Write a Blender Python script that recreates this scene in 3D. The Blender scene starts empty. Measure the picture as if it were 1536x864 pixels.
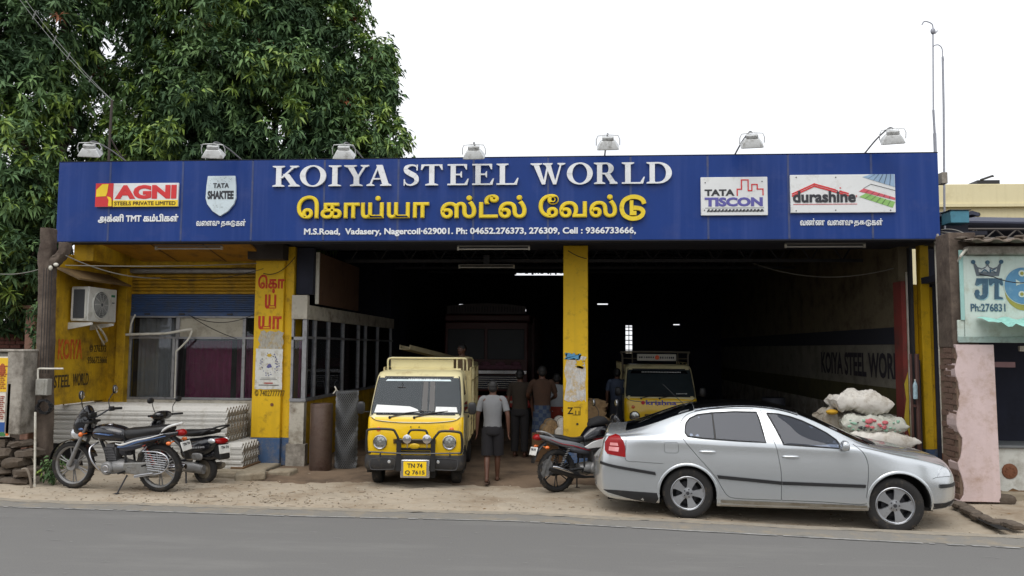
import bpy, bmesh, math, random
import numpy as np
from mathutils import Vector, Matrix, Euler
from mathutils import noise as mnoise
from mathutils.geometry import delaunay_2d_cdt
random.seed(7)
rng = np.random.default_rng(11)
scene = bpy.context.scene
COL = scene.collection
PI = math.pi
R = math.radians

# ------------------------------------------------------------------ camera
FPX = 1195.0; EYE = 2.1
_yaw, _pit, _rol = R(4.2), math.atan(90/1195.0), R(0.38)
_f = Vector((-math.sin(_yaw)*math.cos(_pit), math.cos(_yaw)*math.cos(_pit), math.sin(_pit)))
_r0 = Vector((math.cos(_yaw), math.sin(_yaw), 0)); _u0 = _r0.cross(_f)
_r = _r0*math.cos(_rol) + _u0*math.sin(_rol); _u = _r.cross(_f)
cam_data = bpy.data.cameras.new("camera")
cam = bpy.data.objects.new("camera", cam_data); COL.objects.link(cam)
cam_data.sensor_width = 36.0; cam_data.lens = FPX/1536*36.0
cam_data.clip_start = 0.05; cam_data.clip_end = 3000
cam.matrix_world = Matrix(((_r.x, _u.x, -_f.x, 0), (_r.y, _u.y, -_f.y, 0), (_r.z, _u.z, -_f.z, EYE), (0, 0, 0, 1)))
scene.camera = cam
def at(px, py, Y):
    "the point of the place seen at a pixel of the photograph, on the vertical plane Y"
    d = _f*FPX + _r*(px-768) - _u*(py-432)
    t = Y/d.y
    return Vector((0, 0, EYE)) + d*t
def gz(px, py, z=0.0):
    d = _f*FPX + _r*(px-768) - _u*(py-432)
    t = (z-EYE)/d.z
    return Vector((0, 0, EYE)) + d*t

# ------------------------------------------------------------------ sky and sun (overcast)
SUN_EL, SUN_AZ = 58.0, 196.0     # azimuth from +Y, clockwise: the sun stands behind the camera
world = bpy.data.worlds.new("World"); scene.world = world; world.use_nodes = True
wn = world.node_tree.nodes; wl = world.node_tree.links
bg = wn['Background']
sky = wn.new('ShaderNodeTexSky'); sky.sky_type = 'NISHITA'; sky.sun_disc = False
sky.sun_elevation = R(SUN_EL); sky.sun_rotation = R(SUN_AZ)
sky.air_density = 1.0; sky.dust_density = 4.0
cl = wn.new('ShaderNodeTexNoise'); cl.inputs['Scale'].default_value = 2.2; cl.inputs['Detail'].default_value = 6
tcw = wn.new('ShaderNodeTexCoord'); wl.new(tcw.outputs['Generated'], cl.inputs['Vector'])
rampw = wn.new('ShaderNodeValToRGB')
rampw.color_ramp.elements[0].position = 0.3; rampw.color_ramp.elements[0].color = (9.2, 9.4, 9.9, 1)
rampw.color_ramp.elements[1].position = 0.75; rampw.color_ramp.elements[1].color = (12.6, 12.8, 13.0, 1)
wl.new(cl.outputs['Fac'], rampw.inputs['Fac'])
mixw = wn.new('ShaderNodeMix'); mixw.data_type = 'RGBA'; mixw.inputs[0].default_value = 0.93
wl.new(sky.outputs[0], mixw.inputs[6]); wl.new(rampw.outputs[0], mixw.inputs[7])
wl.new(mixw.outputs[2], bg.inputs[0]); bg.inputs[1].default_value = 0.1
sun_d = bpy.data.lights.new("sun", 'SUN'); sun_d.energy = 1.3; sun_d.angle = R(45); sun_d.color = (1, 0.965, 0.92)
sun = bpy.data.objects.new("sun", sun_d); COL.objects.link(sun)
_sd = Vector((math.sin(R(SUN_AZ))*math.cos(R(SUN_EL)), math.cos(R(SUN_AZ))*math.cos(R(SUN_EL)), math.sin(R(SUN_EL))))
sun.rotation_euler = _sd.to_track_quat('Z', 'Y').to_euler()
sun.location = (0, -5, 30)
scene.view_settings.view_transform = 'Standard'; scene.view_settings.look = 'None'
scene.view_settings.exposure = 0.2; scene.view_settings.gamma = 1.0
scene.cycles.max_bounces = 8; scene.cycles.diffuse_bounces = 4
scene.cycles.caustics_reflective = False; scene.cycles.caustics_refractive = False

# ------------------------------------------------------------------ materials
def S(r, g, b):
    f = lambda c: (c/255/12.92) if c/255 <= 0.04045 else ((c/255+0.055)/1.055)**2.4
    return (f(r), f(g), f(b))
_mats = {}
def pm(name, c, rough=0.6, metal=0.0, var=0.12, scale=6.0, bump=0.0, bscale=None, dirt=None, coat=0.0,
       streak=None, spec=0.5, stretch=None, dstretch=None):
    """procedural surface: colour variation, fine relief, optional dirt (colour, amount, scale), streaks (colour, amount)"""
    if name in _mats: return _mats[name]
    m = bpy.data.materials.new(name); m.use_nodes = True; _mats[name] = m
    nt = m.node_tree; N = nt.nodes; L = nt.links
    b = N['Principled BSDF']
    tc = N.new('ShaderNodeTexCoord'); vec = tc.outputs['Object']
    if stretch:
        mp = N.new('ShaderNodeMapping'); mp.inputs['Scale'].default_value = stretch
        L.new(vec, mp.inputs['Vector']); vec = mp.outputs['Vector']
    n1 = N.new('ShaderNodeTexNoise'); n1.inputs['Scale'].default_value = scale; n1.inputs['Detail'].default_value = 6
    n1.inputs['Roughness'].default_value = 0.65; L.new(vec, n1.inputs['Vector'])
    rp = N.new('ShaderNodeValToRGB'); e = rp.color_ramp.elements
    e[0].position = 0.28; e[1].position = 0.72
    e[0].color = (*[max(0, x*(1-var)) for x in c], 1); e[1].color = (*[min(1, x*(1+var)) for x in c], 1)
    L.new(n1.outputs['Fac'], rp.inputs['Fac']); cur = rp.outputs[0]
    def mixin(cur, col, fac_socket):
        mx = N.new('ShaderNodeMix'); mx.data_type = 'RGBA'
        L.new(fac_socket, mx.inputs[0]); L.new(cur, mx.inputs[6]); mx.inputs[7].default_value = (*col, 1)
        return mx.outputs[2]
    if dirt:
        dc, da, ds = dirt
        n2 = N.new('ShaderNodeTexNoise'); n2.inputs['Scale'].default_value = ds; n2.inputs['Detail'].default_value = 8
        n2.inputs['Roughness'].default_value = 0.72; dv = tc.outputs['Object']
        if dstretch:
            mp4 = N.new('ShaderNodeMapping'); mp4.inputs['Scale'].default_value = dstretch; L.new(dv, mp4.inputs['Vector']); dv = mp4.outputs['Vector']
        L.new(dv, n2.inputs['Vector'])
        r2 = N.new('ShaderNodeMapRange'); r2.inputs['From Min'].default_value = 0.62-da*0.35; r2.inputs['From Max'].default_value = 0.8-da*0.2
        L.new(n2.outputs['Fac'], r2.inputs['Value']); cur = mixin(cur, dc, r2.outputs[0])
    if streak:
        sc_, sa = streak
        mp2 = N.new('ShaderNodeMapping'); mp2.inputs['Scale'].default_value = (9, 9, 0.35)
        L.new(tc.outputs['Object'], mp2.inputs['Vector'])
        n3 = N.new('ShaderNodeTexNoise'); n3.inputs['Scale'].default_value = 1.0; n3.inputs['Detail'].default_value = 5
        L.new(mp2.outputs['Vector'], n3.inputs['Vector'])
        r3 = N.new('ShaderNodeMapRange'); r3.inputs['From Min'].default_value = 0.5; r3.inputs['From Max'].default_value = 0.85
        r3.inputs['To Max'].default_value = sa
        L.new(n3.outputs['Fac'], r3.inputs['Value']); cur = mixin(cur, sc_, r3.outputs[0])
    L.new(cur, b.inputs['Base Color'])
    rr = N.new('ShaderNodeMapRange'); rr.inputs['To Min'].default_value = max(0, rough-0.08*min(1, rough*2)); rr.inputs['To Max'].default_value = min(1, rough+0.1*min(1, rough*2))
    L.new(n1.outputs['Fac'], rr.inputs['Value']); L.new(rr.outputs[0], b.inputs['Roughness'])
    b.inputs['Metallic'].default_value = metal; b.inputs['Specular IOR Level'].default_value = spec
    if coat: b.inputs['Coat Weight'].default_value = coat; b.inputs['Coat Roughness'].default_value = 0.06
    if bump:
        nb = N.new('ShaderNodeTexNoise'); nb.inputs['Scale'].default_value = bscale or scale*6; nb.inputs['Detail'].default_value = 5
        L.new(tc.outputs['Object'], nb.inputs['Vector'])
        bp = N.new('ShaderNodeBump'); bp.inputs['Strength'].default_value = bump; bp.inputs['Distance'].default_value = 0.02
        L.new(nb.outputs['Fac'], bp.inputs['Height']); L.new(bp.outputs[0], b.inputs['Normal'])
    return m
def glass(name, tint=(0.6, 0.65, 0.68), alpha=0.25, rough=0.02, ior=1.6):
    """a pane: mirror-like coat over a partly clear tinted sheet"""
    if name in _mats: return _mats[name]
    m = bpy.data.materials.new(name); m.use_nodes = True; _mats[name] = m
    N = m.node_tree.nodes; L = m.node_tree.links; out = N['Material Output']; N.remove(N['Principled BSDF'])
    tr = N.new('ShaderNodeBsdfTransparent'); tr.inputs[0].default_value = (*tint, 1)
    gl = N.new('ShaderNodeBsdfGlossy'); gl.inputs['Roughness'].default_value = rough; gl.inputs[0].default_value = (0.9, 0.93, 1, 1)
    df = N.new('ShaderNodeBsdfDiffuse'); df.inputs[0].default_value = (*[t*0.12 for t in tint], 1)
    fr = N.new('ShaderNodeFresnel'); fr.inputs[0].default_value = ior
    m1 = N.new('ShaderNodeMixShader'); m1.inputs[0].default_value = alpha
    L.new(tr.outputs[0], m1.inputs[1]); L.new(df.outputs[0], m1.inputs[2])
    m2 = N.new('ShaderNodeMixShader'); L.new(fr.outputs[0], m2.inputs[0])
    L.new(m1.outputs[0], m2.inputs[1]); L.new(gl.outputs[0], m2.inputs[2]); L.new(m2.outputs[0], out.inputs[0])
    return m

BLUE = pm('sign_blue', S(13, 52, 122), 0.42, spec=.3, var=0.12, scale=0.7, bump=0.15, bscale=1.6, streak=(S(72, 88, 146), 0.4), dirt=(S(46, 64, 124), 0.25, 1.6))
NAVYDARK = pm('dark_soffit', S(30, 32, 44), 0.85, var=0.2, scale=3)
WHITEP = pm('white_letter', S(228, 230, 232), 0.45, var=0.06, scale=5, dirt=(S(190, 190, 186), 0.2, 6))
YELP = pm('yellow_letter', S(232, 204, 40), 0.4, var=0.06, scale=5, dirt=(S(200, 172, 30), 0.3, 7))
WALLY = pm('yellow_wall_paint', S(196, 156, 18), 0.75, var=0.12, scale=3, bump=0.12, bscale=25, dirt=(S(110, 82, 26), 0.42, 2.6), streak=(S(120, 92, 24), 0.55))
PILY = pm('yellow_pillar_paint', S(218, 176, 16), 0.65, var=0.08, scale=3, bump=0.1, bscale=30, dirt=(S(140, 105, 25), 0.25, 5), streak=(S(160, 124, 20), 0.35))
PILB = pm('blue_pillar_paint', S(62, 88, 124), 0.75, var=0.15, scale=4, bump=0.12, bscale=30, dirt=(S(128, 120, 108), 0.4, 5))
CANY = pm('yellow_canopy_sheet', S(170, 120, 20), 0.6, var=0.15, scale=2, dirt=(S(80, 60, 30), 0.35, 3))
SHUTY = pm('yellow_shutter', S(176, 136, 22), 0.6, var=0.12, scale=3, dirt=(S(96, 76, 34), 0.4, 4), stretch=(0.5, 1, 6))
SHUTB = pm('blue_shutter', S(52, 76, 116), 0.5, var=0.15, scale=3, dirt=(S(70, 76, 86), 0.45, 5), stretch=(0.4, 1, 6))
ALU = pm('aluminium_frame', S(150, 150, 152), 0.45, 0.5, var=0.12, scale=8, dirt=(S(100, 98, 95), 0.3, 9))
PLASTER = pm('pale_plaster', S(186, 180, 166), 0.9, var=0.12, scale=4, bump=0.2, bscale=22, dirt=(S(110, 98, 82), 0.4, 3.5))
GREYPL = pm('grey_plaster', S(160, 154, 144), 0.92, var=0.2, scale=4, bump=0.3, bscale=18, dirt=(S(84, 76, 66), 0.55, 3))
BROWNPL = pm('brown_weathered_concrete', S(100, 88, 78), 0.95, var=0.3, scale=5, bump=0.5, bscale=14, dirt=(S(58, 46, 40), 0.5, 3))
CONC = pm('concrete', S(150, 140, 122), 0.95, var=0.15, scale=3, bump=0.3, bscale=20, dirt=(S(104, 90, 70), 0.4, 2.2))
STONE = pm('rubble_stone', S(96, 86, 76), 0.95, var=0.3, scale=6, bump=0.5, bscale=15, dirt=(S(70, 58, 46), 0.4, 4))
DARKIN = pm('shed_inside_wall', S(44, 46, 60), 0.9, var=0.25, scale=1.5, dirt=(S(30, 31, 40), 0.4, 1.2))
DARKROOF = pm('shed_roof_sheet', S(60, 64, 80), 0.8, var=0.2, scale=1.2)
STEELD = pm('dark_steel', S(60, 60, 64), 0.6, 0.4, var=0.2)
ASB = pm('cement_sheet', S(192, 190, 184), 0.9, var=0.07, scale=5, bump=0.1, bscale=50, dirt=(S(150, 144, 132), 0.35, 5))
ASBEND = pm('cement_sheet_end', S(150, 140, 126), 0.95, var=0.2, scale=12, dirt=(S(90, 78, 64), 0.45, 9))
BLACKP = pm('black_plastic', S(26, 26, 28), 0.45, var=0.2, scale=10, dirt=(S(60, 56, 50), 0.2, 7))
BLACKG = pm('black_gloss', S(12, 12, 15), 0.18, var=0.2, coat=0.6, dirt=(S(60, 56, 50), 0.05, 5))
SEATM = pm('black_seat_vinyl', S(24, 24, 26), 0.38, var=0.15, scale=14, bump=0.06, bscale=120, dirt=(S(66, 60, 52), 0.15, 7))
RUB = pm('tyre_rubber', S(34, 33, 33), 0.85, var=0.18, scale=12, bump=0.1, dirt=(S(92, 82, 68), 0.22, 8))
CHROME = pm('chrome', S(200, 200, 204), 0.18, 1.0, var=0.05)
ALLOY = pm('alloy', S(176, 178, 182), 0.32, 0.8, var=0.06, scale=10, dirt=(S(110, 104, 96), 0.12, 9))
GREYMET = pm('grey_cast_metal', S(140, 140, 140), 0.5, 0.55, var=0.12, scale=12, dirt=(S(84, 76, 66), 0.3, 9))
REDL = pm('red_lens', S(140, 3, 9), 0.3, var=0.12, scale=20, coat=.1, spec=.3)
ORAL = pm('amber_lens', S(226, 110, 24), 0.15, var=0.1, coat=1.0)
CLEARL = pm('clear_lens', S(206, 210, 214), 0.08, 0.4, var=0.2, scale=25, coat=1.0)
PVC = pm('white_pvc', S(206, 202, 190), 0.5, var=0.08, scale=4, dirt=(S(150, 140, 120), 0.35, 5))
TIMB = pm('timber', S(110, 84, 58), 0.85, var=0.25, scale=8, stretch=(1, 1, 8))
WIREM = pm('black_cable', S(30, 30, 32), 0.7)
WIREG = pm('grey_cable', S(120, 118, 112), 0.7)
REDP = pm('red_paint', S(186, 52, 30), 0.75, var=0.18, scale=14, dirt=(S(190, 140, 30), 0.2, 9))
REDPF = pm('faded_red_paint', S(190, 78, 26), 0.8, var=0.2, scale=12, dirt=(S(190, 146, 26), 0.45, 8))
INKP = pm('black_paint_lettering', S(66, 54, 30), 0.85, var=0.25, scale=16, dirt=(S(150, 116, 24), 0.25, 14))
RUST = pm('rust', S(112, 72, 50), 0.85, var=0.25, scale=9)

# ------------------------------------------------------------------ object helpers
def empty(name, label=None, cat=None, loc=(0, 0, 0), rz=0.0, group=None):
    o = bpy.data.objects.new(name, None); COL.objects.link(o)
    o.location = loc; o.rotation_euler = (0, 0, rz); o.empty_display_size = 0.1
    return tag(o, label, cat, group)
def tag(o, label=None, cat=None, group=None, kind=None):
    if label: o['label'] = label
    if cat: o['category'] = cat
    if group: o['group'] = group
    if kind: o['kind'] = kind
    return o
def copy_tree(o, parent=None):
    c = o.copy(); COL.objects.link(c); c.parent = parent
    for ch in list(o.children): copy_tree(ch, c)
    return c
def V3(p): return Vector(p)
class MB:
    def __init__(s): s.v = []; s.f = []; s.m = []
    def add(s, vs, fs, mi=0, M=None):
        n = len(s.v)
        s.v += [tuple(M @ Vector(v)) if M else tuple(v) for v in vs]
        s.f += [tuple(i+n for i in f) for f in fs]; s.m += [mi]*len(fs); return s
    def box(s, x0, x1, y0, y1, z0, z1, mi=0, M=None):
        vs = [(x0, y0, z0), (x1, y0, z0), (x1, y1, z0), (x0, y1, z0), (x0, y0, z1), (x1, y0, z1), (x1, y1, z1), (x0, y1, z1)]
        return s.add(vs, [(0, 3, 2, 1), (4, 5, 6, 7), (0, 1, 5, 4), (1, 2, 6, 5), (2, 3, 7, 6), (3, 0, 4, 7)], mi, M)
    def tube(s, pts, r, n=8, mi=0, caps=True, M=None, flat=1.0):
        pts = [V3(p) for p in pts]; k = len(pts)
        rs = r if isinstance(r, (list, tuple)) else [r]*k
        vs = []; fs = []; up = None
        for i, p in enumerate(pts):
            t = (pts[min(i+1, k-1)]-pts[max(i-1, 0)])
            if t.length < 1e-9: t = Vector((0, 0, 1))
            t.normalize()
            if up is None:
                up = Vector((0, 0, 1)) if abs(t.z) < 0.9 else Vector((0, 1, 0))
            a = t.cross(up)
            if a.length < 1e-6: a = t.cross(Vector((1, 0, 0)))
            a.normalize(); b = a.cross(t).normalized(); up = b
            for j in range(n):
                th = 2*PI*j/n
                vs.append(p + a*math.cos(th)*rs[i] + b*math.sin(th)*rs[i]*flat)
        for i in range(k-1):
            for j in range(n):
                fs.append((i*n+j, i*n+(j+1) % n, (i+1)*n+(j+1) % n, (i+1)*n+j))
        if caps: fs += [tuple(range(n))[::-1], tuple((k-1)*n+j for j in range(n))]
        return s.add(vs, fs, mi, M)
    def loft(s, rings, mi=0, caps=True, M=None, closed=False):
        n = len(rings[0]); vs = [p for r in rings for p in r]; fs = []; k = len(rings)
        for i in range(k if closed else k-1):
            i2 = (i+1) % k
            for j in range(n):
                fs.append((i*n+j, i*n+(j+1) % n, i2*n+(j+1) % n, i2*n+j))
        if caps and not closed: fs += [tuple(range(n))[::-1], tuple((k-1)*n+j for j in range(n))]
        return s.add(vs, fs, mi, M)
    def lathe(s, prof, c=(0, 0, 0), axis='y', n=32, mi=0, closed=False, M=None):
        "prof: (radius, offset along axis)"
        rings = []
        for (r, h) in prof:
            ring = []
            for j in range(n):
                a = 2*PI*j/n; p, q = r*math.cos(a), r*math.sin(a)
                v = (p, h, q) if axis == 'y' else ((p, q, h) if axis == 'z' else (h, p, q))
                ring.append((v[0]+c[0], v[1]+c[1], v[2]+c[2]))
            rings.append(ring)
        return s.loft(rings, mi, caps=not closed, M=M, closed=closed)
    def prism(s, poly, y0, y1, mi=0, M=None, plane='xz'):
        n = len(poly)
        def mk(p, y): return (p[0], y, p[1]) if plane == 'xz' else ((p[0], p[1], y) if plane == 'xy' else (y, p[0], p[1]))
        vs = [mk(p, y0) for p in poly]+[mk(p, y1) for p in poly]
        fs = [tuple(range(n)), tuple(range(2*n-1, n-1, -1))]+[(i, i+n, (i+1) % n+n, (i+1) % n) for i in range(n)]
        return s.add(vs, fs, mi, M)
    def ell(s, c, r, nu=14, nv=10, mi=0, M=None, p=1.0):
        rings = []
        sg = lambda v, e: math.copysign(abs(v)**e, v)
        for i in range(nv+1):
            ph = -PI/2+PI*i/nv; ph = max(-PI/2+0.02, min(PI/2-0.02, ph))
            cr, zz = sg(math.cos(ph), p), sg(math.sin(ph), p)
            rings.append([(c[0]+r[0]*cr*sg(math.cos(2*PI*j/nu), p), c[1]+r[1]*cr*sg(math.sin(2*PI*j/nu), p), c[2]+r[2]*zz) for j in range(nu)])
        return s.loft(rings, mi, True, M)
    def build(s, name, mat, parent=None, ang=35, bevel=0.0, seg=2, sub=0, label=None, loc=None, rot=None, fixn=True, mirror=None, kind=None):
        me = bpy.data.meshes.new(name); me.from_pydata(s.v, [], s.f)
        for mm in (mat if isinstance(mat, (list, tuple)) else [mat]): me.materials.append(mm)
        me.polygons.foreach_set('material_index', s.m)
        if fixn:
            bm = bmesh.new(); bm.from_mesh(me); bmesh.ops.recalc_face_normals(bm, faces=bm.faces); bm.to_mesh(me); bm.free()
        if ang:
            me.polygons.foreach_set('use_smooth', [True]*len(me.polygons))
            me.set_sharp_from_angle(angle=R(ang))
        me.update()
        o = bpy.data.objects.new(name, me); COL.objects.link(o)
        if parent: o.parent = parent
        if loc: o.location = loc
        if rot: o.rotation_euler = rot
        if bevel:
            b = o.modifiers.new('bevel', 'BEVEL'); b.width = bevel; b.segments = seg; b.limit_method = 'ANGLE'; b.angle_limit = R(40); b.harden_normals = False
        if sub:
            b = o.modifiers.new('sub', 'SUBSURF'); b.levels = sub; b.render_levels = sub
        if label: o['label'] = label
        if kind: o['kind'] = kind
        return o
def catmull(pts, n=8, closed=False):
    pts = [V3(p) for p in pts]; out = []; k = len(pts)
    for i in range(k if closed else k-1):
        if closed: p0, p1, p2, p3 = pts[(i-1) % k], pts[i], pts[(i+1) % k], pts[(i+2) % k]
        else: p0, p1, p2, p3 = pts[max(i-1, 0)], pts[i], pts[i+1], pts[min(i+2, k-1)]
        for j in range(n):
            t = j/n
            out.append(0.5*((2*p1)+(-p0+p2)*t+(2*p0-5*p1+4*p2-p3)*t*t+(-p0+3*p1-3*p2+p3)*t*t*t))
    if not closed: out.append(pts[-1])
    return out
def sag(a, b, d, n=14):
    a, b = V3(a), V3(b)
    return [a.lerp(b, i/n)-Vector((0, 0, 4*d*(i/n)*(1-i/n))) for i in range(n+1)]

_txt = {}
def text_bm(st, bold=0.0, depth=0.02):
    """the lettering as a mesh in the xy plane, size 1"""
    key = (st, bold, depth)
    cu = bpy.data.curves.new('lettering', 'FONT'); cu.body = st; cu.size = 1
    cu.resolution_u = 3; cu.extrude = depth; cu.bevel_depth = bold; cu.bevel_resolution = 0
    o = bpy.data.objects.new('lettering', cu); COL.objects.link(o)
    dg = bpy.context.evaluated_depsgraph_get()
    me = bpy.data.meshes.new_from_object(o.evaluated_get(dg))
    bpy.data.objects.remove(o); bpy.data.curves.remove(cu)
    return me
def text(st, frame, mat, parent=None, bold=0.0, depth=0.004, name='lettering', split=False, th=0.02):
    """lettering fitted to frame = (origin, right vector with its length, up vector with its length); parts named letter if split"""
    me = text_bm(st, bold, th)
    co = np.zeros(len(me.vertices)*3); me.vertices.foreach_get('co', co); co = co.reshape(-1, 3)
    lo, hi = co.min(0), co.max(0)
    o0, rv, uv = [Vector(q) for q in frame]
    nv = rv.cross(uv).normalized()
    q = (co-lo)/(hi-lo)
    pts = np.array(o0)[None]+q[:, :1]*np.array(rv)[None]+q[:, 1:2]*np.array(uv)[None]+q[:, 2:3]*np.array(nv*depth)[None]
    me.vertices.foreach_set('co', pts.ravel()); me.materials.clear(); me.materials.append(mat)
    me.polygons.foreach_set('use_smooth', [False]*len(me.polygons)); me.update()
    if not split:
        o = bpy.data.objects.new(name, me); COL.objects.link(o)
        if parent: o.parent = parent
        return [o]
    # islands -> clusters that overlap along the line -> letters
    bm = bmesh.new(); bm.from_mesh(me); bmesh.ops.remove_doubles(bm, verts=bm.verts, dist=1e-6); bm.verts.ensure_lookup_table()
    seen = set(); isl = []
    for v in bm.verts:
        if v.index in seen: continue
        st_ = [v]; grp = []; seen.add(v.index)
        while st_:
            w = st_.pop(); grp.append(w)
            for e in w.link_edges:
                u = e.other_vert(w)
                if u.index not in seen: seen.add(u.index); st_.append(u)
        xs = [(g.co-o0).dot(rv.normalized()) for g in grp]
        isl.append([min(xs), max(xs), grp])
    isl.sort(key=lambda t: t[0]); cl_ = []
    for a in isl:
        if cl_ and min(cl_[-1][1], a[1])-a[0] > 0.6*min(a[1]-a[0], cl_[-1][1]-cl_[-1][0]):
            cl_[-1][1] = max(cl_[-1][1], a[1]); cl_[-1][2] += a[2]
        else: cl_.append(a)
    out = []
    for a in cl_:
        ids = {v.index: i for i, v in enumerate(a[2])}
        fs = [tuple(ids[v.index] for v in f.verts) for f in bm.faces if f.verts[0].index in ids]
        m2 = bpy.data.meshes.new('letter'); m2.from_pydata([tuple(v.co) for v in a[2]], [], fs); m2.materials.append(mat)
        o = bpy.data.objects.new('letter', m2); COL.objects.link(o); o.parent = parent; out.append(o)
    bm.free(); return out
def wtext(st, px0, px1, py0, py1, Y, mat, parent, **k):
    "lettering standing on a wall that faces the road, between two pixel columns and rows (top, bottom)"
    a = at(px0, py1, Y); b = at(px1, py1, Y); t = at((px0+px1)/2, py0, Y)
    return text(st, (a, Vector((b.x-a.x, 0, 0)), Vector((0, 0, t.z-a.z))), mat, parent, **k)
# ================================================================== GROUND
def interp(x, xs, ys): return float(np.interp(x, xs, ys))
EX = [-60, -9.0, -7.4, -5.6, -3.6, -0.7, 0.6, 2.9, 4.1, 5.1, 9, 60]
EY = [11.2, 10.85, 10.42, 10.38, 10.30, 10.32, 10.15, 9.86, 9.72, 9.62, 9.4, 9.0]
def edge_y(x): return interp(x, EX, EY)
def ground_z(x, y):
    e = edge_y(x); d = y-e
    dip = interp(x, [0, 1.5, 3.9, 5.2, 7], [0, -0.035, -0.095, -0.07, -0.03])
    a = max(0, min(1, (d+0.05)/0.35)); a = a*a*(3-2*a)
    z = -0.02+0.028*a + dip*max(0, min(1, (d-0.0)/0.22))*(1-max(0, min(1, (y-11.6)/1.2)))
    lip = max(0, min(1, (y-12.5)/0.3)); z += 0.045*lip*lip*(3-2*lip)
    return z
def hnoise(x, y):
    return (math.sin(x*2.1+1.3*math.sin(y*1.7))*0.5+math.sin(x*5.3+y*4.1)*0.25+math.sin(x*11.7-y*9.3+2*math.sin(x*3))*0.15)
ASPH = pm('asphalt', S(110, 109, 107), 0.9, var=0.13, scale=60, bump=0.25, bscale=160, dirt=(S(122, 121, 118), 0.3, 1.0), dstretch=(.35, 1.6, 1))
SHOULD = pm('asphalt_worn_edge', S(126, 123, 117), 0.92, var=0.13, scale=45, bump=0.3, bscale=140, dirt=(S(150, 138, 118), 0.4, 2.5))
SAND = pm('sandy_ground', S(172, 160, 142), 0.97, var=0.16, scale=2.2, bump=0.5, bscale=26, dirt=(S(124, 106, 84), 0.45, 1.1))
SHEDF = pm('shed_floor_dust', S(116, 98, 80), 0.95, var=0.2, scale=1.6, bump=0.3, bscale=20, dirt=(S(70, 58, 48), 0.45, 1.4))
g = MB(); g.add([(-900, -900, -0.14), (900, -900, -0.14), (900, 900, -0.14), (-900, 900, -0.14)], [(0, 1, 2, 3)])
tag(g.build('ground', pm('earth', S(120, 108, 88), 0.95, var=0.25, scale=0.3, dirt=(S(70, 84, 50), 0.3, 0.1)), ang=0), kind='structure')
rd = MB(); xs = [-220, -60, -30, -9.0]+[-8+0.25*i for i in range(70)]+[9.6, 30, 60, 220]
ys = [-1.2, 3, 6, 8, 9]
vs = []; fs = []
for i, x in enumerate(xs):
    e = edge_y(x) + 0.03*math.sin(x*7.1)+0.025*math.sin(x*17.3+1)
    for y in ys+[e-0.06]: vs.append((x, y, 0.0))
    vs.append((x, e+0.03, -0.012)); vs.append((x, e+0.05, -0.14))
n_ = len(ys)+3
for i in range(len(xs)-1):
    for j in range(n_-1): fs.append((i*n_+j, (i+1)*n_+j, (i+1)*n_+j+1, i*n_+j+1))
rd.add(vs, fs); tag(rd.build('road', ASPH, ang=0), kind='structure')
# the far kerbless side of the road behind the camera
# worn lighter band along the edge, just above the asphalt
sh = MB(); vs = []; fs = []
xs2 = [-60, -20, -9]+[-8+0.125*i for i in range(136)]+[20, 60]
for x in xs2:
    e = edge_y(x); w = 0.36 if x > -8 else 0.4
    w = w+0.1*interp(x, [-8, 0, 6], [0.3, 1, 2.2])+0.02*math.sin(x*9)+0.015*math.sin(x*23)
    vs += [(x, e-w, 0.004), (x, e-0.07+0.03*math.sin(x*7.1)+0.025*math.sin(x*17.3+1), 0.004)]
for i in range(len(xs2)-1): fs.append((2*i, 2*i+2, 2*i+3, 2*i+1))
sh.add(vs, fs); tag(sh.build('road_shoulder', SHOULD, ang=0), kind='structure')
# faded white edge line, broken by wear
FADED = pm('faded_line_paint', S(158, 157, 153), 0.85, var=0.15, scale=30, dirt=(S(112, 112, 111), 0.6, 9))
ln = MB(); vs = []; fs = []
LX = [-9+0.06*i for i in range(300)]
for i, x in enumerate(LX):
    e = edge_y(x); w = 0.36+0.1*interp(x, [-8, 0, 6], [0.3, 1, 2.2])
    yy = e-w-0.03
    wd = 0.018+0.012*random.random()
    vs += [(x, yy-wd, 0.008), (x, yy+wd, 0.008)]
for i in range(len(LX)-1):
    if random.random() < 0.85: fs.append((2*i, 2*i+2, 2*i+3, 2*i+1))
ln.add(vs, fs); tag(ln.build('road_edge_line', FADED, ang=0), kind='structure')
scf = MB(); rsc = random.Random(12)
for i in range(150):
    x = rsc.uniform(-8, 7); y = rsc.uniform(5.5, 9.5); a = rsc.gauss(0, .25); l_ = rsc.uniform(.02, .22)*(1 if i % 3 else .4); w = rsc.uniform(.003, .010)
    P_ = [(x+math.cos(a)*l_*t-math.sin(a)*w*s_*(1-abs(2*t-1))*rsc.uniform(.4, 1.3), y+math.sin(a)*l_*t+math.cos(a)*w*s_*(1-abs(2*t-1))*rsc.uniform(.4, 1.3), .004) for t, s_ in ((0, 1), (.25, 1), (.5, 1), (.75, 1), (1, 1), (.75, -1), (.5, -1), (.25, -1))]
    scf.add(P_, [tuple(range(8))])
tag(scf.build('road_scuffs', pm('scuff_grey', S(138, 137, 134), .9, var=.15, scale=40), ang=0, fixn=False), kind='structure')
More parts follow.
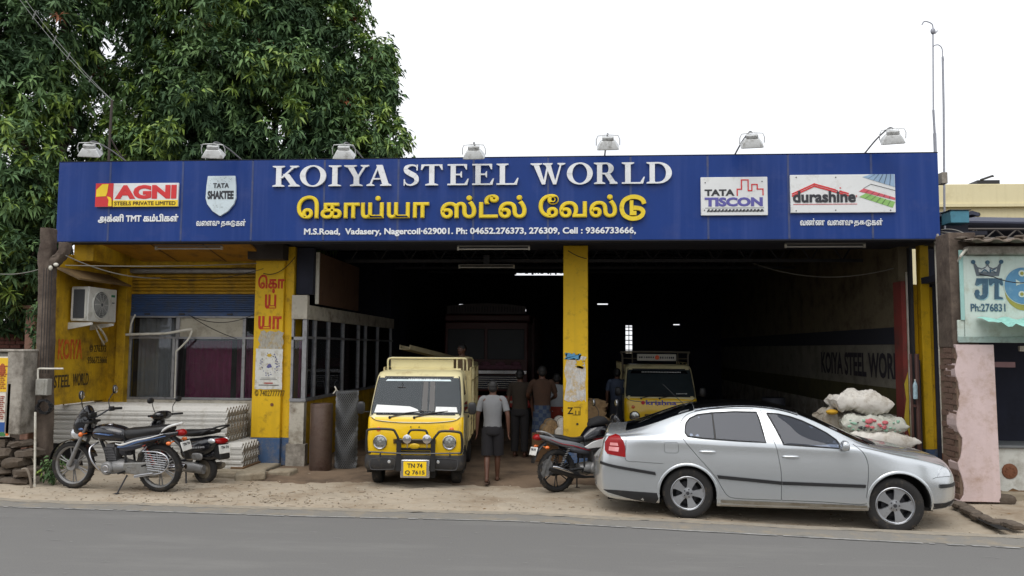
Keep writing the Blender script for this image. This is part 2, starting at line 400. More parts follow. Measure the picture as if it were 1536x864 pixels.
# blown sand lying in a ragged fringe over the edge of the asphalt
FR = MB(); vs = []; fs = []
for i in range(620):
    x = -10+.03*i; e = edge_y(x); n_1 = mnoise.noise(Vector((x*1.3, 0, 0))); n_2 = mnoise.noise(Vector((x*6, 3, 0))); n_3 = mnoise.noise(Vector((x*25, 7, 0)))
    w = .05+.09*max(0, n_1+.2)+.05*n_2+.03*n_3
    vs += [(x, e-.03-max(.0, w), .0065), (x, e+.06, .0065)]
for i in range(619): fs.append((2*i, 2*i+2, 2*i+3, 2*i+1))
FR.add(vs, fs); tag(FR.build('sand_fringe', pm('blown_sand', S(152, 143, 128), .97, var=.15, scale=6, bump=.3, bscale=60, dirt=(S(128, 124, 116), .45, 7)), ang=0), kind='structure')
# verge
vg = MB(); X0, X1, Y0, Y1 = -13, 9.5, 9.2, 12.86; nx, ny = 340, 80; vs = []; fs = []
for i in range(nx+1):
    for j in range(ny+1):
        x = X0+(X1-X0)*i/nx; t = j/ny; e = edge_y(x)-0.12
        y = e+(Y1-e)*t
        vs.append((x, y, ground_z(x, y)+0.012*hnoise(x, y)*min(1, t*6)+0.014*mnoise.noise(Vector((x*5, y*7, 0)))*min(1, t*5)+0.004*random.random()))
for i in range(nx):
    for j in range(ny): fs.append((i*(ny+1)+j, (i+1)*(ny+1)+j, (i+1)*(ny+1)+j+1, i*(ny+1)+j+1))
vg.add(vs, fs); tag(vg.build('sandy_verge', SAND, ang=80, fixn=False), kind='structure')
fl = MB(); fl.box(-4.95, 6.4, 12.75, 30.5, -0.1, 0.047); tag(fl.build('shed_floor', SHEDF, ang=0), kind='structure')
dirt = MB()   # a darker trodden apron of oily dust at the mouth of the shed
vs = []; fs = []; k = 120
for i in range(k+1):
    x = -4.9+10.4*i/k
    y0 = 12.28+0.12*math.sin(x*1.9)+0.07*math.sin(x*5.1+1)+0.04*random.random()
    for y in (y0, y0+0.12, 12.62, 12.95): vs.append((x, y, max(ground_z(x, y)+0.012*hnoise(x, y)+(-0.004 if y == y0 else 0.026), .053 if y > 12.7 else -1)))
for i in range(k):
    for j in range(3): fs.append((i*4+j, (i+1)*4+j, (i+1)*4+j+1, i*4+j+1))
dirt.add(vs, fs); tag(dirt.build('trodden_dirt_apron', SHEDF, ang=80, fixn=False), kind='structure')
# ledge in front of the office, broken slabs
lg = MB()
lg.box(-8.9, -5.0, 12.75, 14.2, -0.1, 0.095)
lg.box(-6.0, -4.98, 12.45, 12.75, -0.1, 0.06)
tag(lg.build('concrete_ledge', CONC, bevel=0.03), kind='structure')
for (cx, cy, w, d, h, rz) in ((-5.02, 12.42, 0.46, 0.3, 0.13, 0.3), (-4.62, 12.75, 0.4, 0.28, 0.12, -0.2)):
    b = MB(); b.box(-w/2, w/2, -d/2, d/2, 0, h)
    o = b.build('concrete_block', CONC, bevel=0.03, loc=(cx, cy, 0.0), rot=(0.04, -0.05, rz))
    tag(o, 'worn concrete block in the dirt by the blue foot of the left pillar' if cx < -4.9 else 'worn concrete block below the pale office corner', 'concrete block')
# litter: dry leaves, pebbles, twigs (nobody could count them)
lt = MB()
for i in range(1300):
    if i % 3: x = random.uniform(-9, 6)
    else: x = random.uniform(-6.5, -2.5)
    y = edge_y(x)+0.1+abs(random.gauss(0, 1.0))*1.1
    if y > 12.7: continue
    z = ground_z(x, y)+0.012*hnoise(x, y)+0.006; s_ = random.uniform(0.006, 0.022); a = random.random()*6.28
    M = Matrix.Translation((x, y, z)) @ Matrix.Rotation(a, 4, 'Z') @ Matrix.Rotation(random.uniform(-.3, .3), 4, 'X')
    if i % 4 == 0: lt.add([(-s_*1.6, 0, 0), (0, s_*.7, .003), (s_*1.6, 0, 0), (0, -s_*.7, .004)], [(0, 1, 2, 3)], random.choice((0, 1)), M)
    elif i % 9 == 0: lt.tube([(-s_*3, 0, .002), (s_*3, 0, .004)], .002, 4, 1, M=M)
    else: lt.ell((0, 0, 0), (s_*.8, s_*.6, s_*.45), 6, 4, random.choice((2, 2, 3)), M)
tag(lt.build('scattered_litter', [pm('dry_leaf', S(122, 92, 50), 0.9), pm('dark_leaf', S(70, 54, 38), 0.9), pm('pebble', S(152, 140, 122), 0.9), pm('pale_chip', S(178, 168, 150), 0.9)], ang=60),
    'dry leaves, twigs and pebbles scattered over the sandy verge', 'litter', kind='stuff')

# ================================================================== SHOP BUILDING
B = empty('steel_shop_building', 'open fronted steel shop with yellow pillars and a deep dark shed behind the blue signboard', 'shop building', (0, 0, 0))
def part(name, mat, f, parent=B, **k):
    m = MB(); f(m); return m.build(name, mat, parent, **k)
def pillar(x0, x1, y0, y1, z0, z1, zb=0.52):
    p = part('pillar', [PILY, PILB], lambda m: (m.box(x0, x1, y0, y1, zb, z1, 0), m.box(x0-.004, x1+.004, y0-.004, y1+.004, z0, zb, 1)), bevel=0.012)
    return p
P1 = pillar(-5.53, -5.01, 13.6, 14.15, 0.08, 3.74)
P1b = part('pillar_return', [PILY, PILB], lambda m: (m.box(-5.006, -4.86, 13.68, 14.15, 0.52, 3.86, 0), m.box(-5.0, -4.856, 13.676, 14.15, 0.05, 0.52, 1)), label='darker yellow set-back edge of the left pillar')
P2 = pillar(-0.12, 0.30, 13.6, 14.0, 0.03, 3.86)
P3 = part('pillar', [PILY, PILB], lambda m: (m.box(5.76, 5.90, 13.55, 13.7, 0.5, 3.84, 0), m.box(5.905, 6.02, 13.62, 13.75, 0.5, 3.15, 0), m.box(5.62, 5.755, 13.68, 13.95, 0.3, 3.2, 0),
     m.box(5.755, 5.905, 13.545, 13.7, 0.03, 0.5, 1), m.box(5.907, 6.03, 13.61, 13.76, 0.03, 0.5, 1)), bevel=0.008)
# beams and soffit under the sign
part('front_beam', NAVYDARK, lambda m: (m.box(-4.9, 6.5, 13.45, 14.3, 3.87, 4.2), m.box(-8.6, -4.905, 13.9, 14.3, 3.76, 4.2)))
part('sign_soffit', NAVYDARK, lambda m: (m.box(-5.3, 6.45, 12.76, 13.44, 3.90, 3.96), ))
part('pillar_head', pm('dark_head_box', S(48, 40, 34), 0.8), lambda m: m.box(-5.56, -4.93, 13.3, 13.58, 3.60, 3.86), bevel=0.01)
# roof sheets: corrugated, rising gently to the back
def roofsheet(m):
    n = 150; vs = []; fs = []
    for i in range(n+1):
        x = -8.6+15.2*i/n
        for (y, z) in ((13.3, 4.28), (22, 4.9), (30.6, 5.3)):
            vs.append((x, y, z+0.03*(i % 2)))
        for (y, z) in ((30.6, 5.36), (22, 4.96), (13.3, 4.34)): vs.append((x, y, z+0.03*(i % 2)))
    for i in range(n):
        for j in range(5): fs.append((i*6+j, (i+1)*6+j, (i+1)*6+j+1, i*6+j+1))
        fs.append((i*6+5, (i+1)*6+5, (i+1)*6, i*6))
    m.add(vs, fs)
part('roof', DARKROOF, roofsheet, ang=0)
for i in range(9):
    y = 14.9+i*1.75; z = 4.28+(y-13.3)*0.0712-0.1
    part('purlin', STEELD, lambda m: m.box(-4.5, 6.2, y, y+0.06, z, z+0.1))
for i in range(3):
    y = 15.6+i*4.6; z = 4.28+(y-13.3)*0.0712-0.16
    def tr(m):
        m.box(-4.5, 6.2, y-.03, y+.03, z-0.5, z-0.44); m.box(-4.5, 6.2, y-.03, y+.03, z-0.03, z+0.03)
        for k in range(18):
            x = -4.4+k*0.6; m.tube([(x, y, z-0.47), (x+0.3, y, z)], 0.016, 4); m.tube([(x+0.3, y, z), (x+0.6, y, z-0.47)], 0.016, 4)
    part('roof_truss', STEELD, tr)
# back wall with daylight gaps
holes = []
Yb = 30.0
for (a, b, c, d) in ((772, 846, 408, 413), (606, 622, 468.5, 471.5), (688, 699, 456, 459), (777, 789, 464, 467), (896, 912, 455, 457), (1010, 1020, 486.2, 487.6), (1152, 1166, 451, 453), (1170, 1190, 452.5, 455), (938.5, 948.5, 487, 531)):
    p, q = at(a, d, Yb), at(b, c, Yb); holes.append((p.x, q.x, p.z, q.z))
def backwall(m):
    xs = sorted(set([-8.7, 6.6]+[h[0] for h in holes]+[h[1] for h in holes])); zs = sorted(set([0, 5.4]+[h[2] for h in holes]+[h[3] for h in holes]))
    for i in range(len(xs)-1):
        for j in range(len(zs)-1):
            cx, cz = (xs[i]+xs[i+1])/2, (zs[j]+zs[j+1])/2
            if any(h[0] < cx < h[1] and h[2] < cz < h[3] for h in holes): continue
            m.box(xs[i], xs[i+1], 30.0, 30.15, zs[j], zs[j+1])
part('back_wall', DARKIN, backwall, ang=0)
h = holes[-1]
wf = part('window', DARKIN, lambda m: (m.box(h[0]-.02, h[1]+.02, 29.93, 29.985, h[3]-.03, h[3]+.03), m.box(h[0]-.02, h[1]+.02, 29.93, 29.985, h[2]-.03, h[2]+.03)), label='narrow barred opening in the far wall')
for k in range(6):
    zz = h[2]+(h[3]-h[2])*(0.12, .3, .45, .62, .78, .9)[k]
    part('bar', STEELD, lambda m: m.box(h[0], h[1], 29.99, 30.02, zz, zz+0.035), parent=wf)
part('bar', STEELD, lambda m: m.box((h[0]+h[1])/2-.015, (h[0]+h[1])/2+.015, 30.03, 30.06, h[2], h[3]), parent=wf)
# ragged tags that break the long slit at the eaves
h = holes[0]
def tagsb(m):
    x = h[0]
    while x < h[1]:
        w = random.uniform(0.02, 0.12); m.box(x, x+w, 30.16, 30.18, h[2]+random.uniform(0.02, 0.09), h[3]+.02); x += w+random.uniform(0.03, 0.16)
part('eaves_sheet', DARKROOF, tagsb, ang=0)
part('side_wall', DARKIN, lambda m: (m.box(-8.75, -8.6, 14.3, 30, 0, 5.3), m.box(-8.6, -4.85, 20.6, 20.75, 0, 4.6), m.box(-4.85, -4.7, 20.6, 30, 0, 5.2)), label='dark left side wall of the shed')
# right side wall with the painted mural
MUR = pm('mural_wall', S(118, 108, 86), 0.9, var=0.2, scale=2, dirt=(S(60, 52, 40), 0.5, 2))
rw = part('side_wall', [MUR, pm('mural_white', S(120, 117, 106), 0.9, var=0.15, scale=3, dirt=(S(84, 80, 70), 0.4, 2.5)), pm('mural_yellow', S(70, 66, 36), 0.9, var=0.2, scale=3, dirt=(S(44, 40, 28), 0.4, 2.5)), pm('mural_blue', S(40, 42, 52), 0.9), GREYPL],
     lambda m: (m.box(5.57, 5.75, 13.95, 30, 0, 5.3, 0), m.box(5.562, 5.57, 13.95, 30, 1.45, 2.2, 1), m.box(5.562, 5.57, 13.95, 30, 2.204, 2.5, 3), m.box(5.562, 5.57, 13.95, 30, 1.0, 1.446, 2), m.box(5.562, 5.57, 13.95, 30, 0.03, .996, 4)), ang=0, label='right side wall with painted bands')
text('KOIYA STEEL WORL', ((5.556, 18.2, 1.60), (0, -4.2, 0), (0, 0, 0.46)), pm('mural_ink', S(40, 36, 44), 0.9), rw, bold=0.03)
part('gate_post', [pm('red_gate_panel', S(132, 56, 50), 0.8, var=0.25, dirt=(S(84, 54, 48), 0.5, 3)), PVC, pm('gate_yellow', S(206, 180, 60), 0.7)],
     lambda m: (m.box(5.475, 5.545, 13.62, 13.95, 0.05, 3.25, 0), m.box(5.55, 5.565, 13.58, 13.62, 0.05, 3.4, 1), m.add([(5.477, 13.612, 1.55), (5.54, 13.612, 1.75), (5.54, 13.612, .7), (5.46, 13.612, 1.0), (5.50, 13.612, 1.3)], [(0, 1, 2, 3, 4)], 2)), ang=0, label='red painted panel with a yellow flash at the shed mouth')
part('sliding_gate_rail', STEELD, lambda m: (m.box(5.58, 5.62, 13.5, 13.62, 0.05, 3.8), m.box(5.64, 5.72, 13.56, 13.64, 0.05, 1.95)), label=None)
# ---------------- office front: shutter, windows
part('wall_pier', [WALLY], lambda m: (m.box(-8.2, -8.03, 13.88, 14.2, 0.08, 3.5), m.box(-8.42, -8.2, 13.95, 14.2, 0.08, 3.8)), bevel=0.01)
# return wall, facing the open side
part('return_wall', [WALLY, PILB], lambda m: (m.box(-8.55, -8.38, 12.35, 14.2, 1.12, 3.62, 0), m.box(-8.55, -8.381, 13.86, 14.2, 0, 1.119, 0)), bevel=0.008, label='yellow return wall under the cooling unit')
RW = empty_part = None
M_ = -8.374
text('KOIYA', ((M_, 12.52, 1.86), (0, 0.66, 0), (0, 0, 0.34)), REDPF, B, bold=0.035)
text('STEEL', ((M_, 12.46, 1.40), (0, 0.42, 0), (0, 0, 0.21)), INKP, B, bold=0.012)
text('WORLD', ((M_, 12.95, 1.41), (0, 0.44, 0), (0, 0, 0.21)), INKP, B, bold=0.012)
text('\u00a9 276373', ((M_, 13.38, 1.98), (0, 0.5, 0), (0, 0, 0.13)), INKP, B, bold=0.004)
text('9366733666', ((M_, 13.34, 1.78), (0, 0.58, 0), (0, 0, 0.12)), INKP, B, bold=0.004)
cn = part('canopy', CANY, lambda m: None if m.add([(-8.0, 12.78, 3.84), (-5.35, 12.78, 3.84), (-5.45, 13.86, 3.62), (-7.75, 13.86, 3.62), (-8.0, 12.78, 3.87), (-5.35, 12.78, 3.87), (-5.45, 13.86, 3.65), (-7.75, 13.86, 3.65)],
     [(0, 1, 2, 3), (7, 6, 5, 4), (0, 4, 5, 1), (2, 6, 7, 3), (0, 3, 7, 4), (1, 5, 6, 2)]) else None, ang=0)
for xx in (-7.1, -6.2):
    part('joint_strip', pm('canopy_joint', S(90, 62, 24), 0.7), lambda m: m.add([(xx, 12.79, 3.834), (xx+.03, 12.79, 3.834), (xx+.05, 13.84, 3.614), (xx+.02, 13.84, 3.614)], [(0, 1, 2, 3)]), parent=cn, ang=0)
part('side_fascia', WALLY, lambda m: (m.box(-8.36, -8.02, 12.8, 13.94, 3.52, 3.82), m.box(-8.36, -5.4, 13.98, 14.2, 3.52, 3.8)))
shu = part('shutter', SHUTY, lambda m: m.box(-8.03, -5.53, 14.08, 14.1, 2.7, 3.5), ang=0, label='roller shutter, half rolled up')
part('roller_box', ALU, lambda m: m.tube([(-8.02, 13.98, 3.46), (-5.56, 13.98, 3.46)], 0.045, 12), parent=shu)
for k in range(6):
    z = 3.41-k*0.062
    part('slat', SHUTY, lambda m: m.tube([(-8.025, 14.06, z-0.03), (-5.54, 14.06, z-0.03)], 0.031, 8, flat=1.0), parent=shu, ang=50)
for k in range(9):
    z = 3.04-k*0.039
    part('slat', SHUTB, lambda m: m.tube([(-8.025, 14.055, z-0.02), (-5.54, 14.055, z-0.02)], 0.0205, 8), parent=shu, ang=50)
part('bottom_rail', SHUTB, lambda m: m.box(-8.025, -5.54, 14.02, 14.07, 2.64, 2.70), parent=shu, bevel=0.005)
for xx in (-7.75, -7.1, -6.2, -5.7): part('lock_hasp', STEELD, lambda m: m.box(xx, xx+.1, 14.0, 14.02, 2.66, 2.69), parent=shu)
# windows
W = part('window', ALU, lambda m: (m.box(-8.03, -5.53, 14.02, 14.09, 2.225, 2.265), m.box(-8.03, -5.53, 14.02, 14.09, 1.13, 1.17), m.box(-8.03, -5.53, 14.02, 14.09, 2.61, 2.64)), label='aluminium framed office window', bevel=0.004)
for (a, b, c, d) in ((-8.03, -7.99, 1.17, 2.61), (-7.215, -7.165, 1.17, 2.225), (-7.155, -7.11, 1.17, 2.225), (-7.16, -7.09, 2.265, 2.61), (-5.91, -5.85, 1.17, 2.61), (-5.57, -5.53, 1.17, 2.61)):
    part('mullion', ALU, lambda m: m.box(a, b, 14.025, 14.085, c, d), parent=W, bevel=0.004)
GL = glass('office_glass', (0.85, 0.86, 0.88), 0.08, .02, 1.4)
for (a, b, c, d) in ((-7.99, -7.215, 1.17, 2.225), (-7.11, -5.91, 1.17, 2.225), (-5.85, -5.57, 1.17, 2.225), (-7.99, -7.16, 2.265, 2.61), (-5.85, -5.57, 2.265, 2.61)):
    part('pane', GL, lambda m: m.box(a, b, 14.05, 14.056, c, d), parent=W, ang=0)
part('pane', pm('painted_pane', S(170, 164, 148), 0.6, var=0.1, scale=3, dirt=(S(120, 112, 96), 0.35, 4)), lambda m: m.box(-7.09, -5.91, 14.05, 14.06, 2.265, 2.61), parent=W, ang=0, label='cream painted top pane')
def curtain(x0, x1, y, z0, z1, mat, par=B, alongy=False, amp=0.03, pitch=0.11):
    m = MB(); n = int(abs(x1-x0)/pitch*6); vs = []; fs = []
    for i in range(n+1):
        t = x0+(x1-x0)*i/n; o_ = amp*math.sin(i/6*2*PI)+0.3*amp*math.sin(i*0.37)
        for z in (z0, z1): vs.append((y+o_, t, z) if alongy else (t, y+o_, z))
    for i in range(n): fs.append((2*i, 2*i+2, 2*i+3, 2*i+1))
    m.add(vs, fs); return m.build('curtain', mat, par, ang=80)
CURT = pm('maroon_curtain', S(150, 44, 96), 0.9, var=0.2, scale=4)
BLIND = pm('grey_blind', S(176, 178, 174), 0.9, var=0.12, scale=3)
curtain(-7.97, -7.2, 14.25, 1.1, 2.6, BLIND, amp=0.02, pitch=0.09); curtain(-7.08, -6.2, 14.3, 1.1, 2.2, CURT); curtain(-6.2, -5.3, 14.5, 1.1, 2.3, CURT)
part('sill_wall', PLASTER, lambda m: m.box(-8.2, -5.5, 14.03, 14.2, 0.08, 1.13))
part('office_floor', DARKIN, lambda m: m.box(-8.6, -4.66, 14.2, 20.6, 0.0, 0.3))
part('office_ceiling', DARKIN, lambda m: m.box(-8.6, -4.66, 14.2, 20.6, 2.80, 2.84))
# ---------------- office partition inside the shed
X_ = -4.62
part('partition_base', [PLASTER, WALLY, GREYPL], lambda m: (m.box(-4.86, -4.60, 13.62, 13.76, 0.42, 1.15, 0), m.box(-4.90, -4.56, 13.6, 13.76, 0.03, 0.42, 2), m.box(-4.66, -4.60, 13.76, 20.5, 0.05, 1.15, 1)), bevel=0.006)
part('partition_sill', ALU, lambda m: (m.box(-4.86, -4.57, 13.6, 13.7, 1.15, 1.2), m.box(-4.68, -4.57, 13.7, 20.5, 1.15, 1.2)))
part('partition_fascia', [PLASTER], lambda m: (m.box(-4.86, -4.58, 13.6, 13.72, 2.58, 3.0), m.box(-4.70, -4.58, 13.72, 20.5, 2.58, 2.83)), bevel=0.006)
pw = part('window', ALU, lambda m: (m.box(-4.86, -4.6, 13.63, 13.69, 2.22, 2.27), m.box(-4.66, -4.6, 13.69, 20.5, 2.24, 2.28)), label='long glazed office partition running back into the shed')
for y in (13.64, 14.15, 14.98, 15.95, 17.15, 17.75, 18.9, 20.3):
    w = 0.09 if y < 14 else 0.055
    part('mullion', ALU, lambda m: m.box(-4.67, -4.592, y, y+w, 1.2, 2.58), parent=pw, bevel=0.004)
part('mullion', ALU, lambda m: m.box(-4.86, -4.82, 13.63, 13.70, 1.2, 2.58), parent=pw)
part('pane', GL, lambda m: (m.box(-4.635, -4.63, 13.7, 20.5, 1.2, 2.24)), parent=pw, ang=0)
part('pane', GL, lambda m: (m.box(-4.635, -4.63, 13.7, 20.5, 2.28, 2.58)), parent=pw, ang=0)
part('pane', GL, lambda m: (m.box(-4.82, -4.67, 13.66, 13.665, 1.2, 2.22)), parent=pw, ang=0)
curtain(13.8, 16.9, -4.78, 1.2, 2.2, CURT, alongy=True)
part('upper_panel', pm('brown_board', S(92, 66, 48), 0.8, var=0.12, scale=3, dirt=(S(60, 44, 36), 0.35, 3)), lambda m: m.box(-4.52, -4.48, 13.9, 16.6, 2.86, 3.78), label='brown board above the office partition')
part('panel_trim', PVC, lambda m: m.box(-4.53, -4.47, 13.86, 13.895, 2.86, 3.78))
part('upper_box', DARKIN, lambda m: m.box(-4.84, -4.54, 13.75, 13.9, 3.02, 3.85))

# ---------------- painted letters and posters on the pillars
for st, y0, y1, x0, x1 in (('\u0bc6\u0b95\u0bbe', 412, 433, 387, 427), ('\u0baf\u0bcd', 433, 463, 397, 414), ('\u0baf\u0bbe', 474, 494, 387, 422)):
    wtext(st, x0, x1, y0, y1, 13.597, REDP, P1, bold=0.035)
wtext('\u00a9 7402777777', 382, 427, 585, 594, 13.597, INKP, P1, bold=0.004)
PAPER = pm('weathered_paper', S(206, 206, 200), 0.85, var=0.12, scale=9, dirt=(S(150, 134, 100), 0.3, 14))
TORN = pm('torn_paper', S(168, 164, 152), 0.9, var=0.3, scale=14, bump=0.3, bscale=40, dirt=(S(180, 144, 40), 0.35, 18), stretch=(3, 1, 1))
def ragged(x0, x1, z0, z1, y, mat, par, amp=0.02, name='poster', label=None, ins=()):
    m = MB(); P = []
    n = 9
    for i in range(n): P.append((x0+(x1-x0)*i/n, z0+random.uniform(0, amp)))
    for i in range(n): P.append((x1-random.uniform(0, amp), z0+(z1-z0)*i/n))
    for i in range(n): P.append((x1-(x1-x0)*i/n, z1-random.uniform(0, amp)))
    for i in range(n): P.append((x0+random.uniform(0, amp), z1-(z1-z0)*i/n))
    m.prism(P, y-.003, y); return m.build(name, mat, par, ang=0, label=label)
def pz(px, py, Y): p = at(px, py, Y); return p.x, p.z
a, b = pz(386, 541, 13.6), pz(427, 495, 13.6)
ragged(a[0], b[0], a[1], b[1], 13.598, TORN, P1, 0.05, label='torn remains of an older grey poster')
a, b = pz(382, 584, 13.6), pz(425, 523, 13.6)
ps = ragged(a[0], b[0], a[1], b[1], 13.593, PAPER, P1, 0.012, label='white poster with a ring of violet flowers')
fl_ = MB()
for i in range(70):
    th = random.random()*6.28; rr = random.gauss(1, .14); c_ = pz(404, 548, 13.59)
    x = c_[0]+0.155*rr*math.cos(th); z = c_[1]+0.17*rr*math.sin(th); s_ = random.uniform(.005, .016)
    fl_.add([(x-s_, 13.5885, z), (x, 13.5885, z-s_), (x+s_, 13.5885, z), (x, 13.5885, z+s_)], [(0, 1, 2, 3)], random.choice((0, 0, 1)))
c_ = pz(404, 548, 13.59); fl_.prism([(c_[0]-.05, c_[1]-.03), (c_[0]-.02, c_[1]-.05), (c_[0]+.05, c_[1]-.03), (c_[0]+.02, c_[1]+.03), (c_[0]-.02, c_[1]+.02)], 13.587, 13.5885, 0)
c_ = pz(404, 533, 13.59); fl_.ell((c_[0], 13.589, c_[1]), (.045, .002, .03), 10, 4, 2)
c_ = pz(388, 578, 13.59); fl_.box(c_[0], c_[0]+.36, 13.587, 13.589, c_[1], c_[1]+.012, 3); fl_.box(c_[0]+.1, c_[0]+.25, 13.587, 13.589, c_[1]+.03, c_[1]+.05, 4)
fl_.box(c_[0]+.02, c_[0]+.33, 13.587, 13.589, c_[1]+.10, c_[1]+.106, 3); fl_.box(c_[0]+.04, c_[0]+.3, 13.587, 13.589, c_[1]+.125, c_[1]+.131, 3)
fl_.build('printed_flowers', [pm('violet_print', S(92, 92, 140), .9), pm('grey_print', S(90, 90, 96), .9), pm('gold_print', S(190, 160, 60), .9), pm('ink', S(50, 48, 50), .9), pm('red_ink', S(160, 50, 40), .9)], ps, ang=0, kind='stuff')
a, b = pz(846, 603, 13.6), pz(880, 533, 13.6)
ragged(a[0], b[0], a[1], b[1], 13.598, pm('shredded_paper', S(196, 194, 190), .9, var=.25, scale=16, bump=.4, bscale=40, dirt=(S(190, 150, 30), .42, 9), stretch=(2.5, 1, 1)), P2, 0.05, label='shredded white poster on the middle pillar')
a, b = pz(847, 540, 13.6), pz(872, 529, 13.6)
ragged(a[0], b[0], a[1], b[1], 13.593, pm('blue_scrap', S(90, 150, 190), .9, var=.2, scale=15), P2, 0.05, label='blue scrap of a poster')
a, b = pz(862, 553, 13.6), pz(877, 538, 13.6)
ragged(a[0], b[0], a[1], b[1], 13.59, PILY, P2, 0.05, name='bare_patch')
wtext('Z', 851, 860, 611, 621, 13.598, pm('black_stencil', S(40, 34, 22), .8), P2, bold=0.02)
wtext('11', 863, 869, 616, 622, 13.598, pm('black_stencil', S(40, 34, 22), .8), P2, bold=0.01)
c_ = pz(861, 611, 13.6); b_ = MB(); b_.box(c_[0], c_[0]+.10, 13.594, 13.598, c_[1], c_[1]+.008); b_.box(c_[0]+.10, c_[0]+.108, 13.594, 13.598, c_[1]-.13, c_[1]+.008); b_.box(c_[0]-.02, c_[0]+.10, 13.594, 13.598, c_[1]-.13, c_[1]-.122)
b_.build('stencil_mark', pm('black_stencil', S(40, 34, 22), .8), P2, ang=0)
c_ = pz(866, 636, 13.6); b_ = MB(); b_.lathe([(.02, 0), (.02, -.004)], (c_[0], 13.598, c_[1]), n=10); b_.build('bolt_hole', BLACKP, P2)
c_ = pz(408, 607, 13.6); b_ = MB(); b_.lathe([(.03, 0), (.03, -.004)], (c_[0], 13.598, c_[1]), n=10); b_.build('rust_hole', RUST, P1)
# ================================================================== SIGNBOARD
YS = 12.5; SX0, SX1, SZ0, SZ1 = -8.50, 5.635, 3.805, 5.135
SB = empty('signboard', 'long blue fascia signboard with raised white and yellow letters across the whole shop front', 'signboard', (0, 0, 0))
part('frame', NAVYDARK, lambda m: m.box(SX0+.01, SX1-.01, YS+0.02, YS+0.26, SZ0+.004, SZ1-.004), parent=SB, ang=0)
seams = [SX0, -7.6, -6.358, -5.178, -3.98, -2.765, -1.546, -.355, .945, 2.144, 3.376, 4.631, SX1]
SEAM = pm('seam_trim', S(50, 66, 112), 0.5, var=0.3, scale=4, dirt=(S(84, 80, 96), 0.3, 5))
for i in range(12):
    part('panel', BLUE, lambda m: m.box(seams[i]+.006, seams[i+1]-.006, YS, YS+.018, SZ0, SZ1), parent=SB, bevel=0.004)
    if i: part('seam_strip', SEAM, lambda m: m.box(seams[i]-.016, seams[i]+.016, YS-.003, YS+.004, SZ0+.01, SZ1-.01), parent=SB, ang=0)
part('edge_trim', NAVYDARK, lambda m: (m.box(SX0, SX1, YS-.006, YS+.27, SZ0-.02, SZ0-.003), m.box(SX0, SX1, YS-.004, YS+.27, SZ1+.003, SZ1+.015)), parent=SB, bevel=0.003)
# ---- big serif letters, in units of their height
def stem(x, w=.25): return [(x, 0), (x+w, 0), (x+w, 1), (x, 1)]
def serb(x0, x1, xa, xb): return [(x0, 0), (x1, 0), (x1, .045), (xb, .10), (xa, .10), (x0, .045)]
def sert(x0, x1, xa, xb): return [(x0, 1), (x1, 1), (x1, .955), (xb, .90), (xa, .90), (x0, .955)]
def slant(xb, xt, w, z0=0, z1=1): return [(xb, z0), (xb+w, z0), (xt+w, z1), (xt, z1)]
def ringp(cx, cz, ro, ri, a0=0, a1=360, n=28, ox=0):
    o = []; k = n
    for i in range(k+1):
        a = R(a0+(a1-a0)*i/k); o.append(((cx+ro[0]*math.cos(a), cz+ro[1]*math.sin(a)), (cx+ox+ri[0]*math.cos(a), cz+ri[1]*math.sin(a))))
    return [[o[i][0], o[i+1][0], o[i+1][1], o[i][1]] for i in range(k)]
def sweep(pts, ws, n=6):
    c = catmull([(p[0], 0, p[1]) for p in pts], n); wv = catmull([(w, 0, 0) for w in ws], n); L_ = []; Rr = []
    for i, p in enumerate(c):
        t = (c[min(i+1, len(c)-1)]-c[max(i-1, 0)]).normalized(); nn = Vector((-t.z, 0, t.x))*wv[i].x/2
        L_.append((p.x+nn.x, p.z+nn.z)); Rr.append((p.x-nn.x, p.z-nn.z))
    return [[L_[i], L_[i+1], Rr[i+1], Rr[i]] for i in range(len(c)-1)]
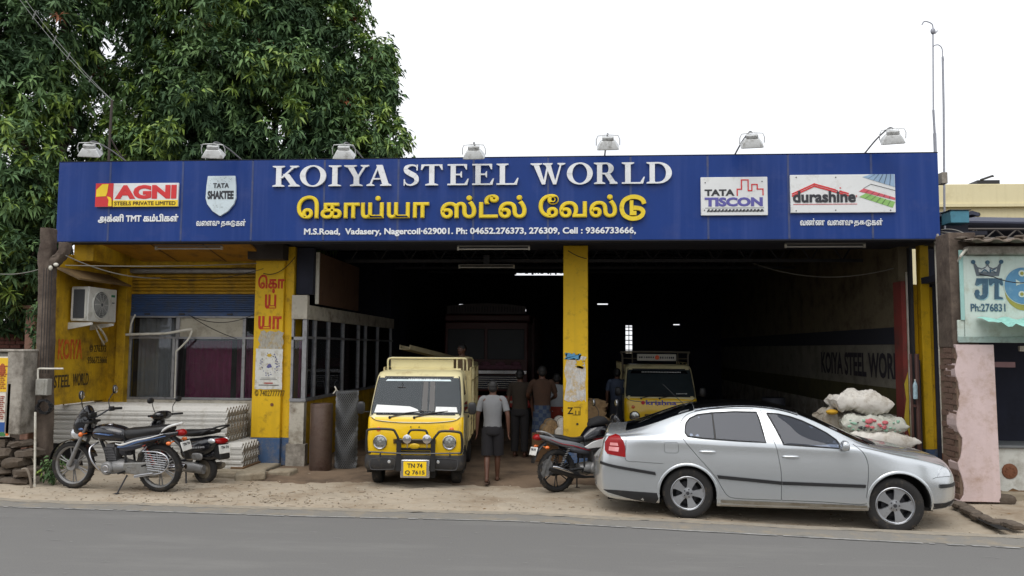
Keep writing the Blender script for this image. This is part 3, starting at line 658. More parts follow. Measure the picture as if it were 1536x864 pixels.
GL_ = {
 'K': (1.33, [stem(.17), serb(0, .58, .17, .42), sert(0, .58, .17, .42), slant(.36, .98, .12, .40, .96), slant(.92, .50, .30, .04, .60), serb(.78, 1.33, .90, 1.22), sert(.84, 1.26, .96, 1.12)]),
 'O': (1.25, ringp(.625, .5, (.625, .52), (.36, .455))),
 'I': (.60, [stem(.175), serb(0, .6, .175, .425), sert(0, .6, .175, .425)]),
 'Y': (1.20, [[(.13, .97), (.43, .97), (.73, .42), (.47, .42)], [(.96, .97), (1.07, .97), (.73, .42), (.62, .42)], [(.47, 0), (.73, 0), (.73, .46), (.47, .46)], serb(.30, .90, .47, .73), sert(0, .60, .13, .43), sert(.80, 1.20, .94, 1.08)]),
 'A': (1.20, [slant(.13, .53, .09, .04, .98), slant(.78, .46, .30, .04, 1.0), [(.27, .30), (.85, .30), (.85, .37), (.27, .37)], serb(0, .38, .12, .24), serb(.66, 1.20, .78, 1.08)]),
 'S': (.86, sweep([(.74, .78), (.66, .93), (.43, .97), (.20, .87), (.20, .70), (.43, .56), (.66, .42), (.70, .20), (.47, .03), (.22, .07), (.10, .26)], [.03, .07, .08, .17, .23, .25, .24, .19, .08, .07, .03])+[[(.70, .72), (.76, .72), (.76, 1.0), (.71, 1.0)], [(.08, .0), (.13, .0), (.14, .30), (.08, .30)]]),
 'T': (1.06, [stem(.405), [(.02, .93), (1.04, .93), (1.04, 1), (.02, 1)], [(.0, .74), (.05, .74), (.17, .93), (.02, .97)], [(1.06, .74), (1.01, .74), (.89, .93), (1.04, .97)], serb(.22, .84, .405, .655)]),
 'E': (1.03, [stem(.15), [(0, 0), (.96, 0), (.96, .07), (0, .07)], [(0, .93), (.92, .93), (.92, 1), (0, 1)], [(.38, .47), (.66, .47), (.66, .54), (.38, .54)], [(.66, .36), (.70, .36), (.70, .65), (.66, .65), (.61, .54), (.61, .47)], [(.91, .93), (.79, .93), (.89, .74), (.94, .74), (.94, 1)], [(.96, .0), (1.03, .30), (.98, .30), (.83, .07)]]),
 'L': (1.04, [stem(.15), [(0, 0), (.97, 0), (.97, .07), (0, .07)], sert(0, .56, .15, .40), [(.96, .0), (1.04, .32), (.99, .32), (.83, .07)]]),
 'W': (1.70, [[(.12, .97), (.40, .97), (.72, 0), (.56, 0)], [(.82, .97), (.90, .97), (.72, 0), (.62, .05)], [(.70, .97), (.98, .97), (1.26, 0), (1.11, 0)], [(1.45, .97), (1.53, .97), (1.26, 0), (1.17, .05)], sert(0, .56, .12, .40), sert(.60, 1.08, .72, .98), sert(1.32, 1.70, 1.43, 1.54)]),
 'R': (1.14, [stem(.15), serb(0, .55, .15, .40), sert(0, .50, .15, .42), [(.38, .93), (.60, .93), (.60, 1), (.38, 1)], [(.38, .45), (.60, .45), (.60, .52), (.38, .52)]]+ringp(.60, .725, (.36, .275), (.11, .205), -90, 90, 14)+[slant(.80, .50, .28, .04, .47), serb(.76, 1.14, .80, 1.08)]),
 'D': (1.23, [stem(.15), serb(0, .45, .15, .40), sert(0, .45, .15, .40), [(.38, .93), (.56, .93), (.56, 1), (.38, 1)], [(.38, 0), (.56, 0), (.56, .07), (.38, .07)]]+ringp(.56, .5, (.66, .5), (.38, .43), -90, 90, 20)),
}
def serif_letter(ch, x0, x1, z0, z1, y, depth, mat, parent):
    w, polys = GL_[ch]; m = MB()
    for i, p in enumerate(polys):
        q = [(x0+(x1-x0)*a/w, z0+(z1-z0)*b) for a, b in p]
        m.prism(q, y-depth-0.0007*(i % 7), y)
    return m.build('letter', mat, parent, ang=0)
k1 = .2604
marks = [('K', 380+115*k1, 380+272*k1), ('O', 380+272*k1, 380+422*k1), ('I', 380+437*k1, 380+508*k1), ('Y', 380+525*k1, 380+668*k1), ('A', 380+655*k1, 380+798*k1),
 ('S', 380+860*k1, 380+960*k1), ('T', 380+967*k1, 380+1092*k1), ('E', 380+1120*k1, 380+1242*k1), ('E', 380+1262*k1, 380+1387*k1), ('L', 380+1402*k1, 380+1528*k1),
 ('W', 700+368*k1, 700+568*k1), ('O', 700+577*k1, 700+726*k1), ('R', 700+733*k1, 700+868*k1), ('L', 700+893*k1, 700+1025*k1), ('D', 700+1035*k1, 700+1182*k1)]
for ch, a, b in marks:
    p, q = at(a, 281, YS), at(b, 281, YS)
    serif_letter(ch, p.x, q.x, 4.686, 5.026, YS-.012, 0.035, WHITEP, SB)
# ---- yellow Tamil line (vowel signs written in the order they are drawn)
wtext('\u0bc6\u0b95\u0bbe\u0baf\u0bcd\u0baf\u0bbe', 446, 644, 293.5, 329, YS-.012, YELP, SB, bold=0.030, depth=0.05, split=True)
wtext('\u0bb8\u0bcd\u0b9f\u0bc0\u0bb2\u0bcd', 661, 790, 292.5, 328.5, YS-.012, YELP, SB, bold=0.030, depth=0.05, split=True)
wtext('\u0bc7\u0bb5\u0bb2\u0bcd', 808, 925.5, 291.5, 327.5, YS-.012, YELP, SB, bold=0.030, depth=0.05, split=True)
def tamil_du(x0, x1, z0, z1, y, depth, mat, parent, tw=.17, name='letter'):
    m = MB(); W_, H_ = x1-x0, z1-z0
    P = lambda pts: [(x0+W_*a, z0+H_*b) for a, b in pts]
    segs = sweep([(.97, .66), (.90, .82), (.70, .93), (.42, .93), (.17, .78), (.085, .50), (.17, .22), (.42, .07), (.70, .08), (.88, .20), (.92, .36), (.80, .47), (.55, .50)], [tw]*13, 5)
    segs += [[(.40, .22), (.40+tw*.85, .22), (.40+tw*.85, .80), (.40, .80)], [(.40, .20), (.66, .20), (.66, .20+tw), (.40, .20+tw)]]
    for i, s_ in enumerate(segs): m.prism(P(s_), y-depth-0.0006*(i % 5), y)
    return m.build(name, mat, parent, ang=0)
p, q = at(929, 331, YS), at(967, 294, YS); tamil_du(p.x, q.x, p.z, q.z, YS-.012, 0.05, YELP, SB)
wtext('M.S.Road,  Vadasery, Nagercoil\u00b7629001. Ph: 04652.276373, 276309, Cell : 9366733666,', 456, 954, 341.5, 355, YS-.003, WHITEP, SB, bold=0.034, depth=0.01)
# ---- plaques
def plaque(name, x0p, x1p, y0p, y1p, mat, label=None, t=0.045):
    a = at(x0p, y1p, YS); b = at(x1p, y0p, YS)
    o = part(name, mat, lambda m: m.box(a.x, b.x, YS-t, YS-.004, a.z, b.z), parent=SB, bevel=0.006, label=label)
    return o, a.x, b.x, a.z, b.z, YS-t-.002
PLQ = pm('plaque_white', S(222, 224, 224), 0.5, var=0.05, scale=4, dirt=(S(186, 184, 178), 0.25, 4))
PRED = pm('print_red', S(206, 44, 48), 0.5, var=0.05, dirt=(S(180, 70, 60), .2, 6)); PBLK = pm('print_black', S(44, 46, 52), 0.55); PYEL = pm('print_yellow', S(240, 206, 40), 0.5, var=.06)
PVIO = pm('print_violet', S(92, 88, 160), 0.55, var=.08); PBRN = pm('print_brown', S(70, 46, 20), .6)
def flat(par, polys, y, mat, name='emblem', t=0.003, label=None):
    m = MB()
    for i, p in enumerate(polys): m.prism(p, y-t-0.0005*(i % 4), y)
    return m.build(name, mat, par, ang=0, label=label)
def box_(X0, X1, Z0, Z1): return [(X0, Z0), (X1, Z0), (X1, Z1), (X0, Z1)]
pa, a, b, c, d, y = plaque('agni_plaque', 145, 270, 275, 311, PLQ, 'white, red and yellow steel maker plaque'); pa.name = 'logo_plaque'
w_, h_ = b-a, d-c
f_ = lambda u, v: (a+w_*u, c+h_*v)
flat(pa, [[f_(0, 0), f_(.215, 0), f_(.215, 1), f_(0, 1)]], y, PRED)
flat(pa, [[f_(.01, .42), f_(.01, .72), f_(.08, .96), f_(.155, .97), f_(.145, .62), f_(.13, .45), f_(.06, .44)], [f_(.14, .44), f_(.165, .28), f_(.16, .02), f_(.205, .02), f_(.20, .3), f_(.185, .4)]], y-.004, PYEL)
flat(pa, [[f_(.205, .0), f_(1, .0), f_(1, .27), f_(.205, .27)]], y, PYEL, name='yellow_band')
tx = lambda st, u0, u1, v0, v1, mat, bold, yy=None, par=None: text(st, ((a+w_*u0, yy or y-.004, c+h_*v0), (w_*(u1-u0), 0, 0), (0, 0, h_*(v1-v0))), mat, par or pa, bold=bold)
text('AGNI', ((a+w_*.235, y, c+h_*.32), (w_*.745, 0, 0), (0, 0, h_*.60)), PRED, pa, bold=0.06, split=False)
tx('STEELS PRIVATE LIMITED', .235, .975, .055, .22, PBRN, 0.02)
wtext('\u0b85\u0b95\u0bcd\u0ba9\u0bbf TMT \u0b95\u0bae\u0bcd\u0baa\u0bbf\u0b95\u0bb3\u0bcd', 147, 267.5, 321, 335, YS-.003, WHITEP, SB, bold=0.045, depth=0.01)
# shield plaque
a_, b_ = at(309, 325, YS), at(356.5, 264.5, YS); x0, x1, z0, z1 = a_.x, b_.x, a_.z, b_.z; cx = (x0+x1)/2; hw = (x1-x0)/2; H_ = z1-z0
shp = [(cx-hw*.90, z1), (cx+hw*.90, z1), (cx+hw*.97, z1-.25*H_), (cx+hw, z1-.55*H_), (cx+hw*.88, z1-.70*H_), (cx+hw*.5, z1-.88*H_), (cx, z0), (cx-hw*.5, z1-.88*H_), (cx-hw*.88, z1-.70*H_), (cx-hw, z1-.55*H_), (cx-hw*.97, z1-.25*H_)]
m = MB(); m.prism(shp, YS-.045, YS-.004); shd = m.build('logo_plaque', pm('shield_white', S(206, 220, 226), .5, var=.05, dirt=(S(170, 180, 180), .25, 5)), SB, ang=0, bevel=.006, label='pale shield shaped plaque')
text('TATA', ((cx-hw*.52, YS-.047, z1-.30*H_), (hw*1.06, 0, 0), (0, 0, .12*H_)), PBLK, shd, bold=.03)
text('SHAKTEE', ((cx-hw*.86, YS-.047, z1-.58*H_), (hw*1.72, 0, 0), (0, 0, .21*H_)), PBLK, shd, bold=.05)
dm = MB()
for i in range(34):
    u = random.uniform(-.8, .8); v = random.choice((random.uniform(.04, .16), random.uniform(.04, .3), random.uniform(.64, .9)))
    if v > .64 and abs(u) > (.98-v)*2.1: continue
    if .16 < v < .35 and abs(u) < .6: continue
    X, Z = cx+hw*u, z1-v*H_; dm.add([(X, YS-.047, Z), (X+.012, YS-.047, Z-.004), (X+.008, YS-.047, Z+.007)], [(0, 1, 2)])
dm.build('speckle', PBLK, shd, ang=0)
def small_words(parts_, y0, y1):
    for st_, a_, b_, ya, yb in parts_:
        y0, y1 = ya, yb
        if st_ == 'DU':
            p, q = at(a_, y1, YS), at(b_, y0, YS); tamil_du(p.x, q.x, p.z, q.z, YS-.003, .01, WHITEP, SB, .15, 'lettering')
        else: wtext(st_, a_, b_, y0, y1, YS-.003, WHITEP, SB, bold=0.03, depth=0.01)
small_words((('\u0bb5\u0bc8\u0bb3\u0bb5\u0bc1', 294.5, 329.5, 330.5, 341), ) if False else (('\u0bb5\u0bc8\u0bb3\u0bb5\u0bc1', 294.5, 329.5, 331.5, 339.3), ('\u0ba4\u0b95', 331.5, 345.5, 332, 341), ('DU', 346, 353.5, 331.3, 340.2), ('\u0b95\u0bb3\u0bcd', 354, 368.5, 328.8, 339.3)), 330, 341)
# city plaque
pc, a, b, c, d, y = plaque('logo_plaque', 1051, 1150, 266, 324, PLQ, 'white plaque with a red skyline line'); w_, h_ = b-a, d-c
f_ = lambda u, v: (a+w_*u, c+h_*v)
def pline(pts, t, mat, par, yy):
    m = MB()
    for i in range(len(pts)-1):
        p, q = Vector((*pts[i], 0)), Vector((*pts[i+1], 0)); dd = (q-p).normalized()*t/2; nn = Vector((-dd.y, dd.x, 0)); p = p-dd; q = q+dd
        m.prism([(p.x+nn.x, p.y+nn.y), (q.x+nn.x, q.y+nn.y), (q.x-nn.x, q.y-nn.y), (p.x-nn.x, p.y-nn.y)], yy-.003-.0005*(i % 3), yy)
    return m.build('emblem_line', mat, par, ang=0)
pline([f_(.545, .52), f_(.545, .68), f_(.61, .68), f_(.61, .92), f_(.71, .92), f_(.71, .64), f_(.765, .64), f_(.765, .80), f_(.845, .80), f_(.845, .68), f_(.93, .68), f_(.93, .53)], .018, PRED, pc, y)
text('TATA', (Vector((a+w_*.055, y, c+h_*.51)), (w_*.45, 0, 0), (0, 0, h_*.17)), PBLK, pc, bold=.045)
text('TISCON', (Vector((a+w_*.055, y, c+h_*.23)), (w_*.87, 0, 0), (0, 0, h_*.24)), PVIO, pc, bold=.055)
bar = [[f_(.09+i*.053, .09), f_(.105+i*.053, .09), f_(.135+i*.053, .16), f_(.105+i*.053, .16)] for i in range(16)]
flat(pc, bar, y-.001, PBLK, 'bar_ribs'); flat(pc, [box_(a+w_*.09, a+w_*.94, c+h_*.10, c+h_*.125)], y-.002, PBLK, 'bar_core'); flat(pc, [box_(a+w_*.06, a+w_*.94, c+h_*.19, c+h_*.197)], y-.001, PBLK, 'rule')
# roofing plaque
pd_, a, b, c, d, y = plaque('logo_plaque', 1185, 1340.5, 262, 320, PLQ, 'wide white plaque with a red roof line and coloured roofing sheets'); w_, h_ = b-a, d-c
for k in (0, .055):
    pline([f_(.02, .50-k), f_(.23, .755-k), f_(.55, .50-k)], .022, PRED, pd_, y-.0015*k*20)
flat(pd_, [box_(a+w_*.025, a+w_*.635, c+h_*.215, c+h_*.228)], y, PRED, 'rule')
text('durashine', (Vector((a+w_*.022, y-.005, c+h_*.265)), (w_*.60, 0, 0), (0, 0, h_*.31)), PBLK, pd_, bold=.035)
flat(pd_, [[f_(.43, .60), f_(.455, .58), f_(.46, .53), f_(.47, .58), f_(.495, .60), f_(.47, .62), f_(.46, .67), f_(.455, .62)]], y-.006, PLQ, 'spark')
flat(pd_, [box_(a+w_*.47, a+w_*.485, c+h_*.63, c+h_*.66)], y, PRED, 'spark_dot')
text('R', (Vector((a+w_*.625, y, c+h_*.40)), (w_*.012, 0, 0), (0, 0, h_*.05)), PRED, pd_)
def shg(P, mat, n, nm):
    o = flat(pd_, [P], y, mat, nm)
    L_ = []
    for i in range(1, n):
        t = i/n; p = Vector((*P[0], 0)).lerp(Vector((*P[1], 0)), t); q = Vector((*P[3], 0)).lerp(Vector((*P[2], 0)), t)
        L_.append([(p.x, p.y), (p.x+.006, p.y), (q.x+.006, q.y), (q.x, q.y)])
    flat(pd_, L_, y-.004, PBLK, 'sheet_rib'); return o
shg([f_(.69, .93), f_(.995, .66), f_(.995, .995), f_(.77, .995)], pm('print_sky', S(150, 178, 206), .5), 6, 'printed_sheet')
shg([f_(.655, .55), f_(.995, .32), f_(.995, .38), f_(.70, .63)], pm('print_pink', S(206, 92, 104), .5), 6, 'printed_sheet')
shg([f_(.655, .41), f_(.97, .12), f_(.995, .27), f_(.72, .50)], pm('print_green', S(140, 186, 104), .5), 6, 'printed_sheet')
pline([f_(.70, .63), f_(.77, .74), f_(.995, .57)], .006, PBLK, pd_, y)
small_words((('\u0bb5\u0ba3\u0bcd\u0ba3', 1200, 1237, 327.5, 338.5), ('\u0bb5\u0bc8\u0bb3\u0bb5\u0bc1', 1241, 1279.5, 330.5, 338.5), ('\u0ba4\u0b95', 1281, 1297, 331, 340), ('DU', 1298, 1306, 330.2, 339.2), ('\u0b95\u0bb3\u0bcd', 1307, 1324, 327.5, 338.2)), 328, 340)
for pq, ps_ in ((pc, ((1057, 275), (1142, 273), (1056, 316))), (pd_, ((1193, 267), (1252, 267), (1193, 317), (1252, 316), (1334, 316)))):
    sm = MB()
    for (u, v) in ps_: t_ = at(u, v, YS); sm.lathe([(.009, 0), (.009, -.006)], (t_.x, YS-.047, t_.z), n=8)
    sm.build('screw', STEELD, pq)

# ---- floodlights standing over the sign
LAMPH = pm('floodlight_grey', S(206, 208, 208), 0.5, 0.4, var=.1, scale=10, dirt=(S(120, 116, 108), .3, 8))
LAMPG = pm('floodlight_glass', S(214, 218, 216), 0.25, 0, var=.08)
def floodlight(lx, ly, lz, bx, bz, yaw, label):
    t = empty('floodlight', label, 'floodlight', (bx, 12.5, bz), group='floodlights over the blue signboard')
    M = Matrix.Translation((lx-bx, ly-12.5, lz-bz)) @ Matrix.Rotation(yaw, 4, 'Z') @ Matrix.Rotation(R(30), 4, 'X') @ Matrix.Scale(1.02, 4)
    m = MB()   # tapered housing opening toward the sign
    r1 = [(-.10, -.05, .045), (.10, -.05, .045), (.10, .05, .045), (-.10, .05, .045)]; r2 = [(-.16, -.10, -.055), (.16, -.10, -.055), (.16, .10, -.055), (-.16, .10, -.055)]; r3 = [(-.165, -.105, -.075), (.165, -.105, -.075), (.165, .105, -.075), (-.165, .105, -.075)]
    m.loft([r1, r2, r3], M=M); m.build('housing', LAMPH, t, bevel=.008)
    m = MB(); m.box(-.085, .085, -.04, .045, .046, .10, M=M); [m.box(-.07, .07, -.046, -.041, .056+.014*i, .064+.014*i, M=M) for i in range(3)]; m.build('control_box', LAMPH, t, bevel=.006)
    m = MB(); m.box(-.145, .145, -.085, .085, -.082, -.076, M=M); m.build('lamp_glass', LAMPG, t)
    m = MB(); m.tube([M @ Vector(q) for q in ((-.175, 0, -.03), (-.175, 0, .06), (-.15, .01, .115), (0, .02, .125), (.15, .01, .115), (.175, 0, .06), (.175, 0, -.03))], .007, 6)
    m.build('yoke', LAMPH, t)
    m = MB(); top = M @ Vector((0.0, .02, .125)); m.tube(catmull([(0.0, .05, -.02), Vector((0, .04, .0)).lerp(top, .45)+Vector((0, 0, .05)), Vector((0, 0, 0)).lerp(top, .85)+Vector((0, 0, .06)), top], 5), .012, 8); m.box(-.03, .03, .03, .08, -.03, .0)
    m.build('arm', pm('arm_grey', S(120, 120, 122), .5, .5), t)
    return t
LL = ((135, 226, 189, 242, .25, 'floodlight over the red and yellow plaque, leftmost of the row'), (320, 228, 363, 241, .2, 'floodlight over the pale shield plaque'), (516, 229, 545, 240, .1, 'floodlight over the first white serif word, in front of the tree'),
      (711, 229, 714, 239, 0, 'floodlight over the second white serif word, low against the sky'), (912, 215, 907, 236, -.05, 'floodlight on an upright arm over the third white serif word'), (1128, 212, 1102, 233, -.15, 'floodlight leaning right over the skyline plaque'), (1339, 206, 1297, 228, -.25, 'floodlight over the roofing plaque, rightmost of the row'))
for (lx, ly, bx, by, yw, lb) in LL:
    p = at(lx, ly, 12.1); q = at(bx, by, 12.5); floodlight(p.x, 12.1, p.z, q.x, 5.15, yw, lb)
# ---- tube lights under the sign
def tubelight(x0p, x1p, yp, Y, lb):
    p, q = at(x0p, yp, Y), at(x1p, yp, Y); cx = (p.x+q.x)/2; hw = (q.x-p.x)/2
    t = empty('tube_light', lb, 'tube light', (cx, Y, 3.90), group='unlit tube lights under the signboard')
    z = p.z-3.90
    part('reflector', pm('reflector_grey', S(120, 118, 116), .6), lambda m: m.box(-hw, hw, -.035, .035, z+.035, z+.06), parent=t, bevel=.006)
    part('tube', pm('tube_white', S(190, 188, 184), .3), lambda m: m.tube([(-hw+.03, 0, z), (hw-.03, 0, z)], .014, 10), parent=t)
    part('end_holder', PVC, lambda m: (m.box(-hw, -hw+.03, -.02, .02, z-.02, z+.035), m.box(hw-.03, hw, -.02, .02, z-.02, z+.035)), parent=t)
    part('bracket', STEELD, lambda m: m.box(-.06, .06, -.04, .04, z+.062, max(z+.10, 0.0)), parent=t)
tubelight(233, 334, 373, 13.0, 'unlit tube light below the shield plaque, above the shutter')
tubelight(686, 795, 373.5, 13.0, 'unlit tube light under the middle of the signboard')
tubelight(1177, 1298, 370, 13.0, 'unlit tube light below the roofing plaque at the right')
tubelight(688, 772, 401, 15.4, 'dim tube light deeper inside the shed, under the roof truss')

# ================================================================== COOLING UNIT on the return wall
AC = empty('cooling_unit', 'white outdoor air conditioner unit with its fan facing right on the yellow return wall', 'air conditioner', (-8.38, 12.75, 2.50))
ACW = pm('ac_white', S(206, 206, 200), .45, var=.05, dirt=(S(160, 156, 144), .25, 5)); ACD = pm('ac_dark', S(70, 74, 80), .6, var=.15, scale=30)
part('casing', ACW, lambda m: m.box(.06, .36, -.02, .80, 0, .58), parent=AC, bevel=.012)
part('coil', ACD, lambda m: (m.box(.10, .30, -.028, -.021, .05, .53), [m.box(.10, .30, -.034, -.029, .06+.03*i, .068+.03*i) for i in range(16)]), parent=AC)
part('coil_frame', ACW, lambda m: (m.box(.07, .10, -.036, -.021, .03, .55), m.box(.30, .33, -.036, -.021, .03, .55)), parent=AC)
part('fan_recess', ACD, lambda m: m.lathe([(.01, 0), (.22, 0), (.22, .004), (.01, .004)], (.361, .33, .29), axis='x', n=32), parent=AC)
fg = part('fan_grille', ACW, lambda m: ([m.tube([(.372+.012, .33+r*math.cos(a), .29+r*math.sin(a)) for a in [2*PI*j/28 for j in range(29)]], .003, 4) for r in (.05, .08, .11, .14, .17, .20)], [m.tube([(.384, .33+.03*math.cos(a), .29+.03*math.sin(a)), (.37, .33+.225*math.cos(a), .29+.225*math.sin(a))], .003, 4) for a in [2*PI*j/10 for j in range(10)]], m.lathe([(.225, 0), (.245, 0), (.245, .02), (.225, .02)], (.360, .33, .29), axis='x', n=32, closed=True)), parent=AC)
part('maker_badge', pm('badge_green', S(40, 120, 84), .5), lambda m: m.box(.361, .364, .63, .74, .44, .48), parent=AC)
part('side_label', ACD, lambda m: m.box(.361, .364, .66, .73, .33, .35), parent=AC)
BR = empty('wall_bracket', 'white steel bracket carrying the cooling unit', 'bracket', (-8.38, 12.75, 2.5))
part('arm', ACW, lambda m: (m.prism([(.0, -.14), (.0, -.02), (.42, -.02), (.42, -.06)], -.0, .035)), parent=BR, bevel=.004)
part('arm', ACW, lambda m: (m.prism([(.0, -.14), (.0, -.02), (.42, -.02), (.42, -.06)], .62, .655)), parent=BR, bevel=.004)
part('hood', pm('hood_sheet', S(118, 96, 62), .7, var=.3, scale=5, dirt=(S(70, 56, 44), .5, 5)), lambda m: m.add([(-8.40, 12.35, 3.36), (-8.40, 13.9, 3.36), (-7.96, 13.9, 3.16), (-7.96, 12.35, 3.16), (-8.40, 12.35, 3.39), (-8.40, 13.9, 3.39), (-7.96, 13.9, 3.19), (-7.96, 12.35, 3.19)],
     [(0, 1, 2, 3), (7, 6, 5, 4), (0, 4, 5, 1), (2, 6, 7, 3), (0, 3, 7, 4), (1, 5, 6, 2)]), parent=B, label='small rusty rain hood over the cooling unit')
m = MB(); m.tube(catmull([(-8.2, 13.3, 2.45), (-8.15, 13.42, 2.3), (-8.2, 13.6, 2.18), (-8.36, 13.72, 2.16)], 6), .018, 8); m.tube(catmull([(-8.25, 13.3, 2.44), (-8.2, 13.4, 2.24), (-8.25, 13.6, 2.12), (-8.36, 13.72, 2.12)], 6), .014, 8)
tag(m.build('refrigerant_hose', PVC), 'pair of white hoses curling from the cooling unit into the wall', 'hose')
# insulated pipes over the office window
m = MB(); m.tube(catmull([at(183+6, 502, 13.9), at(222, 501, 13.9), at(250, 500, 13.9), at(278, 495, 13.9), at(288, 494, 13.95)], 6), .024, 8)
m.tube(catmull([at(288, 496, 13.93), at(283, 508, 13.9), at(272, 520, 13.9), at(264, 527, 13.9)], 5), .018, 8); m.tube([at(264, 527, 13.9), at(263, 560, 13.93), at(262, 597, 13.95)], .012, 6)
tag(m.build('drain_pipe', PVC), 'white insulated pipe run crossing the office window', 'pipe')
m = MB(); m.tube(catmull([at(203, 472, 13.9), at(197, 485, 13.85), at(195, 500, 13.9)], 5), .016, 6); tag(m.build('bent_conduit', PVC), 'short bent white conduit at the left end of the shutter', 'pipe')

# ================================================================== CEMENT SHEETS
def corr(x0, x1, yc, width, z, jx, tilt, name, lb, grp):
    """one corrugated sheet lying with its ridges along the road"""
    o = empty(name, lb, 'roof sheet', ((x0+x1)/2+jx, yc, z), group=grp)
    return o
_cs = {}
def sheet_mesh(L_, width, th, n=66):
    k = (L_, width, th)
    if k in _cs: return _cs[k]
    vs = []; fs = []; A = .034; pitch = .118
    for i in range(n+1):
        y = width*i/n; ph = (y/pitch) % 1; tri = 1-4*abs(ph-.5)
        zc = A*math.copysign(abs(tri)**.8, tri)
        for (x, dz) in ((-L_/2, 0), (L_/2, 0), (L_/2, th), (-L_/2, th)): vs.append((x, y, zc+dz))
    for i in range(n):
        a = i*4; b = a+4
        fs += [(a, b, b+1, a+1), (a+2, b+2, b+3, a+3), (a+1, b+1, b+2, a+2), (a, a+3, b+3, b)]
    fs += [(0, 1, 2, 3), (4*n+3, 4*n+2, 4*n+1, 4*n)]
    me = bpy.data.meshes.new('cement_sheet'); me.from_pydata(vs, [], fs); me.materials.append(ASB); me.materials.append(ASBEND)
    for p in me.polygons:
        if abs(p.normal.x) > .9: p.material_index = 1
    bm = bmesh.new(); bm.from_mesh(me); bmesh.ops.recalc_face_normals(bm, faces=bm.faces); bm.to_mesh(me); bm.free()
    _cs[k] = me; return me
ORD = ['topmost', 'second', 'third', 'fourth', 'fifth', 'sixth', 'seventh', 'eighth', 'ninth', 'tenth', 'eleventh', 'twelfth', 'thirteenth', 'fourteenth', 'fifteenth']
def stack(n, x0, x1, y0, width, z0, dz, where, grp):
    for i in range(n):
        k = n-1-i
        o = bpy.data.objects.new('cement_sheet', sheet_mesh(round(x1-x0, 3), width, dz*.88)); COL.objects.link(o)
        o.location = ((x0+x1)/2+random.uniform(-.022, .022), y0+(.007 if i % 2 else 0)+random.uniform(-.003, .003), z0+.026+i*dz); o.rotation_euler = (0, 0, random.uniform(-.003, .003))
        lab = f'{ORD[k]} corrugated cement sheet {"of" if k == 0 else "from the top of"} the {where}'
        tag(o, lab, 'cement sheet', grp)
stack(14, -8.72, -5.66, 12.9, .90, .47, .0405, 'upper stack, under the office window', 'corrugated cement sheets in the upper stack')
stack(9, -8.10, -5.37, 12.9, .90, .10, .0395, 'lower stack, by the blue pillar foot', 'corrugated cement sheets in the lower stack')
m = MB(); m.box(-5.55, -5.33, 12.86, 13.75, .095, .125); tag(m.build('timber_bearer', TIMB, bevel=.006), 'weathered timber bearer under the right end of the lower sheet stack', 'timber')
m = MB(); m.box(-8.68, -8.2, 12.95, 13.7, .095, .46); m.box(-8.2, -8.11, 12.95, 13.7, .095, .30); tag(m.build('dark_gap_block', BLACKP, bevel=.01), 'black block under the left end of the upper sheet stack, in place of a dark gap', 'gap block')  # solid black block: the shade of the gap put into its colour

# ================================================================== ROLLS by the office corner
m = MB(); r0 = .185; m.lathe([(r0-.01, 0.02), (r0, .05), (r0, 1.10), (r0-.004, 1.12), (r0-.03, 1.12), (r0-.03, .6)], axis='z', n=40)
for i in range(3): m.lathe([(r0+.002, .1+i*.48), (r0+.002, .115+i*.48)], axis='z', n=40)
for i in range(10):
    a = i*.6; rr = r0-.03-.004*i
tag(m.build('steel_sheet_roll', pm('rusty_galvanised', S(112, 96, 88), .45, .6, var=.25, scale=3, dirt=(S(74, 52, 42), .5, 3)), loc=(-4.16, 13.22, .03)), 'upright brown roll of plain steel sheet by the office corner', 'steel roll')
CM = empty('mesh_roll', 'tall upright grey roll of chain link mesh beside the yellow minitruck', 'mesh roll', (-3.82, 13.55, .04))
part('core', pm('mesh_core_dark', S(46, 46, 48), .8), lambda m: m.lathe([(.05, .02), (.165, .02), (.165, 1.27), (.05, 1.27)], axis='z', n=24), parent=CM)
WIRE = pm('galvanised_wire', S(128, 130, 132), .45, .6, var=.15)
def links(m):
    r = .185
    for s_ in (1, -1):
        for k in range(34):
            a0 = 2*PI*k/34; pts = []
            for i in range(27):
                z = .01+1.30*i/26; a = a0+s_*(z*4.4/1.3)
                rr = r+.008*(1 if (i % 2) else -.3)
                pts.append((rr*math.cos(a), rr*math.sin(a), z))
            m.tube(pts, .0042, 4, caps=False)
part('wire_mesh', WIRE, links, parent=CM, kind='stuff')
m = MB(); m.tube(catmull([(-.16, -.05, 1.3), (-.2, -.08, 1.38), (-.17, -.1, 1.33), (-.22, -.1, 1.26)], 4), .012, 6); m.build('tie_rag', PVC, CM)

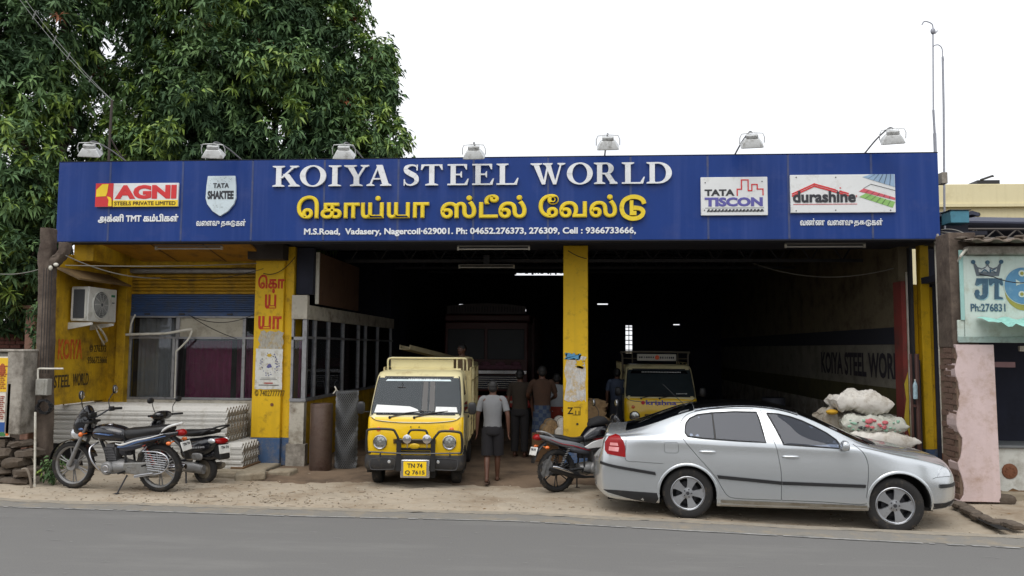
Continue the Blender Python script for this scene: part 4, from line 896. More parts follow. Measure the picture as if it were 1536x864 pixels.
# ================================================================== SACKS
SACKW = pm('woven_sack', S(222, 218, 210), .8, var=.08, scale=4, bump=.35, bscale=30, dirt=(S(160, 148, 128), .35, 4))
SACKP = pm('printed_sack', S(200, 200, 190), .75, var=.1, scale=5, bump=.3, bscale=24, dirt=(S(150, 156, 140), .35, 5))
SACKB = pm('jute_sack', S(150, 124, 90), .9, var=.15, scale=6, bump=.4, bscale=40, dirt=(S(96, 76, 54), .4, 5))
def sack(loc, sz, rot, mat, lab, seed=0, extra=None, squash=.62, group=None):
    rs = random.Random(seed); t = MB(); n = 56
    ph = [rs.uniform(0, 6.28) for _ in range(12)]
    def pt(u, v, sgn):
        x = u*sz[0]/2*(1-.09*(1-abs(v)**3)+.02*math.sin(5*v+ph[0])); y = v*sz[1]/2*(1-.12*(1-abs(u)**4)+.03*math.sin(4*u+ph[1]))
        e = max(0.0, (1-abs(u)**5)*(1-abs(v)**4))**.42
        w = .16*math.sin(3.1*u+2.2*v+ph[2])+.10*math.sin(6.5*u-4*v+ph[3])
        fold = .11*(1-abs(math.sin(4.2*u+3.3*v*sgn+ph[4]+1.5*math.sin(2.5*v+ph[5]))))**3+.09*(1-abs(math.sin(9*v-5*u+ph[6])))**3*abs(u)+.10*(1-abs(math.sin(13*v+ph[8])))**2*abs(u)**3
        q3 = Vector((u*sz[0]*4.2+seed, v*sz[1]*5, sgn*2.0)); rid = (1-abs(mnoise.noise(q3)))**5*.22+(1-abs(mnoise.noise(q3*2.3)))**6*.12
        z = sgn*sz[2]/2*e*(1+w-fold*1.9-rid+.22*mnoise.noise(q3*.5))+.05*sz[2]*math.sin(4*u+ph[7])*abs(u)+.06*sz[2]*math.sin(7*v+ph[9])*(abs(u) > .9)
        return (x, y, z)
    vs = []; fs = []
    for sgn in (1, -1):
        b0 = len(vs)
        for i in range(n+1):
            for j in range(n+1): vs.append(pt(math.sin(PI/2*(-1+2*i/n)), math.sin(PI/2*(-1+2*j/n)), sgn))
        for i in range(n):
            for j in range(n): q = b0+i*(n+1)+j; fs.append((q, q+n+1, q+n+2, q+1))
    t.add(vs, fs)
    o = empty('sack', lab, 'sack', loc, group=group); o.rotation_euler = rot
    bd_ = t.build('cloth', mat, o, ang=75, fixn=False)
    bm = bmesh.new(); bm.from_mesh(bd_.data); bmesh.ops.remove_doubles(bm, verts=bm.verts, dist=.0005); bmesh.ops.recalc_face_normals(bm, faces=bm.faces); bm.to_mesh(bd_.data); bm.free()
    e = MB(); c_ = [pt(.985, v/10, 1) for v in range(-9, 10)]; e.tube([(p[0]+.008, p[1], p[2]*.5) for p in c_], .010, 5); c_ = [pt(-.985, v/10, 1) for v in range(-9, 10)]; e.tube([(p[0]-.008, p[1], p[2]*.5) for p in c_], .010, 5)
    e.build('sewn_end', mat, o, ang=70, kind='stuff')
    if extra: extra(o, sz)
    return o
def sprint(o, sz):
    m = MB(); rs = random.Random(4)
    for i in range(46):
        u = rs.uniform(-.8, .85); v = rs.uniform(-.65, .7); w = (1-abs(u)**5)**.5
        x = u*sz[0]/2; z = v*sz[2]/2*.8; y = -sz[1]/2*(1-abs(v)**2.6)**.42*.97-.0
        s_ = rs.uniform(.012, .035); mi = 0 if abs(u) < .3 and v > -.3 else rs.choice((1, 2, 2))
        if mi == 0: s_ *= 1.7
        m.ell((x, y, z), (s_, .012, s_*.6), 8, 5, mi)
    m.build('print', [pm('sack_red', S(206, 110, 116), .8), pm('sack_black', S(70, 72, 74), .8), pm('sack_green', S(150, 190, 168), .8)], o, ang=70)
SY = 13.35
def sp(px, py, Y=SY): return at(px, py, Y)
c = sp(1314, 658, 13.2); sack((c.x, 13.15, c.z), (1.12, .55, .30), (0, .06, .05), SACKW, 'low white sack at the bottom of the pile behind the car bonnet', 3)
c = sp(1306, 636, 13.2); sack((c.x, 13.2, c.z), (1.02, .52, .32), (0, .03, -.05), SACKP, 'printed sack with red and green marks in the middle of the pile', 5, sprint)
c = sp(1288, 603, 13.3); sack((c.x, 13.3, c.z), (.92, .5, .36), (0, .04, .08), SACKW, 'large plain white sack on top of the pile', 8)
c = sp(1248, 632, 13.5); sack((c.x, 13.5, c.z), (.50, .45, .42), (0, .5, .1), pm('greywhite_sack', S(176, 168, 154), .85, var=.15, scale=6, bump=.4, bscale=30, dirt=(S(130, 112, 88), .4, 5)), 'small slumped grey sack at the left of the pile', 11)
c = sp(1250, 655, 13.6); sack((c.x, 13.6, c.z-.05), (.8, .5, .5), (0, 0, .1), SACKB, 'brown jute sack low behind the pile', 13)
c = sp(1300, 690, 13.5); sack((c.x, 13.5, .22), (1.2, .6, .42), (0, 0, 0), SACKB, 'brown jute sack under the whole pile', 15)
c = sp(1248, 618, 13.2); m = MB(); m.ell((0, 0, 0), (.10, .06, .045), 10, 6); tag(m.build('yellow_bundle', pm('yellow_cloth', S(196, 152, 40), .8, bump=.3), loc=(c.x, 13.2, c.z)), 'small crumpled yellow cloth on the grey sack', 'cloth')
c = at(892, 622, 15.2); m = MB(); m.box(-.33, .33, -.22, .22, 0, c.z-.36); [m.box(-.34, .34, -.235, -.221, .05+.16*i, .15+.16*i) for i in range(3)]; tag(m.build('sack_crate', TIMB, loc=(c.x, 15.2, .047), bevel=.008), 'dark crate under the standing jute sack right of the middle pillar', 'crate'); sack((c.x, 15.2, c.z), (.62, .4, .5), (0, 1.2, .2), SACKB, 'standing jute sack in the dark right of the middle pillar', 21)
# bundled rolls beside the middle pillar
for i, (px, py, lb) in enumerate(((825, 637, 'upper left'), (842, 634, 'upper right'), (820, 645, 'lower left'), (838, 648, 'lower right'))):
    c = at(px, py, 14.6+.1*(i < 2)); o = empty('cloth_bundle', f'{lb} tied pale bundle in the heap beside the middle pillar', 'bundle', c, .15, group='tied bundles heaped beside the middle pillar')
    part('wrap', SACKW if i % 2 else SACKB, lambda m: m.lathe([(.02, -.36), (.085, -.35), (.11, -.28), (.118, 0), (.11, .28), (.05, .34)], (0, 0, 0), 'y', 20), parent=o, ang=60)
    part('tie', WIREG, lambda m: m.lathe([(.117, -.2), (.122, -.19), (.117, -.18)], (0, 0, 0), 'y', 20), parent=o)
c = at(835, 662, 14.7); m = MB(); m.box(-.45, .4, -.3, .3, 0, c.z+.10); tag(m.build('bundle_crate', TIMB, loc=(c.x, 14.95, .047), bevel=.01), 'dark wooden crate carrying the tied bundles', 'crate')
# ================================================================== LEFT EDGE: pole, compound wall, meter
def noisy_loft(m, pts, hw, hd, n=20, amp=.02, seed=0):
    """a rough upright: pts (x,y,z) spine, half widths, half depths"""
    rs = random.Random(seed); rings = []
    sp_ = catmull(pts, 6); H_ = catmull([(a, b, 0) for a, b in zip(hw, hd)], 6)
    for i, (p, h_) in enumerate(zip(sp_, H_)):
        ring = []
        for j in range(n):
            a = 2*PI*j/n; c, s_ = math.cos(a), math.sin(a)
            c2, s2 = math.copysign(abs(c)**.45, c), math.copysign(abs(s_)**.45, s_)
            k = 1+rs.uniform(-amp, amp)*1.5
            ring.append((p.x+h_.x*c2*k, p.y+h_.y*s2*k, p.z+rs.uniform(-.01, .01)))
        rings.append(ring)
    m.loft(rings)
Yp = 11.95
pts = [at(x, y, Yp) for x, y in ((65, 705), (66, 640), (67, 560), (70, 470), (71, 420), (71, 385), (73, 365), (73, 343))]
m = MB(); noisy_loft(m, [(p.x, p.y, p.z) for p in pts], [.105, .11, .112, .10, .10, .11, .09, .09], [.11]*8, amp=.035, seed=2)
pole = m.build('concrete_post', BROWNPL, None, ang=70)
tag(pole, 'tall rough brown concrete post at the left end of the shop', 'concrete post')
m = MB(); noisy_loft(m, [at(76, 400, Yp), at(87, 388, Yp), at(96, 378, Yp), at(98, 364, Yp)], [.10, .09, .07, .065], [.09]*4, amp=.05, seed=5); m.build('broken_stub', BROWNPL, pole, ang=70)
# compound wall with poster
wa = gz(0, 722); 
CW = empty('compound_wall', 'weathered grey plaster wall on rubble stones at the far left', 'wall', (-8.6, 11.55, 0))
part('plaster', GREYPL, lambda m: (m.box(-2.6, .10, 0, .35, .72, 1.98), m.box(.105, .36, -.04, .3, .75, 2.02)), parent=CW, bevel=.02)
part('coping', GREYPL, lambda m: m.box(-2.6, .37, -.05, .4, 1.985, 2.03), parent=CW, bevel=.02)
for i in range(30):
    rs = random.Random(i+50); row = i//6; k = i % 6
    cx = -1.5+k*.36+(row % 2)*.15+rs.uniform(-.04, .04); cz = .06+row*.135
    if cx > .45: continue
    m = MB(); m.ell((0, 0, 0), (rs.uniform(.13, .22), .16, rs.uniform(.045, .08)), 11, 7, p=.55)
    for q in range(len(m.v)):
        v = m.v[q]; m.v[q] = (v[0]+rs.uniform(-.026, .026), v[1]+rs.uniform(-.03, .03), v[2]+rs.uniform(-.016, .016))
    m.build('stone', STONE, CW, ang=30, loc=(cx, .12+rs.uniform(-.06, .05), cz), rot=(0, rs.uniform(-.1, .1), rs.uniform(-.15, .15)))
PO = empty('wall_poster', 'yellow and white printed notice pasted on the wall at the far left', 'poster', (-8.6, 11.5, 1.2))
a, b = at(0, 655, 11.53), at(21, 535, 11.53)
X_R = b.x+8.6
part('paper', pm('poster_paper', S(224, 218, 204), .7, var=.05, dirt=(S(180, 170, 150), .3, 6)), lambda m: m.box(-1.6, X_R, .02, .028, a.z-1.2, b.z-1.2), parent=PO)
zz0, zz1 = a.z-1.2, b.z-1.2; hh = zz1-zz0
part('yellow_field', pm('poster_yellow', S(230, 186, 40), .6, var=.08), lambda m: m.box(-1.6, X_R-.06, .012, .018, zz0+hh*.56, zz1-.02), parent=PO)
part('blue_field', pm('poster_blue', S(40, 84, 150), .6, var=.15), lambda m: m.box(-1.6, X_R-.06, .012, .018, zz0+hh*.06, zz0+hh*.18), parent=PO)
part('green_field', pm('poster_green', S(60, 120, 70), .6, var=.15), lambda m: m.box(-1.6, X_R-.06, .012, .018, zz0+.01, zz0+hh*.055), parent=PO)
part('orange_border', pm('poster_orange', S(210, 110, 40), .6, var=.25, scale=30), lambda m: m.box(X_R-.055, X_R-.012, .01, .016, zz0+.02, zz0+hh*.66), parent=PO)
def plines(m):
    rs = random.Random(3)
    for i in range(24):
        z = zz0+hh*(.60+.30*i/12) if i < 12 else zz0+hh*(.22+.30*(i-12)/12)
        x = X_R-.08-rs.uniform(0, .05)
        while x > X_R-.9:
            w = rs.uniform(.02, .06); m.box(x-w, x, .006, .011, z, z+.014); x -= w+.012
part('small_print', pm('poster_ink', S(150, 60, 40), .7), plines, parent=PO, kind='stuff')
part('emblem', pm('poster_brown', S(170, 90, 40), .7, var=.3, scale=40), lambda m: m.ell((X_R-.16, .01, zz1-.2), (.05, .004, .10), 12, 6), parent=PO)
# brick pillar and wall seen between the trees
BP = empty('brick_gate_pillar', 'pinkish brick pillar half hidden by leaves left of the post', 'pillar', (0, 0, 0))
a, b = at(36, 560, 14.2), at(50, 463, 14.2)
part('shaft', pm('brick_plaster', S(136, 104, 90), .9, var=.2, scale=6, bump=.3, dirt=(S(90, 64, 54), .4, 4)), lambda m: m.box(a.x-.03, b.x+.03, 14.2, 14.5, 0, b.z), parent=BP, bevel=.02)
part('cap', pm('brick_plaster', S(136, 104, 90)), lambda m: m.box(a.x-.06, b.x+.05, 14.15, 14.55, b.z, b.z+.06), parent=BP, bevel=.01)
LW = empty('low_brick_wall', 'low dark red brick wall under the trees at the far left', 'wall', (0, 0, 0))
BRK = pm('dark_brick', S(104, 62, 52), .9, var=.3, scale=7, bump=.3, dirt=(S(60, 44, 38), .4, 4))
part('mortar_core', pm('mortar', S(84, 74, 66), .95), lambda m: m.box(-13.6, -10.55, 14.93, 15.1, 0, 2.35), parent=LW)
bm_ = {}
for r_ in range(31):
    for k in range(14):
        if r_ < 12: continue
        x = -13.5+k*.215+(r_ % 2)*.107; z = .04+r_*.075
        if z > 2.33 or x > -10.65: continue
        key = 'b'
        if key not in bm_:
            q = MB(); q.box(-.1, .1, -.05, .05, -.031, .031); o = q.build('brick', BRK, LW, bevel=.004); bm_[key] = o.data; o.location = (x, 14.9, z)
        else:
            o = bpy.data.objects.new('brick', bm_[key]); COL.objects.link(o); o.parent = LW; o.location = (x, 14.9+random.uniform(-.006, .006), z)
# meter box, conduit, pipe
MBX = empty('meter_box', 'grey electric meter box on the brown post above a tangle of cable', 'meter box', at(66, 580, 11.75))
part('case', pm('meter_grey', S(150, 148, 140), .6, var=.1, dirt=(S(110, 104, 92), .35, 6)), lambda m: m.box(-.10, .09, -.06, .06, -.13, .12), parent=MBX, bevel=.008)
part('lid', pm('meter_grey', S(150, 148, 140)), lambda m: m.box(-.09, .045, -.068, -.062, -.12, .11), parent=MBX, bevel=.004)
p0 = at(57, 566, 11.7)
m = MB(); m.tube(catmull([at(57, 570, 11.7), at(57, 556, 11.7), at(59, 553, 11.7), at(75, 553, 11.72), at(95, 553, 11.8)], 4), .014, 8); tag(m.build('conduit', PVC), 'thin white conduit bent over the top of the meter box', 'pipe')
m = MB(); q = gz(52, 731); m.tube([at(53, 618, 11.5), (q.x, 11.42, .0)], .016, 8); tag(m.build('downpipe', PVC), 'thin white pipe standing against the brown post down to the ground', 'pipe')
m = MB(); m.tube(catmull([at(47, 732, 11.3), at(45, 716, 11.3), at(40, 704, 11.3), at(33, 704, 11.3)], 5), .018, 8); tag(m.build('bent_pipe', pm('old_pipe', S(120, 110, 98), .7)), 'short bent grey pipe rising from the drain hole at the far left', 'pipe')
m = MB(); rs = random.Random(8); c0 = at(66, 610, 11.72)
for i in range(9):
    m.tube([(c0.x+rs.uniform(.09, .13)*math.cos(a)+rs.uniform(-.01, .01), c0.y+rs.uniform(-.05, .05), c0.z+.10*math.sin(a)+rs.uniform(-.02, .02)) for a in [2*PI*j/14 for j in range(15)]], .006, 5)
tag(m.build('cable_coil', WIREM), 'tangled coil of black cable hanging under the meter box', 'cable')
SWB = empty('switch_box', 'small cream switch box on the yellow return wall', 'switch box', at(99, 541, 12.9))
part('case', pm('switch_cream', S(190, 182, 150), .5), lambda m: m.box(-.06, .07, -.05, .05, -.10, .09), parent=SWB, bevel=.006)
part('lid', pm('switch_cream', S(190, 182, 150)), lambda m: m.box(-.01, .065, -.057, -.051, -.09, .08), parent=SWB, bevel=.003)
m = MB(); m.tube([at(97, 553, 12.9), at(96, 590, 12.9), at(95.5, 608, 12.9)], .012, 6); tag(m.build('dark_conduit', RUST), 'thin dark conduit dropping from the cream switch box', 'pipe')
# the yellow strip behind the post
part('post_strip', WALLY, lambda m: m.box(-8.60, -8.56, 12.3, 12.36, 1.6, 3.4))

# weed by the post
LEAFG = [pm('leaf_dark', S(60, 84, 56), .75, var=.25, scale=.8, spec=.25), pm('leaf_mid', S(82, 108, 70), .7, var=.25, scale=.8, spec=.25), pm('leaf_light', S(104, 132, 82), .7, var=.2, scale=.8, spec=.25), pm('leaf_lime', S(128, 152, 68), .5, var=.2, scale=3), pm('leaf_copper', S(150, 92, 62), .55, var=.2, scale=3)]
def leaf_mesh(name, centers, dirs, lens, wids, mats, parent=None, kind=None, droop=.22):
    """many narrow folded leaves: 6 vertices, 4 triangles each"""
    n = len(centers); d = dirs/np.linalg.norm(dirs, axis=1, keepdims=True)
    up = np.tile([0, 0, 1.0], (n, 1))+rng.normal(0, .45, (n, 3)); s_ = np.cross(d, up); s_ /= np.linalg.norm(s_, axis=1, keepdims=True)+1e-9
    nn = np.cross(s_, d); L_ = lens[:, None]; W_ = wids[:, None]
    p0 = centers; mid = centers+d*L_*.45-nn*L_*.02; tip = centers+d*L_*(1-droop*.3)+np.array([[0, 0, -1]])*L_*droop
    a = centers+d*L_*.35+s_*W_*.5+nn*W_*.18; b = centers+d*L_*.35-s_*W_*.5+nn*W_*.18
    v = np.stack([p0, a, mid, b, tip], 1).reshape(-1, 3); i0 = np.arange(n)*5
    f = np.stack([np.stack([i0, i0+1, i0+2], 1), np.stack([i0, i0+2, i0+3], 1), np.stack([i0+1, i0+4, i0+2], 1), np.stack([i0+2, i0+4, i0+3], 1)], 1).reshape(-1, 3)
    me = bpy.data.meshes.new(name); me.vertices.add(len(v)); me.vertices.foreach_set('co', v.ravel().astype(np.float32))
    me.loops.add(len(f)*3); me.loops.foreach_set('vertex_index', f.ravel().astype(np.int32))
    me.polygons.add(len(f)); me.polygons.foreach_set('loop_start', np.arange(len(f), dtype=np.int32)*3); 
    me.polygons.foreach_set('material_index', np.repeat(mats, 4).astype(np.int32))
    for mm in LEAFG: me.materials.append(mm)
    me.update(calc_edges=True)
    o = bpy.data.objects.new(name, me); COL.objects.link(o)
    if parent: o.parent = parent
    if kind: o['kind'] = kind
    return o
def rosettes(tips, axis, nleaf, L0, W0, matp, spread=1.0):
    n = len(tips); C_ = np.repeat(tips, nleaf, 0); A_ = np.repeat(axis, nleaf, 0)
    az = np.tile(np.arange(nleaf)*2.399, n)+np.repeat(rng.uniform(0, 6.28, n), nleaf)
    t1 = np.cross(A_, np.array([[.3, .2, 1.0]])); t1 /= np.linalg.norm(t1, axis=1, keepdims=True)+1e-9; t2 = np.cross(A_, t1)
    el = rng.uniform(-.25, .75, n*nleaf)
    d = (t1*np.cos(az)[:, None]+t2*np.sin(az)[:, None])*spread+A_*el[:, None]*.8+np.array([[0, 0, -.16]])
    C_ = C_-A_*rng.uniform(0, .16, n*nleaf)[:, None]*L0/.2
    L_ = L0*rng.uniform(.7, 1.2, n*nleaf); W_ = W0*rng.uniform(.8, 1.2, n*nleaf)
    base = rng.choice(len(matp), n, p=matp); mats = np.repeat(base, nleaf)
    fl_ = rng.random(n*nleaf) < .2; mats = np.where(fl_, np.minimum(mats, 2)*0+rng.integers(0, 3, n*nleaf), mats)
    return C_, d, L_, W_, mats
def tree(name, label, base, lobes, n_tips, trunk_pts, trunk_r, group, seed, gapfn=None, cop=None, thr=-1.15, limbs=()):
    t = empty(name, label, 'tree', base, group=group)
    global rng; rng = np.random.default_rng(seed)
    base = np.array(base); T = []; A = []
    wts = np.array([l[3]**1.9 for l in lobes]); wts /= wts.sum()
    for (cx, cy, cz, r), w in zip(lobes, wts):
        k = int(n_tips*w); u = rng.normal(0, 1, (k*3, 3)); u /= np.linalg.norm(u, axis=1, keepdims=True)
        keep = (u[:, 1] < .55) | (rng.random(len(u)) < .15)
        u = u[keep][:k]
        rad = r*(1-.36*rng.random(len(u))**1.8)*(1+.13*np.sin(u[:, 0]*7+cx*3)+.12*np.sin(u[:, 2]*8+cz*3)+.06*np.sin(u[:, 1]*17))
        p = np.array([[cx, cy, cz]])+u*rad[:, None]*np.array([[1, .85, .9]])
        T.append(p); A.append(u*.8+np.array([[0, -.15, .35]])+rng.normal(0, .22, (len(u), 3)))
    T = np.concatenate(T); A = np.concatenate(A); A /= np.linalg.norm(A, axis=1, keepdims=True)
    if gapfn is not None: k = gapfn(T); T, A = T[k], A[k]
    # clumps: drop tips where a coarse pattern is low, so that light and dark masses read
    pat = np.sin(T[:, 0]*2.3+1.1*np.sin(T[:, 2]*1.9))+np.sin(T[:, 2]*2.9+T[:, 1]*1.3)+.6*np.sin(T[:, 0]*5.1-T[:, 2]*4.3)
    keep = pat+rng.normal(0, .5, len(T)) > thr; T, A = T[keep], A[keep]
    C_, d, L_, W_, mt = rosettes(T-base, A, 13, .222, .064, [.24, .42, .286, .05, .004])
    low = np.array([mnoise.noise(Vector(p)*.55+Vector((seed, 0, 0))) for p in T]); hi_ = np.repeat(low+rng.normal(0, .12, len(T)), 13)
    mt = np.where(hi_ > .22, np.minimum(mt+1, 3)*(mt < 4)+4*(mt == 4), np.where((hi_ < -.12) & (mt < 4), np.maximum(mt-1, 0), mt))
    leaf_mesh('foliage', C_, d, L_, W_, mt, t, 'stuff')
    m = MB(); m.tube([Vector(p)-Vector(base) for p in catmull(trunk_pts, 6)], list(np.interp(np.arange(len(trunk_pts)*6-5)/(len(trunk_pts)*6-6), [0, 1], trunk_r)), 12)
    m.build('trunk', BARK, t, ang=70)
    top = Vector(trunk_pts[-1]); hub = Vector(trunk_pts[-2])
    for i, (cx, cy, cz, r) in enumerate(lobes):
        q = Vector((cx, cy+.7, cz)); st_ = hub.lerp(top, (i % 3)/3); md = st_.lerp(q, .5)+Vector((random.uniform(-.4, .4), random.uniform(-.3, .3), .5))
        m = MB(); P_ = catmull([st_, md, q, q+Vector((random.uniform(-.4, .4), 0, r*.5))], 5); m.tube([p-Vector(base) for p in P_], list(np.linspace(.09, .02, len(P_))), 7)
        for k in range(5):
            e = q+Vector((random.uniform(-1, 1), random.uniform(-1, .3), random.uniform(-.8, 1)))*r*.75; s2 = P_[random.randint(6, len(P_)-1)]
            P2_ = catmull([s2, s2.lerp(e, .5)+Vector((0, 0, .15)), e], 4); m.tube([p-Vector(base) for p in P2_], list(np.linspace(.035, .01, len(P2_))), 5)
        m.build('limb', BARK, t, ang=70)
    return t
BARK = pm('bark', S(70, 58, 48), .95, var=.3, scale=5, bump=.6, bscale=12, dirt=(S(44, 36, 30), .4, 4))
# big mango tree behind the left half of the shop
def L(px, py, Y, r): p = at(px, py, Y); return (p.x, p.y, p.z, r)
lobes1 = [L(545, 105, 18.5, 1.0), L(530, 170, 18.2, 1.2), L(578, 228, 18.0, .85), L(465, 60, 19, 1.7), L(465, 0, 19, 1.4), L(555, 130, 18.4, .8), L(430, 140, 17.6, 1.7), L(420, 225, 17.4, 1.5), L(520, 235, 17.8, 1.2), L(340, 40, 17.5, 1.8), L(330, 140, 17.0, 1.7),
          L(300, 225, 16.8, 1.5), L(240, 160, 16.8, 1.3), L(220, 240, 16.5, 1.3), L(270, 0, 17.5, 1.7), L(410, -60, 19, 1.9), L(300, -80, 18, 1.9), L(470, -70, 19.5, 1.2), L(200, -60, 17.5, 1.3), L(400, 60, 18.2, 1.7), L(360, 300, 18, 1.6), L(480, 290, 18.4, 1.5), L(230, 110, 18.4, 1.2)]
tree('mango_tree', 'large dense mango tree rising behind the left half of the shop', (-7.6, 18.6, 0), lobes1, 11500, [(-7.6, 18.6, 0), (-7.5, 18.6, 2), (-7.2, 18.5, 4.2), (-7.0, 18.4, 6)], (.42, .25), 'trees behind the shop', 21)
lobes2 = [L(60, 60, 15.5, 1.5), L(-20, 20, 15.5, 1.7), L(110, 110, 16.2, 1.0), L(20, 150, 15.2, 1.4), L(-60, 160, 15.5, 1.7), L(60, -40, 16, 1.6), L(-60, -80, 16, 2.0), L(130, 10, 16.8, .75), L(20, 235, 14.6, 1.1), L(-40, 270, 14.6, 1.2), L(20, 310, 14.4, 1.0), L(55, 400, 14.6, .85),
          L(20, 390, 14.2, 1.0), L(-50, 380, 14.4, 1.2), L(75, 300, 15.6, .9), L(110, 205, 17, .8), L(10, 450, 14.6, .7), L(110, -70, 16.5, 1.2)]
tree('mango_tree', 'mango tree hanging low over the wall at the far left, sky showing through its gaps', (-11.4, 15.4, 0), lobes2, 5200, [(-11.4, 15.6, 0), (-11.3, 15.6, 2.0), (-11.0, 15.5, 4.0), (-10.6, 15.4, 6.2)], (.34, .2), 'trees behind the shop', 33)
# far canopy that closes the view under the left tree
lobes3 = [L(40, 470, 19, 1.6), L(-60, 470, 19, 2.0), L(100, 400, 20, 1.8), L(0, 400, 20, 1.8), L(150, 330, 21, 2.0), L(60, 310, 21, 1.9), L(-80, 330, 20, 2.2), L(230, 300, 22, 2.2), L(330, 280, 22, 2.0), L(90, 540, 18.5, 1.2), L(0, 540, 18, 1.4), L(-70, 560, 18, 1.6), L(180, 190, 22, 1.2)]
tree('background_tree', 'dark background tree filling the gap under the left mango tree', (-13.2, 20, 0), lobes3, 2300, [(-13.2, 20, 0), (-13.2, 20, 1.6), (-13, 20, 3), (-12.6, 20, 4)], (.3, .2), 'trees behind the shop', 45)
# added unseen wall and trees behind the camera, for paint and glass to mirror
OW = empty('reflection_wall', 'long pale wall added across the road, unseen behind the camera, for reflections', 'wall', (0, -7, 0))
part('wall', GREYPL, lambda m: (m.box(-60, 60, 0, .25, -.14, 1.9), m.box(-60, 60, -.03, .28, 1.903, 2.0)), parent=OW)
_t1 = [o for o in COL.objects if o.name == 'mango_tree'][0]
for i, (x, y, s_) in enumerate(((-16, -13, .8), (-3, -12, .72), (9, -14, .85), (22, -12, .8))):
    c_ = copy_tree(_t1); c_.location = (x, y, -.1); c_.rotation_euler = (0, 0, PI+.4*i); c_.scale = (s_, s_, s_*.8); c_['group'] = 'added trees across the road, for reflections'
    c_['label'] = ('first', 'second', 'third', 'fourth')[i]+' added tree from the left beyond the added wall, unseen behind the camera, for reflections'
# young pole and wire mast in front of the big tree
m = MB(); m.tube([at(163, 245, 13.0), at(165, 200, 13.0), at(168, 150, 13.0)], .022, 8); m.tube([at(166, 208, 13.0), at(176, 226, 13.1), at(190, 244, 13.2)], .014, 6)
tag(m.build('sign_stay_pole', pm('old_steel', S(70, 62, 58), .7, .3)), 'thin dark steel pole rising behind the left end of the signboard', 'pole')
m = MB(); w = sag(at(20, -14, 14), at(168, 150, 13.05), .12); m.tube(w, .004, 4, caps=False); w2 = sag(at(24, -20, 14), at(170, 152, 13.05), .10); m.tube(w2, .004, 4, caps=False)
for i in (3, 6, 8, 11): m.tube([w[i]+Vector((0, 0, -.05)), w2[i]+Vector((0.02, 0, .05))], .012, 5)
tag(m.build('spaced_wires', pm('alu_wire', S(130, 132, 130), .6, .3)), 'pair of thin spaced wires slanting down across the left tree to the dark pole', 'wire')
# weed at the foot of the post
wd = empty('weed_plant', 'small leafy green weed at the foot of the brown post', 'plant', (-7.72, 11.6, 0))
rng = np.random.default_rng(5)
tp = np.stack([rng.normal(0, .12, 46), rng.normal(0, .08, 46), rng.uniform(.12, .46, 46)], 1); ax = tp*np.array([[1.5, 1.5, .6]]); ax /= np.linalg.norm(ax, axis=1, keepdims=True)
C_, d, L_, W_, mt = rosettes(tp, ax, 6, .085, .036, [.15, .5, .3, .05, 0]); leaf_mesh('leaves', C_, d, L_, W_, mt, wd, 'stuff', .2)
m = MB(); [m.tube([(0, 0, 0), Vector(tp[i])*.6+Vector((0, 0, .02)), tp[i]], .004, 4) for i in range(0, 46, 2)]; m.build('stems', pm('stem_green', S(70, 96, 50), .7), wd)
iv = empty('climbing_plant', 'leafy creeper hanging beside the brown post', 'plant', (0, 0, 0))
pp = []
for i in range(60):
    y = 455+i*1.7; q = at(58+10*math.sin(i*.5)-i*.12, y, 12.4); pp.append((q.x+rng.normal(0, .05), q.y+rng.normal(0, .05), q.z))
tp = np.array(pp); ax = np.tile([[0, -.8, .1]], (60, 1))+rng.normal(0, .4, (60, 3)); ax /= np.linalg.norm(ax, axis=1, keepdims=True)
C_, d, L_, W_, mt = rosettes(tp, ax, 6, .12, .05, [.5, .4, .1, 0, 0]); leaf_mesh('leaves', C_, d, L_, W_, mt, iv, 'stuff', .2)
m = MB(); m.tube([tuple(p) for p in tp[::6]], .006, 4); m.build('stems', BARK, iv)

# ================================================================== RIGHT: neighbour shop
NB = empty('tailor_shop', 'small pale green neighbouring shop with painted letters over its opening, pink pillar and torn awning', 'shop building', (0, 0, 0))
Yn = 11.75
PINK = pm('pink_limewash', S(204, 184, 182), .9, var=.07, scale=3, bump=.2, bscale=16, dirt=(S(166, 138, 118), .38, 2.6), streak=(S(170, 150, 140), .35))
MINT = pm('mint_limewash', S(196, 210, 202), .9, var=.06, scale=3, bump=.15, bscale=20, dirt=(S(160, 164, 146), .35, 3), streak=(S(140, 150, 138), .4))
def nx(px, py=600, Y=Yn): return at(px, py, Y).x
def nz(py, px=1480, Y=Yn): return at(px, py, Y).z
xa, xb = nx(1437), nx(1494)
def pinkc(m):
    rs = random.Random(4); P_ = []
    z0, z1 = 0.0, nz(517)
    for i in range(26): P_.append((xa+rs.uniform(-.02, .03)+.02*math.sin(i*.9), z1-(z1-z0)*i/25))
    P_ += [(xb+.02, z0), (xb, z1)]
    m.prism(P_, Yn, Yn+.30)
part('pink_pillar', PINK, pinkc, parent=NB, ang=0, bevel=.008)
part('plinth_rubble', STONE, lambda m: (m.ell((xb+.1, Yn+.1, .03), (.16, .12, .07), 9, 6, p=.7)), parent=NB, ang=30)
